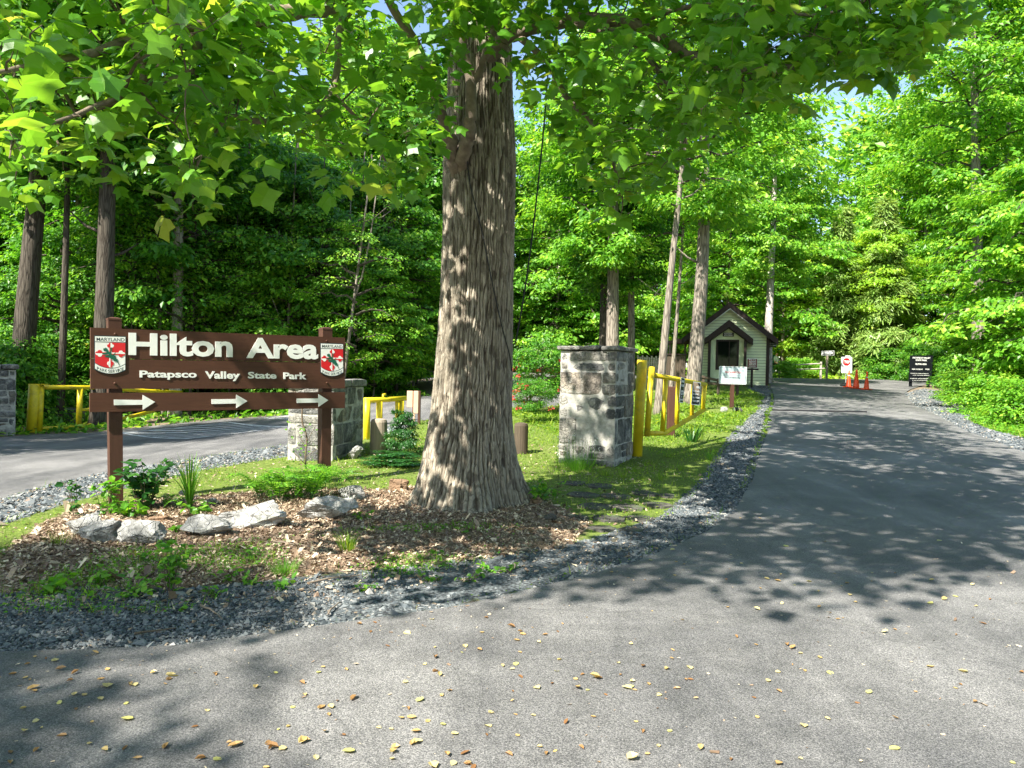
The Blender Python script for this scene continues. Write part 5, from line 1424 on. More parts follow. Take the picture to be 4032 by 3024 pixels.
def tq(x0, x1, y0, y1, s=0.0):   # text quad px: left,right,top,bottom with a slope
    dy = (x1 - x0) * s; return [(x0, y1), (x1, y1 + dy), (x1, y0 + dy), (x0, y0)]
# two notices wired on the open gate: things that hang on it
r6 = lambda x, y: (2650 + x * .15823, 1400 + y * .15823)
def q6(x0, x1, y0, y1): return [r6(x0, y1), r6(x1, y1 + (x1 - x0) * .1), r6(x1, y0 + (x1 - x0) * .1), r6(x0, y0)]
def pale_patch(fa, pn, th):
    MB().prism([fa(*r6(*p)) for p in ((505, 665), (600, 672), (640, 760), (655, 1000), (590, 990), (500, 860))], -th - .0025, -th).build('picture', [M['tan']], pn)
flat_sign('gate_notice', 'narrow dark notice with white words hanging nearer the hinge of the open gate', 'notice', [r6(200, 540), r6(290, 565), r6(243, 1183), r6(148, 1165)], 14.05, 14.2, 'black', 'white',
    [('PARK', q6(212, 268, 610, 670), 'white', .03), ('CLOSES', q6(200, 270, 715, 770), 'white', .03), ('AND', q6(195, 250, 860, 915), 'white', .03), ('GATES', q6(185, 255, 925, 980), 'white', .03), ('AT', q6(192, 222, 1010, 1045), 'white', .03), ('SUNSET', q6(165, 240, 1070, 1120), 'white', .03)], rim=.012, rad=.02)
flat_sign('gate_notice', 'larger black notice with telephone numbers hanging at the free end of the open gate', 'notice', [r6(500, 645), r6(690, 672), r6(658, 1240), r6(445, 1222)], 14.85, 15.05, 'black', 'white',
    [('WANTED', q6(575, 662, 760, 815), 'white', .03), ('POACHERS', q6(500, 655, 865, 900), 'white', .03), ('TO REPORT', q6(480, 640, 935, 975), 'white', .03), ('CALL 410-260-8888', q6(478, 648, 1015, 1060), 'white', .02), ('OR 800-825-7275', q6(475, 635, 1100, 1145), 'white', .02)], rim=.014, rad=.025, extra=pale_patch)

# brown square post behind the gate
def post_px(name, label, cat, bpx, topy, w, mat, topcap=None, Y=None, group=None, round_=False, rnd_top=False):
    g = G(*bpx) if Y is None else (lambda q: Vector((q.x, q.y, Z(q.x, q.y))))(P(bpx[0], bpx[1], Y))
    h = P(bpx[0], topy, g.y).z - g.z; root = thing(name, label, cat, (g.x, g.y, g.z), 0, group)
    mb = MB()
    if round_: mb.lathe([(w / 2 * 1.02, -.2), (w / 2, 0), (w / 2 * .97, h * .9), (w / 2 * .86, h * .97), (w / 2 * .5, h)], 18)
    else: mb.bbox((0, 0, h / 2 - .1), (w, w, h + .2), .012)
    mb.build('post', [M[mat]], root, False); return root, h
post_px('timber_post', 'dark brown timber post standing just behind the open yellow gate', 'post', (2640, 1722), 1522, .16, 'brown_post')
r5 = lambda x, y: (2650 + x * .27132, 1150 + y * .27132)

# PROHIBITED sign
g = G(2883, 1610)
def holes(fa, pn, th):
    mb = MB()
    for x, y in ((1493, 325), (1478, 668)):
        q = fa(*r6(x, y)); mb.lathe([(.009, 0), (.009, .003)], 10); n0 = len(mb.v) - 20
        mb.v[n0:] = [(v[0] + q[0], -th - .002 - v[2], v[1] + q[1]) for v in mb.v[n0:]]
    mb.f = [f[::-1] for f in mb.f]; mb.build('bolt', [M['black']], pn)
    for cs2 in ([(1170, 285), (1815, 305), (1812, 312), (1170, 292)], [(1160, 680), (1800, 700), (1800, 707), (1160, 687)], [(1168, 288), (1176, 288), (1163, 684), (1155, 684)], [(1814, 308), (1822, 308), (1808, 702), (1800, 702)], [(1200, 487), (1785, 508), (1785, 512), (1200, 491)]):
        MB().prism([fa(*r6(*p)) for p in cs2], -th - .003, -th).build('border_line', [M['darkgrey_l']], pn)
def s6(x0, x1, y0, y1, s=.033): return [r6(x0, y1), r6(x1, y1 + (x1 - x0) * s), r6(x1, y0 + (x1 - x0) * s), r6(x0, y0)]
rt_, fa, pn = flat_sign('prohibition_sign', 'faded white sign reading PROHIBITED on a brown post by the gate', 'sign', [r6(1150, 262), r6(1838, 285), r6(1825, 722), r6(1137, 700)], g.y, g.y + .08, 'signface', 'white',
    [('ALCOHOLIC BEVERAGES', s6(1210, 1765, 340, 375), 'faded', .01), ('PROHIBITED', s6(1290, 1690, 388, 436), 'fadedred', .03), ('PROHIBIDAS', s6(1285, 1675, 522, 566), 'darkgrey_l', .02), ('LAS BEBIDAS ALCOHOLICAS', s6(1230, 1730, 585, 620), 'faded', .01)], rim=.012, rad=.04, extra=holes)
mb = MB(); zb = Z(g.x, g.y); q = fa(*r6(1475, 720)); q2 = fa(2883, 1612); zt = fa(*r6(1500, 232))[1]; qt = fa(*r6(1500, 232))
mb.add([(q2[0] - .055, .003, zb - .2), (q2[0] + .055, .003, zb - .2), (q2[0] + .055, .10, zb - .2), (q2[0] - .055, .10, zb - .2), (qt[0] - .055, .003, zt - .02), (qt[0] + .055, .003, zt - .02), (qt[0] + .055, .10, zt - .02), (qt[0] - .055, .10, zt - .02)],
       [(3, 2, 1, 0), (0, 1, 5, 4), (1, 2, 6, 5), (2, 3, 7, 6), (3, 0, 4, 7), (4, 5, 6, 7)])
mb.build('post', [M['brown_post']], rt_)

# floodlight and pale rock at its foot
g2 = G(2893, 1624); root = thing('floodlight', 'small black ground floodlight at the foot of the PROHIBITED sign', 'lamp', (g2.x - .02, g2.y - .15, g2.z), .5)
mb = MB(); mb.bbox((0, 0, .09), (.17, .11, .13), .015, M=Matrix.Rotation(-.5, 3, 'X')); mb.build('housing', [M['black']], root)
mb = MB(); mb.tube([(-.09, 0, .0), (-.1, 0, .09)], .008, 6); mb.tube([(.09, 0, 0), (.1, 0, .09)], .008, 6); mb.bbox((0, 0, .008), (.2, .05, .016), .004); mb.build('bracket', [M['black']], root)
mb = MB(); mb.bbox((0, -.055, .125), (.13, .006, .09), .003, M=Matrix.Rotation(-.5, 3, 'X')); mb.build('lens', [M['glass']], root)

# ------------------------------------------------------------------ ranger hut
Yh = 36.0
hb = P(2867, 1500, Yh); hz = Z(hb.x, hb.y) + .02; rz = -.26
hut = thing('ranger_hut', 'small pale green clapboard ranger hut with dark brown gabled porch window', 'hut', (hb.x, hb.y, hz), rz)
S_ = Yh / F
def hh(py): return P(2867, py, Yh).z - hz
W_ = 3.55; D_ = 4.0; ze = hh(1322); za = hh(1208); H0 = -.25
def clap(mb, x0, x1, z0, z1, y, gable=None, step=.135):
    z = z0
    while z < z1 - .03:
        t = min(z + step - .013, z1); a0, a1, b0, b1 = x0, x1, x0, x1
        if gable:
            gz, ga, hw = gable    # eave z, apex z, half width
            def lim(zz): return hw if zz <= gz else max(.01, hw * (ga - zz) / (ga - gz))
            a0, a1 = max(x0, -lim(z)), min(x1, lim(z)); b0, b1 = max(x0, -lim(t)), min(x1, lim(t))
        mb.add([(a0, y - .034, z), (a1, y - .034, z), (b1, y - .004, t), (b0, y - .004, t), (a0, y, z), (a1, y, z)], [(0, 1, 2, 3), (4, 5, 1, 0)], 0); z = t + .013
mb = MB(); hw = W_ / 2
mb.add([(-hw, 0, H0), (hw, 0, H0), (hw, 0, ze), (0, 0, za), (-hw, 0, ze), (-hw, D_, H0), (hw, D_, H0), (hw, D_, ze), (0, D_, za), (-hw, D_, ze)], [(0, 1, 2, 3, 4), (9, 8, 7, 6, 5), (1, 6, 7, 2), (0, 4, 9, 5)], 1)  # dark backing behind the boards; its gaps paint the clapboards' shadow lines
clap(mb, -hw, hw, H0, za - .02, -.001, (ze, za, hw))
mb2 = MB(); clap(mb2, -D_ / 2, D_ / 2, H0, ze, 0)
for sgn in (1, -1):
    mb.add([(sgn * (hw + .001 - v[1]), v[0] * sgn + D_ / 2, v[2]) for v in mb2.v], mb2.f)
mb.build('wall', [M['siding'], M['trim']], hut)
mb = MB()
ov = .42; sl = (za - ze) / hw; rth = .16
for s in (-1, 1):
    e = (s * (hw + ov), ze - ov * sl)
    pts = [(0, za + .03), e, (e[0], e[1] + rth), (0, za + .03 + rth * 1.15)]
    MB_ = mb; MB_.prism(pts, -.35 + (0.0015 if s > 0 else 0), D_ + .35)
mb.build('roof', [M['roof']], hut)
mb = MB()
for s in (-1, 1):
    e = (s * (hw + ov + .01), ze - ov * sl)
    mb.prism([(0, za - .10), (e[0], e[1] - .12), (e[0], e[1] + rth * 1.05), (0, za + rth * 1.3)], -.39 + (.0015 if s > 0 else 0), -.355)
mb.build('bargeboard', [M['trim']], hut)
mb = MB()
for s in (-1, 1):
    mb.prism([(0, za - .145), (s * (hw + .02), ze - .125), (s * (hw + .02), ze - .085), (0, za - .098)], -.37 + (.0015 if s > 0 else 0), -.34)
mb.build('trim_line', [M['offwhite']], hut)
for s in (-1, 1):
    mb = MB(); mb.box((s * (hw + .0), -.03, (ze + H0) / 2), (.15, .06, ze - H0 - .02)); mb.build('corner_board', [M['trim']], hut)
# porch bay
def hx(px): return (px - 2867) * S_ * 1.0
bx0, bx1 = hx(2797), hx(2930); bzt = hh(1345); bza = hh(1296); by = -.42; cxp = (bx0 + bx1) / 2
wx0, wx1, wz0, wz1 = hx(2820), hx(2901), hh(1452), hh(1340)
mb = MB()
mb.box(((bx0 + wx0) / 2, by + .05, (bzt + H0) / 2), (wx0 - bx0, .1, bzt - H0)); mb.box(((bx1 + wx1) / 2, by + .05, (bzt + H0) / 2), (bx1 - wx1, .1, bzt - H0))
mb.box(((wx0 + wx1) / 2, by + .05, (wz0 + H0) / 2), (wx1 - wx0 - .002, .098, wz0 - H0)); mb.prism([(bx0, bzt + .001), (bx1, bzt + .001), (cxp, bza)], by + .001, by + .1)
for x in (bx0 + .03, bx1 - .03): mb.box((x, by / 2 + .045, (bzt + H0) / 2), (.06, -by - .1, bzt - H0 - .01))
clap(mb, bx0 + .02, wx0 - .05, H0, bzt - .02, by - .001); clap(mb, wx1 + .05, bx1 - .02, H0, bzt - .02, by - .001); clap(mb, wx0 - .05, wx1 + .05, H0, wz0 - .06, by - .001)
mb.build('porch_wall', [M['siding']], hut)
mb = MB()
for a, b, c_, d in ((wx0 - .03, wx1 + .03, wz1 - .07, wz1 + .01), (wx0 - .03, wx1 + .03, wz0 - .06, wz0 + .03), (wx0 - .03, wx0 + .06, wz0 + .03, wz1 - .07), (wx1 - .06, wx1 + .03, wz0 + .03, wz1 - .07), (hx(2866), hx(2869), wz0 + .03, wz1 - .07)):
    mb.box(((a + b) / 2, by - .012, (c_ + d) / 2), (b - a, .05, d - c_))
wn = mb.build('window', [M['trim']], hut)
mb = MB(); mb.box(((wx0 + wx1) / 2, by + .02, (wz0 + wz1) / 2), (wx1 - wx0, .01, wz1 - wz0)); mb.build('pane', [M['glass']], wn)
for px in (2793, 2926):
    mb = MB(); mb.bbox((hx(px), by - .32, (bzt + H0) / 2 + .02), (.13, .13, bzt - H0 + .06), .01); mb.build('porch_post', [M['trim']], hut)
pz = hh(1266); pe = hh(1344); ph = hx(2952) - cxp + .02
mb = MB()
for s in (-1, 1):
    mb.prism([(cxp, pz - .33), (cxp + s * ph, pe - .19), (cxp + s * ph, pe + .08), (cxp, pz + .02)], by - .5 + (.0015 if s > 0 else 0), -.005)
mb.build('porch_roof', [M['trim']], hut)
def sgn_board(x0, x1, z0, z1_, y, lines, nm, par, mat='black', tm='white'):
    mb = MB(); mb.bbox(((x0 + x1) / 2, y, (z0 + z1_) / 2), (x1 - x0, .025, z1_ - z0), .004); bd = mb.build(nm, [M[mat]], par)
    mb = MB(); n = len(lines); hgt = (z1_ - z0) / (n + .5)
    for i, l in enumerate(lines):
        zt_ = z1_ - hgt * (i + .35); text_mb(mb, l, ((x0 + (x1 - x0) * .12), (x1 - (x1 - x0) * .12), zt_ - hgt * .65, zt_), y - .016, .002, .03)
    mb.build('lettering', [M[tm]], bd); return bd
sgn_board(hx(2842), hx(2883), hh(1327), hh(1312), by - .03, ['RANGER', 'STATION'], 'name_board', hut)
# lantern-side details and hanging notice beyond the right corner
t = thing('hanging_sign', 'small black hanging sign beside the right corner of the ranger hut', 'sign', (P(3036, 1356, 36.5).x, 36.5, 0), -.1)
zt = P(3036, 1348, 36.5).z; zb_ = P(3036, 1366, 36.5).z
sgn_board(-.26, .26, zb_, zt, 0, ['PETS ON', 'LEASH ONLY PLEASE'], 'board', t)
mb = MB(); mb.tube([(-.5, 0, zt + .05), (.28, 0, zt + .05)], .015, 6); mb.tube([(-.2, 0, zt + .05), (-.2, 0, zt - .01)], .006, 5); mb.tube([(.2, 0, zt + .05), (.2, 0, zt - .01)], .006, 5); mb.build('bracket', [M['black']], t)

# PETS sign on its T post
g = P(2960, 1505, 34.2); gz = Z(g.x, g.y); px0, px1 = 2942, 2978
t = thing('pets_sign', 'small maroon sign with white lines of text on a brown T-shaped post', 'sign', (g.x, g.y, gz), -.1)
zz_ = lambda py: P(2960, py, 34.2).z - gz
x0, x1 = (px0 - 2960) * 34.2 / F, (px1 - 2960) * 34.2 / F
mb = MB(); mb.bbox((0, 0, (zz_(1412) + zz_(1448)) / 2), (x1 - x0 + .03, .012, zz_(1412) - zz_(1448) + .03), .005); b0 = mb.build('border', [M['offwhite']], t)
sgn_board(x0, x1, zz_(1447), zz_(1413), -.012, ['PETS', 'PROHIBITED', 'IN BUILDINGS', 'AND', 'PLAYGROUNDS'], 'board', t, 'maroon')
mb = MB(); mb.box((0, .03, zz_(1430) / 2 - .1), (.09, .06, zz_(1430) + .2)); mb.box((.03, .031, zz_(1454)), (.52, .07, .08)); mb.build('post', [M['trim']], t)

# ------------------------------------------------------------------ junction: STOP, cones, arrow sign, board, fence, play area
gs = G(3308, 1522); Ys = gs.y
def px8(x, y): return (2900 + x * .24864, 1330 + y * .24864)
def octo(fa, pn, th):
    c0 = fa(*px8(1742, 383)); r0 = abs(fa(*px8(1803, 383))[0] - c0[0]) * 1.06
    poly = [(c0[0] + r0 * math.cos(PI / 8 + i * PI / 4), c0[1] + r0 * math.sin(PI / 8 + i * PI / 4)) for i in range(8)]
    MB().prism(poly, -th - .004, -th).build('octagon', [M['red']], pn)
    mb = MB(); text_mb(mb, 'STOP', (c0[0] - r0 * .78, c0[0] + r0 * .78, c0[1] - r0 * .36, c0[1] + r0 * .36), -th - .008, .003, .03); mb.build('lettering', [M['white']], pn)
rt_, fa, pn = flat_sign('stop_sign', 'white panel with a red octagon reading STOP behind the traffic cones', 'sign', [px8(1655, 300), px8(1835, 302), px8(1830, 562), px8(1655, 560)], Ys, Ys, 'offwhite', 'metal',
    [('PREPARE TO STOP', [px8(1672, 492), px8(1820, 492), px8(1820, 476), px8(1672, 476)], 'darkgrey_l', .0), ('AT BOOTH', [px8(1690, 530), px8(1800, 530), px8(1800, 512), px8(1690, 512)], 'faded', .0)], rim=.02, rad=.05, extra=octo)
q = fa(*px8(1742, 560)); zb = Z(gs.x, gs.y); mb = MB(); mb.tube([(q[0] - .02, .03, zb), (q[0], .03, fa(*px8(1742, 295))[1])], .025, 8); mb.build('pole', [M['metal']], rt_)
mb = MB(); mb.bbox((q[0], .0, zb + .08), (.50, .42, .12), .03); mb.bbox((q[0], 0, zb + .17), (.34, .3, .08), .02); mb.build('base', [M['black']], rt_)
mb = MB(); q3 = fa(*px8(1762, 300)); mb.bbox((q3[0], .0, q3[1]), (.26, .05, .10), .02); mb.build('top_lamp', [M['white']], rt_)

def cone(label):
    t = thing('traffic_cone', label, 'traffic cone', (0, 0, 0), 0, 'orange traffic cones on the road')
    mb = MB(); mb.lathe([(.155, .03), (.135, .05), (.055, .62), (.052, .68), (.040, .80), (.036, .9), (.028, .915)], 20); mb.build('cone', [M['orange']], t, True)
    mb = MB(); mb.lathe([(.066, .60), (.070, .61), (.066, .64), (.060, .65)], 20); mb.build('collar', [M['offwhite']], t, True)
    mb = MB(); mb.bbox((0, 0, .02), (.42, .42, .035), .012); mb.build('base', [M['orange']], t); return t
c0 = cone('left traffic cone standing against the foot of the STOP sign')
for i, (x, y, top, lab) in enumerate([(1772, 790, 520, None), (1893, 812, 525, 'middle traffic cone, slightly fatter, two cones stacked'), (2055, 830, 542, 'right-hand traffic cone standing a little apart from the other two')]):
    g = G(*px8(x, y)); hgt = P(*px8(x, top), g.y).z - g.z
    t = c0 if i == 0 else dup(c0, None, None, lab)
    s = hgt / .915; t.location = (g.x, g.y, g.z + .02); t.scale = (s * (1.15 if i == 1 else 1), s, s); t.rotation_euler = (0, math.radians((1.2, .5, 2)[i]), .3 * i)
    if i == 1:
        mb = MB(); mb.lathe([(.16, .10), (.140, .12), (.061, .70), (.058, .76), (.044, .9), (.03, .965)], 20); mb.build('stacked_cone', [M['orange']], t, True)

# black information board
px7 = lambda x, y: (3500 + x * .11453, 1370 + y * .11453)
gi = G(*px7(760, 1340))
def T7(s, x0, x1, y0, y1, b=.02, m='white'): return (s, [px7(x0, y1), px7(x1, y1 + 8), px7(x1, y0 + 8), px7(x0, y0)], m, b)
rt_, fa, pn = flat_sign('information_board', 'tall black board headed Patapsco Valley State Park beside the right-hand road', 'sign', [px7(742, 262), px7(1500, 262), px7(1440, 1170), px7(665, 1160)], gi.y, gi.y + .1, 'info_black', None,
    [T7('PATAPSCO VALLEY', 805, 1410, 310, 365), T7('STATE PARK', 905, 1295, 392, 446), T7('HILTON AREA', 895, 1280, 525, 580), T7('PARK CLOSES AT', 780, 1150, 708, 750, .01), T7('DUSK', 1240, 1380, 708, 750, .01),
     T7('ENTRANCE FEE  IN SERVICE WEEKDAYS', 730, 1340, 862, 888, 0), T7('$  2.00  MARYLAND RESIDENTS', 810, 1375, 925, 952, 0), T7('ENTRANCE FEE  IN SERVICE WEEKENDS', 715, 1325, 1035, 1062, 0), T7('$  4.00  OUT OF STATE GUESTS', 795, 1360, 1100, 1128, 0)], th=.04, rad=.02)
for xb_, xt_ in ((762, 800), (1370, 1400)):
    q = fa(*px7(xb_, 1340)); q2 = fa(*px7(xt_, 255)); zb = Z(gi.x, gi.y) - .1
    mb = MB(); mb.add([(q[0] - .06, .002, zb), (q[0] + .06, .002, zb), (q[0] + .06, .12, zb), (q[0] - .06, .12, zb), (q2[0] - .06, .002, q2[1]), (q2[0] + .06, .002, q2[1]), (q2[0] + .06, .12, q2[1]), (q2[0] - .06, .12, q2[1])],
        [(3, 2, 1, 0), (0, 1, 5, 4), (1, 2, 6, 5), (2, 3, 7, 6), (3, 0, 4, 7), (4, 5, 6, 7)]); mb.build('post', [M['info_black']], rt_)

# ONE WAY arrow sign on a timber post
Yo = 49.5
def arrow_extra(fa, pn, th):
    MB().prism([fa(*px8(*p)) for p in ((1352, 228), (1475, 222), (1475, 208), (1535, 240), (1475, 270), (1475, 258), (1352, 260))], -th - .003, -th).build('arrow', [M['white']], pn)
    mb = MB(); text_mb(mb, 'ONE WAY', [fa(*px8(*p)) for p in ((1362, 254), (1468, 252), (1468, 230), (1362, 232))], -th - .006, .002, .02); mb.build('lettering', [M['black']], pn)
rt_, fa, pn = flat_sign('arrow_sign', 'black and white arrow sign pointing right on a pale timber post', 'sign', [px8(1345, 212), px8(1547, 205), px8(1547, 276), px8(1345, 278)], Yo, Yo, 'black', 'white', [], rim=.02, rad=.02, extra=arrow_extra)
q = fa(*px8(1433, 600)); q2 = fa(*px8(1440, 278)); gg = P(*px8(1433, 600), Yo)
mb = MB(); mb.bbox((q[0], .06, (q2[1] + Z(gg.x, gg.y)) / 2), (.13, .1, q2[1] - Z(gg.x, gg.y) + .1), .01); mb.build('post', [M['oldwood']], rt_)

# split-rail fence
Yf = 51
t = thing('split_rail_fence', 'pale split-rail fence beyond the junction left of the arrow sign', 'fence', (P(3150, 1490, Yf).x, Yf, 0)); ox = t.location.x
def fw_(px, py): p = P(*px8(px, py), Yf); return (p.x - ox, 0, p.z)
for (xb_, yb_, xt_, yt_) in ((672, 650, 678, 530), (742, 600, 742, 395), (1330, 600, 1338, 380)):
    a, b = fw_(xb_, yb_), fw_(xt_, yt_); zg = Z(a[0] + ox, Yf); mb = MB(); mb.bbox((b[0], 0, (zg + b[2]) / 2 - .05), (.12, .12, b[2] - zg + .1), .015); mb.build('post', [M['rail']], t)
for (xa, ya, xe, ye) in ((680, 430, 1335, 408), (650, 482, 790, 478), (750, 508, 1390, 488)):
    mb = MB(); a, b = fw_(xa, ya), fw_(xe, ye); k = 4
    mb.tube([(a[0] + (b[0] - a[0]) * i / k, -.05 + RNG.normal(0, .01), a[2] + (b[2] - a[2]) * i / k + RNG.normal(0, .012)) for i in range(k + 1)], [.05, .055, .05, .055, .045], 6); mb.build('rail', [M['rail']], t)
t = thing('split_rail_fence', 'far stretch of pale rail fence behind the green play arch', 'fence', (P(3060, 1440, 66).x, 66, 0)); ox2 = t.location.x
for (xa, ya, xe, ye) in ((515, 335, 800, 328), (1080, 345, 1560, 330), (515, 395, 760, 385)):
    a, b = P(*px8(xa, ya), 66), P(*px8(xe, ye), 66); mb = MB(); mb.tube([(a.x - ox2, 0, a.z), ((a.x + b.x) / 2 - ox2, 0, (a.z + b.z) / 2 + .03), (b.x - ox2, 0, b.z)], .07, 6); mb.build('rail', [M['rail']], t)
for x in (530, 800, 1110, 1340, 1550):
    a = P(*px8(x, 325), 66); zg = Z(a.x, 66); mb = MB(); mb.bbox((a.x - ox2, 0, (zg + a.z) / 2), (.14, .14, a.z - zg + .1), .01); mb.build('post', [M['rail']], t)

# teal play arch and person
Yp = 60
t = thing('play_arch', 'teal metal play arch standing beyond the ranger hut', 'play equipment', (P(*px8(660, 420), Yp).x, Yp, 0)); ox3 = t.location.x
pts = [(585, 450), (583, 330), (592, 250), (615, 200), (650, 175), (690, 175), (725, 200), (742, 240), (740, 330), (736, 450)]
mb = MB(); w_ = [P(*px8(*p), Yp) for p in pts]; sm = smooth_line([np.array([p.x - ox3, 0, p.z]) for p in w_], 4); sm[0][2] = sm[-1][2] = Z(ox3, Yp) - .05; mb.tube(sm, .09, 8); mb.build('arch', [M['teal']], t, True)
mb = MB(); a, b = P(*px8(660, 172), Yp), P(*px8(755, 168), Yp); mb.tube([(a.x - ox3, 0, a.z), (b.x - ox3, 0, b.z)], .07, 8); mb.build('top_bar', [M['teal']], t, True)
mb = MB(); a, b = P(*px8(570, 400), Yp), P(*px8(605, 440), Yp); mb.bbox(((a.x + b.x) / 2 - ox3, -.1, (a.z + b.z) / 2), (b.x - a.x, .5, a.z - b.z), .05); mb.build('seat', [M['teal']], t)

def person(x, y, rz, H, label):
    root = thing('person', label, 'person', (x, y, Z(x, y)), rz); s = H / 1.7
    def skin(verts, edges, radii, name, mat, par, sub=1):
        me = bpy.data.meshes.new(name); me.from_pydata([tuple(c * s for c in v) for v in verts], edges, []); me.materials.append(M[mat])
        o = link(name, me, par); m = o.modifiers.new('skin', 'SKIN'); m.use_smooth_shade = True
        for i, r in enumerate(radii): me.skin_vertices[0].data[i].radius = (r * s, r * s * .8) if not hasattr(r, '__len__') else (r[0] * s, r[1] * s)
        me.skin_vertices[0].data[0].use_root = True
        su = o.modifiers.new('sub', 'SUBSURF'); su.levels = sub; su.render_levels = sub; return o
    V_ = [(0, 0, .95), (0, -.01, 1.12), (0, -.01, 1.32), (0, 0, 1.45), (0, -.02, 1.53), (0, -.03, 1.62), (0, -.02, 1.69),
          (.10, 0, .88), (.11, -.02, .50), (.11, .02, .09), (.12, -.10, .03), (-.10, 0, .88), (-.12, .04, .50), (-.12, .08, .09), (-.12, -.02, .03),
          (.19, 0, 1.39), (.25, .02, 1.12), (.24, -.10, .90), (.24, -.14, .82), (-.19, 0, 1.39), (-.24, -.05, 1.13), (-.20, -.22, 1.0), (-.18, -.29, .96)]
    E = [(0, 1), (1, 2), (2, 3), (3, 4), (4, 5), (5, 6), (0, 7), (7, 8), (8, 9), (9, 10), (0, 11), (11, 12), (12, 13), (13, 14), (3, 15), (15, 16), (16, 17), (17, 18), (3, 19), (19, 20), (20, 21), (21, 22)]
    R_ = [(.15, .11), (.135, .10), (.16, .11), (.09, .08), .05, (.08, .10), (.06, .075), .09, .062, .042, .045, .09, .062, .042, .045, .06, .042, .032, .035, .06, .042, .032, .035]
    skin(V_, E, R_, 'body', 'skin', root)
    skin([V_[i] for i in (0, 1, 2, 3, 15, 16, 19, 20)], [(0, 1), (1, 2), (2, 3), (3, 4), (4, 5), (3, 6), (6, 7)], [(.165, .125), (.155, .12), (.18, .13), (.11, .095), .078, .06, .078, .06], 'shirt', 'shirt', root)
    skin([V_[i] for i in (0, 7, 8, 9, 11, 12, 13)], [(0, 1), (1, 2), (2, 3), (0, 4), (4, 5), (5, 6)], [(.16, .12), .105, .078, .06, .105, .078, .06], 'trousers', 'jeans', root)
    skin([(0, .02, 1.62), (0, -.01, 1.72), (0, .04, 1.68)], [(0, 1), (1, 2)], [.075, .07, .06], 'hair', 'hair', root)
    mb = MB(); mb.bbox((0, -.115 * s, 1.6 * s), (.02 * s, .03 * s, .04 * s), .005); mb.build('nose', [M['skin']], root)
    for k in range(5):
        pass
    return root
pp = P(*px8(628, 440), 58); person(pp.x, pp.y, .5, (P(*px8(628, 238), 58).z - Z(pp.x, pp.y)), 'person in a pale blue top and dark trousers walking under the teal play arch')
# roof of a play tower behind the hut's left side, fences
def wooden_fence(name, label, px0, px1, Y, yt, mat, n, capmat=None):
    a, b = P(px0, yt, Y), P(px1, yt, Y); t = thing(name, label, 'fence', (a.x, Y, Z(a.x, Y))); z0 = Z(a.x, Y); w = (b.x - a.x)
    mb = MB()
    for i in range(n):
        x = w * (i + .5) / n; h = a.z - z0 + RNG.normal(0, .01); mb.bbox((x, RNG.normal(0, .004), h / 2 - .05), (w / n * .93, .03, h + .1), .006, rnd=RNG.random())
    mb.build('boards', [M[mat]], t)
    mb = MB(); mb.box((w / 2, .05, (a.z - z0) * .3), (w, .05, .09)); mb.box((w / 2, .05, (a.z - z0) * .8), (w, .05, .09)); mb.build('rails', [M[mat]], t)
    mb = MB(); mb.bbox((w / 2, 0, a.z - z0 + .03), (w + .1, .12, .06), .008); mb.build('cap_rail', [M[capmat or mat]], t); return t
wooden_fence('board_fence', 'dark weathered board fence between the gate post and the ranger hut', 2622, 2700, 31, 1398, 'oldwood_d', 9, 'trim')
t = thing('picket_fence', 'sun-bleached picket fence peeping over the stone pillar top', 'fence', (P(2560, 1400, 33).x, 33, 0)); x0 = t.location.x
mb = MB()
for i, px in enumerate(range(2512, 2602, 9)):
    top = P(px, 1398 + (i * 7) % 13, 33); zg = Z(top.x, 33); mb.bbox((top.x - x0, 0, (zg + top.z) / 2), (.075, .025, top.z - zg), .006)
mb.build('pickets', [M['rail']], t); mb = MB(); a, b = P(2505, 1425, 33), P(2605, 1428, 33); mb.tube([(a.x - x0, .04, a.z), (b.x - x0, .04, b.z)], .035, 6); mb.build('rail', [M['rail']], t)
t = thing('play_tower', 'small brown-roofed wooden play tower among the trees left of the hut', 'play equipment', (P(2668, 1380, 42).x, 42, 0)); g = t.location; zt = P(2668, 1332, 42).z; ze_ = P(2668, 1353, 42).z; zg = Z(g.x, 42)
mb = MB(); w = .75; mb.add([(-w, -w, ze_), (w, -w, ze_), (w, w, ze_), (-w, w, ze_), (0, 0, zt)], [(0, 1, 4), (1, 2, 4), (2, 3, 4), (3, 0, 4), (3, 2, 1, 0)]); mb.build('roof', [M['roof']], t)
for sx in (-1, 1):
    for sy in (-1, 1):
        mb = MB(); mb.bbox((sx * .55, sy * .55, (zg + ze_) / 2), (.1, .1, ze_ - zg), .01); mb.build('post', [M['oldwood']], t)
mb = MB(); mb.bbox((0, 0, zg + 1.0), (1.2, 1.2, .1), .01); mb.build('deck', [M['oldwood']], t)
# low timber rail by the hut
t = thing('timber_rail', 'low dark sloping timber rail in front of the ranger hut', 'rail', (P(2810, 1480, 30).x, 30, 0)); x0 = t.location.x
for (a, b) in ((r5(400, 1222), r5(680, 1290)), (r5(480, 1320), r5(960, 1352))):
    p, q = P(*a, 30), P(*b, 30); mb = MB(); mb.bbox(((p.x + q.x) / 2 - x0, 0, (p.z + q.z) / 2), ((q - p).length, .14, .10), .01, M=Matrix.Rotation(-math.atan2(q.z - p.z, q.x - p.x), 3, 'Y')); mb.build('beam', [M['oldwood_d']], t)
for px in (2770, 2830, 2905):
    p = P(px, 1478 + (px - 2770) * .12, 30); zg = Z(p.x, 30); mb = MB(); mb.bbox((p.x - x0, .02, (zg + p.z) / 2 - .05), (.1, .1, p.z - zg), .01); mb.build('post', [M['oldwood_d']], t)

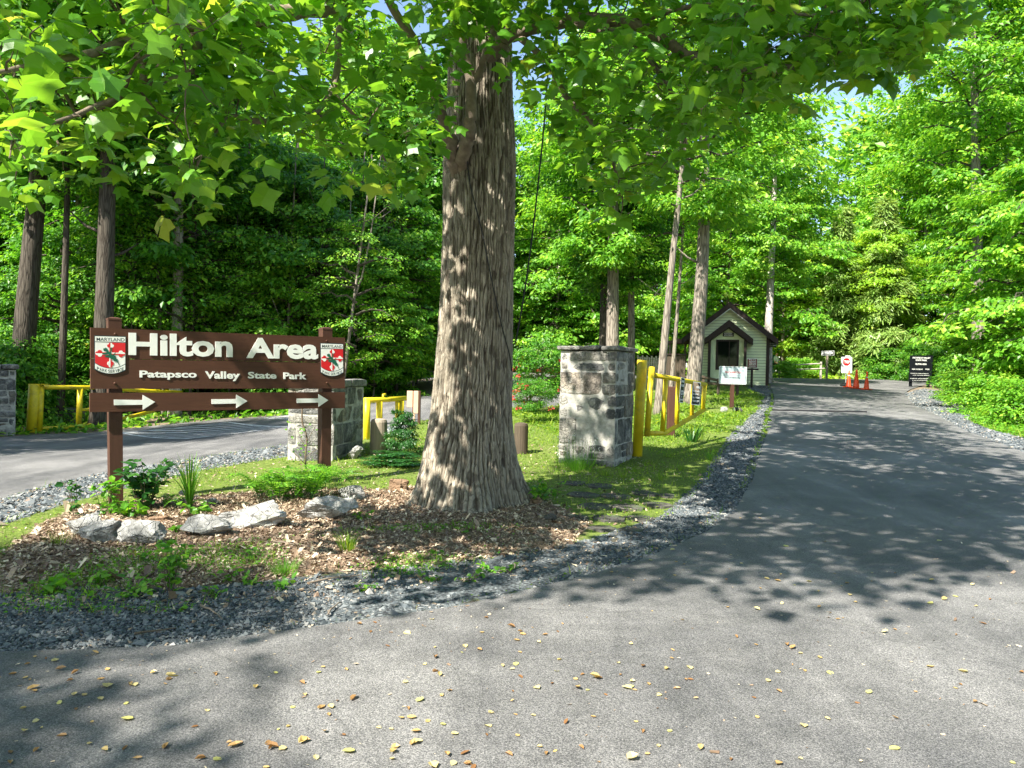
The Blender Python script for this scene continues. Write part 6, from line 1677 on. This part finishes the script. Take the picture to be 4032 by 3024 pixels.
# parked vehicle glimpsed between trunks far away
def car(px, Y, rz, label):
    x, y = at_px(px, Y); t = thing('parked_car', label, 'car', (x, y, Z(x, y)), rz); mb = MB()
    pr = [(-2.2, .35), (2.2, .35), (2.25, .75), (1.5, .95), (.9, 1.42), (-.9, 1.45), (-1.6, .98), (-2.2, .9)]
    mb.prism(pr, -.85, .85); mb.build('body', [M['offwhite']], t); mb = MB(); mb.prism([(-1.35, 1.0), (1.3, 1.0), (.85, 1.37), (-.85, 1.39)], -.86, .86); mb.build('window', [M['glass']], t)
    for wx in (-1.35, 1.35):
        for wy in (-.8, .8):
            mb = MB(); mb.lathe([(.34, 0), (.36, .03), (.36, .17), (.34, .2)], 16); mb.v = [(v[0] + wx, v[2] - .1 + wy, v[1] + .35) for v in mb.v]; mb.build('wheel', [M['black']], t)
    return t
car(3312, 70, .3, 'pale car parked far behind the spruce, glimpsed between trunks')

# ------------------------------------------------------------------ tan-backed sign, bollards, utility boxes
gb = G(1642, 1672); t = thing('notice_board', 'back of a tan wooden notice board with dark post between the panels', 'sign', (gb.x, gb.y, gb.z)); k = gb.y / F
zq_ = lambda py: P(1625, py, gb.y).z - gb.z
xq_ = lambda px: P(px, 1600, gb.y).x - gb.x
def bxp(nm, x0, x1, y0, y1, mat, yy, th): mb = MB(); mb.bbox(((xq_(x0) + xq_(x1)) / 2, yy, (zq_(y0) + zq_(y1)) / 2), (xq_(x1) - xq_(x0), th, zq_(y0) - zq_(y1)), .006); return mb.build(nm, [M[mat]], t)
bxp('panel', 1602, 1625, 1539, 1604, 'tan', 0, .03); bxp('panel', 1628, 1647, 1539, 1628, 'tan', 0, .03); bxp('post', 1645, 1655, 1539, 1685, 'brown_post', .05, .1); bxp('post', 1628, 1634, 1628, 1680, 'tan', .02, .05); bxp('batten', 1624, 1629, 1540, 1625, 'maroon', .01, .04)
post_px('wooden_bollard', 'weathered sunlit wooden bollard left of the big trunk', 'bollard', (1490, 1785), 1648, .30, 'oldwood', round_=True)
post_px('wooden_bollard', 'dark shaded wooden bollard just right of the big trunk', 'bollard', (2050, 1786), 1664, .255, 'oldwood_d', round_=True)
for lab, x0, x1, y0, y1, Y in (('dark green utility cabinet low behind the left yellow gate', 305, 432, 480, 620, 22.5), ('grey vented utility cabinet low behind the left yellow gate', 430, 556, 487, 612, 22.3)):
    a, b = P(*r2(x0, y0), Y), P(*r2(x1, y1), Y); t = thing('utility_cabinet', lab, 'cabinet', ((a.x + b.x) / 2, Y, Z(a.x, Y))); h = a.z - t.location.z
    mb = MB(); mb.bbox((0, .3, h / 2 - .1), (b.x - a.x, .6, h + .2), .02); mb.build('body', [M['boxgrey' if 'grey' in lab else 'black']], t)
    mb = MB(); mb.bbox((0, .3, h + .02), (b.x - a.x + .05, .66, .04), .01); mb.build('lid', [M['boxgrey']], t)
    if 'grey' in lab:
        mb = MB()
        for i in range(5): mb.box((.1, -.008, h * .45 + i * .05), (.22, .012, .018))
        mb.build('vent', [M['black']], t)

# ------------------------------------------------------------------ rocks
def rock(px0, px1, pyt, pyb, label, mat='rock', seed=0, depth=.7, name='rock', rotz=0, flat=1.0, sharp=1):
    g = G((px0 + px1) / 2, pyb); w = (px1 - px0) / F * g.y; h = max(.05, (pyb - pyt) / F * g.y * 1.0)
    rng = np.random.default_rng(seed); import bmesh
    bm = bmesh.new(); bmesh.ops.create_icosphere(bm, subdivisions=4, radius=1)
    pl = [(Vector(rng.normal(0, 1, 3)).normalized(), rng.uniform(.42, .85)) for _ in range(13)]
    off = Vector(rng.uniform(0, 99, 3)); mi_, ma_ = 1e9, -1e9
    for v in bm.verts:
        q = v.co.copy()
        for nn_, dd in pl:
            s_ = q.dot(nn_)
            if s_ > dd: q -= nn_ * (s_ - dd) * .97
        q *= 1 + .24 * mn.noise(q * 1.9 + off) + .11 * mn.noise(Vector((q.x * 3, q.y * 3, q.z * 8)) + off) + .05 * mn.noise(q * 13 + off)
        v.co = q
    xs = [v.co.x for v in bm.verts]; zs = [v.co.z for v in bm.verts]
    sx = w / (max(xs) - min(xs)); sz = h * 1.25 / (max(zs) - min(zs))
    for v in bm.verts: v.co = Vector((v.co.x * sx, v.co.y * sx * depth, (v.co.z - min(zs)) * sz - h * .22))
    me = bpy.data.meshes.new(name); bm.to_mesh(me); bm.free(); me.materials.append(M[mat])
    at = me.attributes.new('rnd', 'FLOAT', 'POINT'); at.data.foreach_set('value', np.full(len(me.vertices), 1.0 if mat == 'rock' else .5))
    for p in me.polygons: p.use_smooth = False
    o = link(name, me, None, (g.x, g.y + w * depth * .3, g.z), rotz); return tag(o, label, 'rock')
def z7(x, y): return (200 + x * .5877, 1850 + y * .5877)
for i, (x0, x1, yt, yb_, lab, mt, dp) in enumerate([
    (75, 330, 308, 455, 'pale weathered rock at the left end of the border row', 'rock', .6), (195, 460, 350, 490, 'pale slanted rock second from the left in the border row', 'rock', .55), (425, 770, 345, 507, 'broad cracked pale rock third in the border row', 'rock', .5),
    (800, 1165, 315, 452, 'long low grey rock in the middle of the border row', 'rock', .5), (1150, 1600, 220, 385, 'largest pale peaked rock of the border row', 'rock', .5), (1595, 2010, 182, 342, 'long sloping grey rock right of the largest one', 'rock', .5),
    (1920, 2110, 110, 205, 'greenish grey rock at the right end of the border row', 'rock', .6), (660, 840, 305, 350, 'low brown rock wedged behind the pale border rocks', 'rock_brown', .6), (1080, 1165, 315, 360, 'small pale stone between two border rocks', 'rock', .7),
    (1025, 1110, 190, 230, 'small pale stone lying on mulch beside the daffodil leaves', 'rock', .8), (280, 360, 283, 305, 'small flat pale stone at the foot of the left sign post', 'rock', .8), (850, 905, 138, 170, 'small grey stone behind the daffodil leaves', 'rock', .8)]):
    a, b = z7(x0, yt), z7(x1, yb_); rock(a[0], b[0], a[1], b[1], lab, mt, 40 + i, dp)
for (x0, x1, yt, yb_, lab, mt) in [(495, 675, 1080, 1182, 'tan rounded rock beside the left root of the big tree', 'rock_brown'), (138, 270, 787, 905, 'round grey boulder in front of the short stone pillar', 'rock'), (1690, 1850, 1237, 1300, 'flat reddish stone right of the big trunk', 'rock_brown'), (1850, 1970, 1385, 1440, 'flat dark grey stone lying in the mulch right of the trunk', 'flag'), (1375, 1410, 1285, 1310, 'tiny white stone in front of the trunk', 'rock'), (1455, 1490, 1290, 1312, 'tiny pale stone beside the other white stone by the trunk', 'rock')]:
    a, b = r3(x0, yt), r3(x1, yb_); rock(a[0], b[0], a[1], b[1], lab, mt, int(x0), .7)
rock(2838, 2868, 1602, 1622, 'pale stone beside the floodlight below the PROHIBITED sign', 'rock', 91)
rock(2893, 2925, 1606, 1626, 'grey stone right of the floodlight', 'flag', 92)
rock(2696, 2730, 1510, 1565, 'tall pale upright stone seen through the open gate', 'rock', 93, .5)
# flagstones of the little path
fl = [(2260, 1905, 75, 26), (2360, 1915, 85, 28), (2290, 1950, 95, 30), (2420, 1955, 90, 30), (2535, 1945, 80, 26), (2340, 1995, 100, 32), (2470, 2000, 95, 32), (2590, 1990, 80, 28), (2270, 2040, 80, 30), (2400, 2045, 95, 34), (2520, 2045, 85, 30), (2370, 2085, 80, 26), (2480, 2090, 70, 26), (2630, 1955, 60, 24)]
for i, (px, py, w, h) in enumerate(fl):
    g = G(px, py); rng = np.random.default_rng(i); k = 9; rw = w * 1.1 / F * g.y / 2 * 1.25
    poly = [(rw * math.cos(2 * PI * j / k) * rng.uniform(.8, 1.12) * 1.05, rw * math.sin(2 * PI * j / k) * rng.uniform(.8, 1.12)) for j in range(k)]
    mb = MB(); n0 = k; mb.add([(a, b, .014) for a, b in poly] + [(a * 1.03, b * 1.03, -.04) for a, b in poly], [tuple(range(k))] + [(j, j + k, (j + 1) % k + k, (j + 1) % k) for j in range(k)], 0, .5 + rng.uniform(-.2, .2))
    mb.f = [list(f) for f in mb.f]; o = mb.build('flagstone', [M['flag']], None, False, (g.x, g.y, g.z + .004), rng.uniform(0, 3))
    tag(o, 'dark mossy flagstone of the small path right of the big trunk', 'flagstone', 'flagstones of the small path')

# ------------------------------------------------------------------ plants
def plant(name, label, g, stems, leaf, mat, seed, cat='plant', hgt=.4, spread=.25, lpn=8, lsz=.07, top_only=False, stem_mat='twig', oval=True, tilt=.45, group=None, thick=.004, arch=.3):
    rng = np.random.default_rng(seed); t = thing(name, label, cat, g, 0, group); mb = MB(); Pp = []; Nn = []; Dd = []; Ss = []
    for i in range(stems):
        a = rng.uniform(0, 6.28); r0 = rng.uniform(0, spread * .3); h = hgt * rng.uniform(.6, 1.1); o_ = spread * rng.uniform(.3, 1)
        p0 = np.array([math.cos(a) * r0, math.sin(a) * r0, -.01]); p1 = p0 + np.array([math.cos(a) * o_ * .4, math.sin(a) * o_ * .4, h * .65]); p2 = p0 + np.array([math.cos(a) * o_, math.sin(a) * o_, h * (1 - arch * .3)])
        sm = smooth_line([p0, p1, p2], 4); mb.tube(sm, [thick * (1 - .7 * j / (len(sm) - 1)) for j in range(len(sm))], 5, cap=False)
        for j in range(lpn):
            tt = rng.uniform(.75 if top_only else .2, 1); q = sm[int(tt * (len(sm) - 1))]; b = rng.uniform(0, 6.28)
            d = np.array([math.cos(b), math.sin(b), rng.uniform(-.3, .35)]); Pp.append(q + rng.normal(0, .008, 3)); Dd.append(d); nn_ = rng.normal(0, tilt, 3); nn_[2] += 1; Nn.append(nn_); Ss.append(lsz * rng.lognormal(0, .25))
    mb.build('stems', [M[stem_mat]], t)
    bag = Bag(); bag.inst(T_OVAL if oval else T_LEAF, F_OVAL if oval else F_LEAF, np.array(Pp), frames(np.array(Nn), np.array(Dd)), np.array(Ss), 0, rng.random(len(Pp)))
    link('leaves', bag.mesh('leaves', [M[mat]]), t); return t
def gz(x, y): g = G(x, y); return (g.x, g.y, g.z)
plant('weed', 'tall thin-stemmed weed standing left of the left sign post', gz(*z7(175, 320)), 4, 'oval', 'leaf_dark', 1, hgt=.62, spread=.12, lpn=12, lsz=.06)
plant('leafy_plant', 'fresh green leafy plant climbing at the foot of the left sign post', gz(*z7(385, 300)), 9, 'oval', 'leaf_fresh', 2, hgt=.42, spread=.2, lpn=10, lsz=.075)
plant('leafy_plant', 'dark green broad-leaved plant right of the left sign post', gz(*z7(640, 260)), 16, 'oval', 'leaf_dark', 3, hgt=.62, spread=.34, lpn=11, lsz=.11)
plant('leafy_plant', 'low bright green leafy plant in front of the broad-leaved one', gz(*z7(530, 310)), 9, 'oval', 'leaf_fresh', 4, hgt=.2, spread=.26, lpn=7, lsz=.09)
plant('leafy_plant', 'low round-leaved plant by the daffodil clump', gz(*z7(985, 300)), 5, 'oval', 'leaf_fresh', 5, hgt=.14, spread=.2, lpn=7, lsz=.08)
plant('leafy_plant', 'leafy green plant at the right foot of the big trunk', gz(*r3(1790, 1270)), 18, 'oval', 'leaf_fresh', 6, hgt=.28, spread=.42, lpn=9, lsz=.075)
plant('weed', 'leafy upright weed in the mulch before the middle border rock', gz(*z7(805, 830)), 8, 'oval', 'leaf_fresh', 7, hgt=.42, spread=.12, lpn=12, lsz=.06)
plant('weed', 'green weed at the left edge between mulch and gravel', gz(*z7(330, 770)), 5, 'oval', 'leaf_fresh', 8, hgt=.15, spread=.12, lpn=7, lsz=.055)
plant('weed', 'low spreading weed on the gravel edge at far left', gz(*z7(30, 820)), 8, 'oval', 'leaf_fresh', 9, hgt=.12, spread=.16, lpn=8, lsz=.055)
plant('weed', 'low weed patch between the two tall mulch weeds', gz(*z7(540, 845)), 12, 'oval', 'leaf_fresh', 10, hgt=.12, spread=.3, lpn=8, lsz=.045)
plant('weed', 'small weed growing in front of the third border rock', gz(*z7(825, 420)), 3, 'oval', 'leaf_fresh', 11, hgt=.08, spread=.06, lpn=5, lsz=.06)
for i, (x, y) in enumerate([(640, 605), (935, 585), (1365, 600), (1560, 790), (1340, 770), (1190, 745), (1110, 860), (2090, 330), (1990, 230)]):
    plant('weed', 'small green weed sprouting in the mulch before the rocks', gz(*z7(x, y)), 5, 'oval', 'leaf_fresh', 20 + i, hgt=.09, spread=.12, lpn=6, lsz=.045, group='small weeds in the mulch')
for i, (px, py) in enumerate([(1850, 2290), (1930, 2255), (2010, 2250), (1700, 2290), (1690, 2200), (1560, 2250), (1430, 2330)]):
    plant('weed', 'small yellow-green weed sprouting in the gravel strip', gz(px, py), 5, 'oval', 'leaf_fresh', 40 + i, hgt=.08, spread=.14, lpn=6, lsz=.04, group='small weeds in the gravel')

def tuft(label, g, n, h, seed, mat='grass', spread=.06, w=.6, name='grass_tuft', lean=.5, group=None, cat='grass'):
    rng = np.random.default_rng(seed); bag = Bag(); a = rng.uniform(0, 6.28, n); up_ = np.stack([np.cos(a) * lean * rng.random(n), np.sin(a) * lean * rng.random(n), np.ones(n)], 1)
    pos = np.stack([np.cos(a), np.sin(a), a * 0], 1) * spread * rng.random((n, 1)); s = h * rng.uniform(.6, 1.1, n)
    bag.inst(T_BLADE, F_BLADE, pos, frames(up_, np.stack([np.cos(a), np.sin(a), a * 0], 1)), np.stack([s * w, s, s], 1), 0, rng.random(n))
    o = link(name, bag.mesh(name, [M[mat]]), None, g); return tag(o, label, cat, group)
tuft('bright yellow-green grass tuft in the sunny mulch', gz(*z7(1990, 545)), 110, .2, 1, 'grass', .07, .5)
tuft('darker green round grass tuft on the mulch edge', gz(*z7(1565, 700)), 160, .15, 2, 'leaf_fresh', .10, .5)
tuft('grass tuft at the left frame edge below the rocks', gz(*z7(55, 500)), 60, .14, 3, 'grass', .1, .5)
# daffodil leaves
rng = np.random.default_rng(5); g = gz(*z7(930, 265)); t = thing('daffodil_clump', 'clump of upright strap-like blue-green daffodil leaves', 'plant', g)
bag = Bag(); n = 46; a = rng.uniform(0, 6.28, n); r_ = rng.random(n)
for lo_, hi_, nm in ((0, 46, 'leaves'),):
    mb = MB()
    for i in range(n):
        d = np.array([math.cos(a[i]), math.sin(a[i]), 0]); h = rng.uniform(.35, .68); o_ = rng.uniform(.03, .30); side = np.array([-d[1], d[0], 0]) * .0075
        vs = []; k = 6
        for j in range(k + 1):
            s_ = j / k; q = d * (.02 + o_ * s_ ** 1.9) + np.array([0, 0, h * (s_ - .12 * s_ ** 3 * (o_ / .3))]); ww = 1 - .85 * s_ ** 4; vs += [q - side * ww, q + side * ww]
        mb.add(vs, [(2 * j, 2 * j + 1, 2 * j + 3, 2 * j + 2) for j in range(k)], 0, rng.random())
    mb.build(nm, [M['leaf_fresh']], t)
# ferns
def fern(label, g, n, Lf, seed, mat='leaf_fresh', up_=.8):
    rng = np.random.default_rng(seed); t = thing('fern', label, 'fern', g)
    mb = MB(); Pp = []; Nn = []; Dd = []; Ss = []
    for i in range(n):
        a = i * 2.4 + rng.normal(0, .3); d = np.array([math.cos(a), math.sin(a), 0]); L_ = Lf * rng.uniform(.7, 1.1); o_ = rng.uniform(.45, .85)
        base_ = np.array([rng.normal(0, .12), rng.normal(0, .08), 0]); pts = [base_ + d * L_ * o_ * s_ ** 1.3 + np.array([0, 0, L_ * up_ * (s_ - .55 * s_ ** 2.5)]) for s_ in np.linspace(0, 1, 15)]
        mb.tube(pts, [.004 * (1 - .8 * j / 14) for j in range(15)], 4, cap=False); sd = np.array([-d[1], d[0], 0])
        for j in range(2, 15):
            q = pts[j]; tan = pts[j] - pts[j - 1]; tan /= np.linalg.norm(tan); wl = .11 * math.sin(PI * (.15 + .85 * (1 - j / 14.5))) * Lf / .5
            for sg in (-1, 1):
                for kk in range(5):
                    f_ = (kk + .4) / 5; Pp.append(q + sd * sg * wl * f_ + tan * .006 * kk); Dd.append(tan * .8 + sd * sg * .6); nn_ = np.cross(sd, tan); nn_ = nn_ * (1 if nn_[2] > 0 else -1) + rng.normal(0, .15, 3); Nn.append(nn_); Ss.append(.034 * (1 - .5 * f_) * Lf / .5)
    mb.build('stems', [M['leaf_dark']], t); bag = Bag(); bag.inst(T_LEAF, F_LEAF, np.array(Pp), frames(np.array(Nn), np.array(Dd)), np.array(Ss), 0, rng.random(len(Pp)))
    link('fronds', bag.mesh('fronds', [M[mat]]), t); return t
fern('small fern left of the daffodil leaves', gz(*z7(815, 265)), 7, .34, 1)
fern('large fresh fern clump behind the biggest border rock', gz(*z7(1500, 205)), 16, .62, 2, up_=1.0)
fern('fern clump at the foot of the right sign post', gz(*z7(1740, 195)), 16, .66, 3, up_=1.1)
fern('fern in front of the big trunk side of the sign', gz(*z7(1880, 120)), 8, .5, 4, up_=1.0)
plant('leafy_plant', 'leafy seedlings mixed among the ferns below the right shield', gz(*z7(1640, 195)), 14, 'oval', 'leaf_fresh', 12, hgt=.42, spread=.4, lpn=9, lsz=.06)
# thin sapling before the short pillar
g = gz(1205, 1862); t = thing('sapling', 'thin dark sapling stem rising in front of the short stone pillar', 'sapling', g); mb = MB()
o = np.array(g); Yq = g[1]
pts = [np.array(P(*p, Yq)) - o for p in ((1205, 1865), (1203, 1790), (1208, 1720), (1190, 1660), (1192, 1580))]; mb.tube(smooth_line(pts, 4), .013, 7); 
for (a, b, c_) in (((1205, 1830), (1165, 1790), (1130, 1760)), ((1206, 1760), (1185, 1730), (1172, 1690)), ((1208, 1740), (1230, 1700), (1240, 1680)), ((1205, 1800), (1245, 1770), (1262, 1740))):
    mb.tube([np.array(P(*p, Yq)) - o for p in (a, b, c_)], [.006, .004, .002], 5)
mb.build('stem', [M['twig']], t); n = 70; rng = np.random.default_rng(8)
pos = np.array([np.array(P(rng.uniform(1130, 1262), rng.uniform(1660, 1830), Yq + rng.normal(0, .08))) - o for _ in range(n)]); bag = Bag(); bag.inst(T_OVAL, F_OVAL, pos, rand_frames(n, 1, .5), .04 * rng.lognormal(0, .3, n), 0); link('leaves', bag.mesh('leaves', [M['leaf_fresh']]), t)
# dark yew-like shrub left of the trunk
CM['yew'] = crown_mesh('foliage', 71, .06, .95, .62, 26, 14, 22, .045, [M['leaf_dark'], M['bark_dark']], lambda u: 1 - .75 * u, .2, .35, .07, .35, .08, .01)
x, y, z = gz(*r3(630, 870)); t = thing('evergreen_shrub', 'small dark evergreen shrub left of the big trunk', 'shrub', (x, y, z)); c = link('foliage', CM['yew'], t); c.scale = (.6, .6, .75)
x, y, z = gz(*r3(560, 960)); t = thing('ground_plant', 'low dark green plants under the evergreen shrub', 'plant', (x, y, z)); c = link('foliage', CM['yew'], t); c.scale = (1.0, .7, .22)
# azaleas
def azalea(label, px, py, s, seed, Y=None):
    g = gz(px, py) if Y is None else (lambda q: (q.x, q.y, Z(q.x, q.y)))(P(px, py, Y)); t = thing('azalea', label, 'shrub', g)
    if 'azalea' not in CM: CM['azalea'] = crown_mesh('foliage', 72, .5, 1.9, 1.2, 30, 16, 18, .07, [M['leaf_wood'], M['branch']], None, .2, .5, .12, .5, .2, .03)
    c = link('foliage', CM['azalea'], t); c.scale = (s,) * 3; rng = np.random.default_rng(seed); n = 15; Pp = []
    for _ in range(n):
        a = rng.uniform(0, 6.28); r = rng.uniform(.5, 1.15) * s; zz = rng.uniform(.7, 1.9) * s; c0_ = np.array([math.cos(a) * r, math.sin(a) * r, zz]); Pp = np.array([c0_ + rng.normal(0, .035, 3) for _ in range(12)]); bag = Bag(); bag.inst(T_OVAL, F_OVAL, Pp, rand_frames(12, .6, .8), .055 * rng.lognormal(0, .2, 12), 0); link('flower', bag.mesh('flower', [M['flower_red']]), t)
azalea('large azalea with red flowers between the big trunk and the tall pillar', 2130, 1640, .95, 1, 21)
azalea('smaller azalea with pinkish red flowers by the exit road edge', 2085, 1640, .5, 2, 18.5)
azalea('azalea with red flowers half hidden behind the tall stone pillar', 2235, 1640, .8, 3, 22.5)
# white flowers at the pillar foot
g = gz(2265, 1838); t = thing('wildflowers', 'clump of tiny white wildflowers at the foot of the tall stone pillar', 'flowers', g); rng = np.random.default_rng(9); mb = MB(); Pp = []
for _ in range(70):
    a = rng.uniform(-.32, .32), rng.uniform(-.12, .06); h = rng.uniform(.15, .5); b = (a[0] * 1.15 + rng.normal(0, .03), a[1], h); mb.tube([(a[0], a[1], 0), ((a[0] + b[0]) / 2, a[1], h * .5), b], .0022, 3, cap=False); Pp.append(b)
mb.build('stems', [M['leaf_fresh']], t); Pp = np.array(Pp); bag = Bag(); bag.inst(T_OVAL, F_OVAL, np.repeat(Pp, 3, 0) + rng.normal(0, .012, (210, 3)), rand_frames(210, .7, .7), .02 * np.ones(210), 0); link('flowers', bag.mesh('flowers', [M['flower_white']]), t)
tuft('green grass clump at the foot of the tall stone pillar', gz(2270, 1850), 320, .26, 8, 'leaf_fresh', .38, .3)
tuft('broad-leaved dark green clump behind the open gate', gz(2725, 1740), 50, .4, 9, 'leaf_dark', .15, 1.1)
tuft('single upright grass clump at the gravel edge below the gate', gz(2795, 1812), 40, .24, 10, 'leaf_fresh', .04, .4)
for i, (px, py) in enumerate([(2560, 1830), (2640, 1800), (2700, 1760), (2760, 1700), (2840, 1690), (2600, 1890), (2500, 1860), (2380, 1870), (2880, 1640), (2680, 1850), (2560, 1760), (2450, 1880)]):
    tuft('short green grass tuft on the lawn below the open gate', gz(px, py), 90, .13, 50 + i, 'grass', .16, .4, group='grass tufts below the gate')
# twigs lying on mulch and gravel
for i, (a, b, lab) in enumerate([((1020, 540), (1290, 560), 'pale curved stick lying on the sunny mulch'), ((1500, 500), (1800, 548), 'thin brown stick lying right of the pale curved stick'), ((2150, 735), (2205, 640), 'short dark stick at the mulch edge on the right'), ((1730, 775), (2120, 722), 'long thin twig along the gravel edge'),
        ((1000, 935), (1150, 1030), 'forked thin twig on the gravel'), ((560, 1130), (840, 1085), 'dark stick lying near the asphalt edge'), ((90, 830), (215, 770), 'pale twig lying on the gravel at left'), ((1860, 990), (1950, 905), 'short brown stick on the gravel strip')]):
    p, q = G(*z7(*a)), G(*z7(*b)); mb = MB(); n_ = 6; rng = np.random.default_rng(i); sd = Vector((-(q - p).y, (q - p).x, 0)) * .06
    pts = [p + (q - p) * j / n_ + sd * math.sin(j / n_ * PI) + Vector((0, 0, .02 + rng.uniform(0, .01))) - p for j in range(n_ + 1)]
    mb.tube(pts, [.008 - .0008 * j for j in range(n_ + 1)], 6); o = mb.build('stick', [M['twig' if 'dark' in lab else 'branch']], None, True, p); tag(o, lab, 'stick')

# cables on and behind the tree
mb = MB(); pts = []
for px, py in ((1835, 560), (1850, 720), (1895, 900), (1935, 1100), (1975, 1280), (2007, 1400), (2014, 1460)):
    d = TY - math.sqrt(max(.01, .43 ** 2 - ((px - 1880) / F * TY) ** 2)) - .035; pts.append(np.array(P(px, py, d)))
mb.tube(smooth_line(pts, 4), .007, 6); tag(mb.build('cable', [M['cable']], None, True), 'thin black cable running diagonally down the big trunk', 'cable')
mb = MB(); pts = [np.array(P(*p, 9.6)) for p in ((2175, -40), (2150, 400), (2105, 850), (2065, 1150), (2030, 1350))]; mb.tube(smooth_line(pts, 4), .010, 6); tag(mb.build('cable', [M['cable']], None, True), 'thin black overhead cable dropping just right of the big trunk', 'cable')

# ------------------------------------------------------------------ sky, sun, camera
w = bpy.data.worlds.new('World'); S.world = w; w.use_nodes = True
wt = w.node_tree; wt.nodes.clear(); sky = wt.nodes.new('ShaderNodeTexSky'); sky.sky_type = 'NISHITA'; sky.sun_disc = False
sky.sun_elevation = SUN_EL; sky.sun_rotation = math.atan2(-math.cos(SUN_AZ), -math.sin(SUN_AZ)); sky.air_density = 1.0; sky.dust_density = 0.8; sky.ozone_density = 1.0
bg = wt.nodes.new('ShaderNodeBackground'); bg.inputs['Strength'].default_value = 0.10; wo = wt.nodes.new('ShaderNodeOutputWorld')
wt.links.new(sky.outputs[0], bg.inputs[0]); wt.links.new(bg.outputs[0], wo.inputs[0])
sl_ = bpy.data.lights.new('Sun', 'SUN'); sl_.energy = 5.0; sl_.angle = math.radians(0.55); sl_.color = (1.0, .95, .86)
so = bpy.data.objects.new('Sun', sl_); COL.objects.link(so)
so.rotation_euler = Vector((math.cos(SUN_AZ) * math.cos(SUN_EL), math.sin(SUN_AZ) * math.cos(SUN_EL), -math.sin(SUN_EL))).to_track_quat('-Z', 'Y').to_euler()
cam = bpy.data.cameras.new('Camera'); co = bpy.data.objects.new('Camera', cam); COL.objects.link(co); S.camera = co
cam.sensor_width = 36; cam.lens = F / 4032 * 36; cam.clip_end = 600; cam.clip_start = .05
mx = Matrix.Identity(4)
for i in range(3): mx[i][0] = rt[i]; mx[i][1] = up[i]; mx[i][2] = -fw[i]
mx.translation = CAM; co.matrix_world = mx
S.render.engine = 'CYCLES'
S.view_settings.view_transform = 'Standard'; S.view_settings.look = 'None'; S.view_settings.exposure = 1.70; S.view_settings.gamma = 1
cy = S.cycles; cy.max_bounces = 5; cy.diffuse_bounces = 3; cy.glossy_bounces = 2; cy.transmission_bounces = 4; cy.sample_clamp_indirect = 4
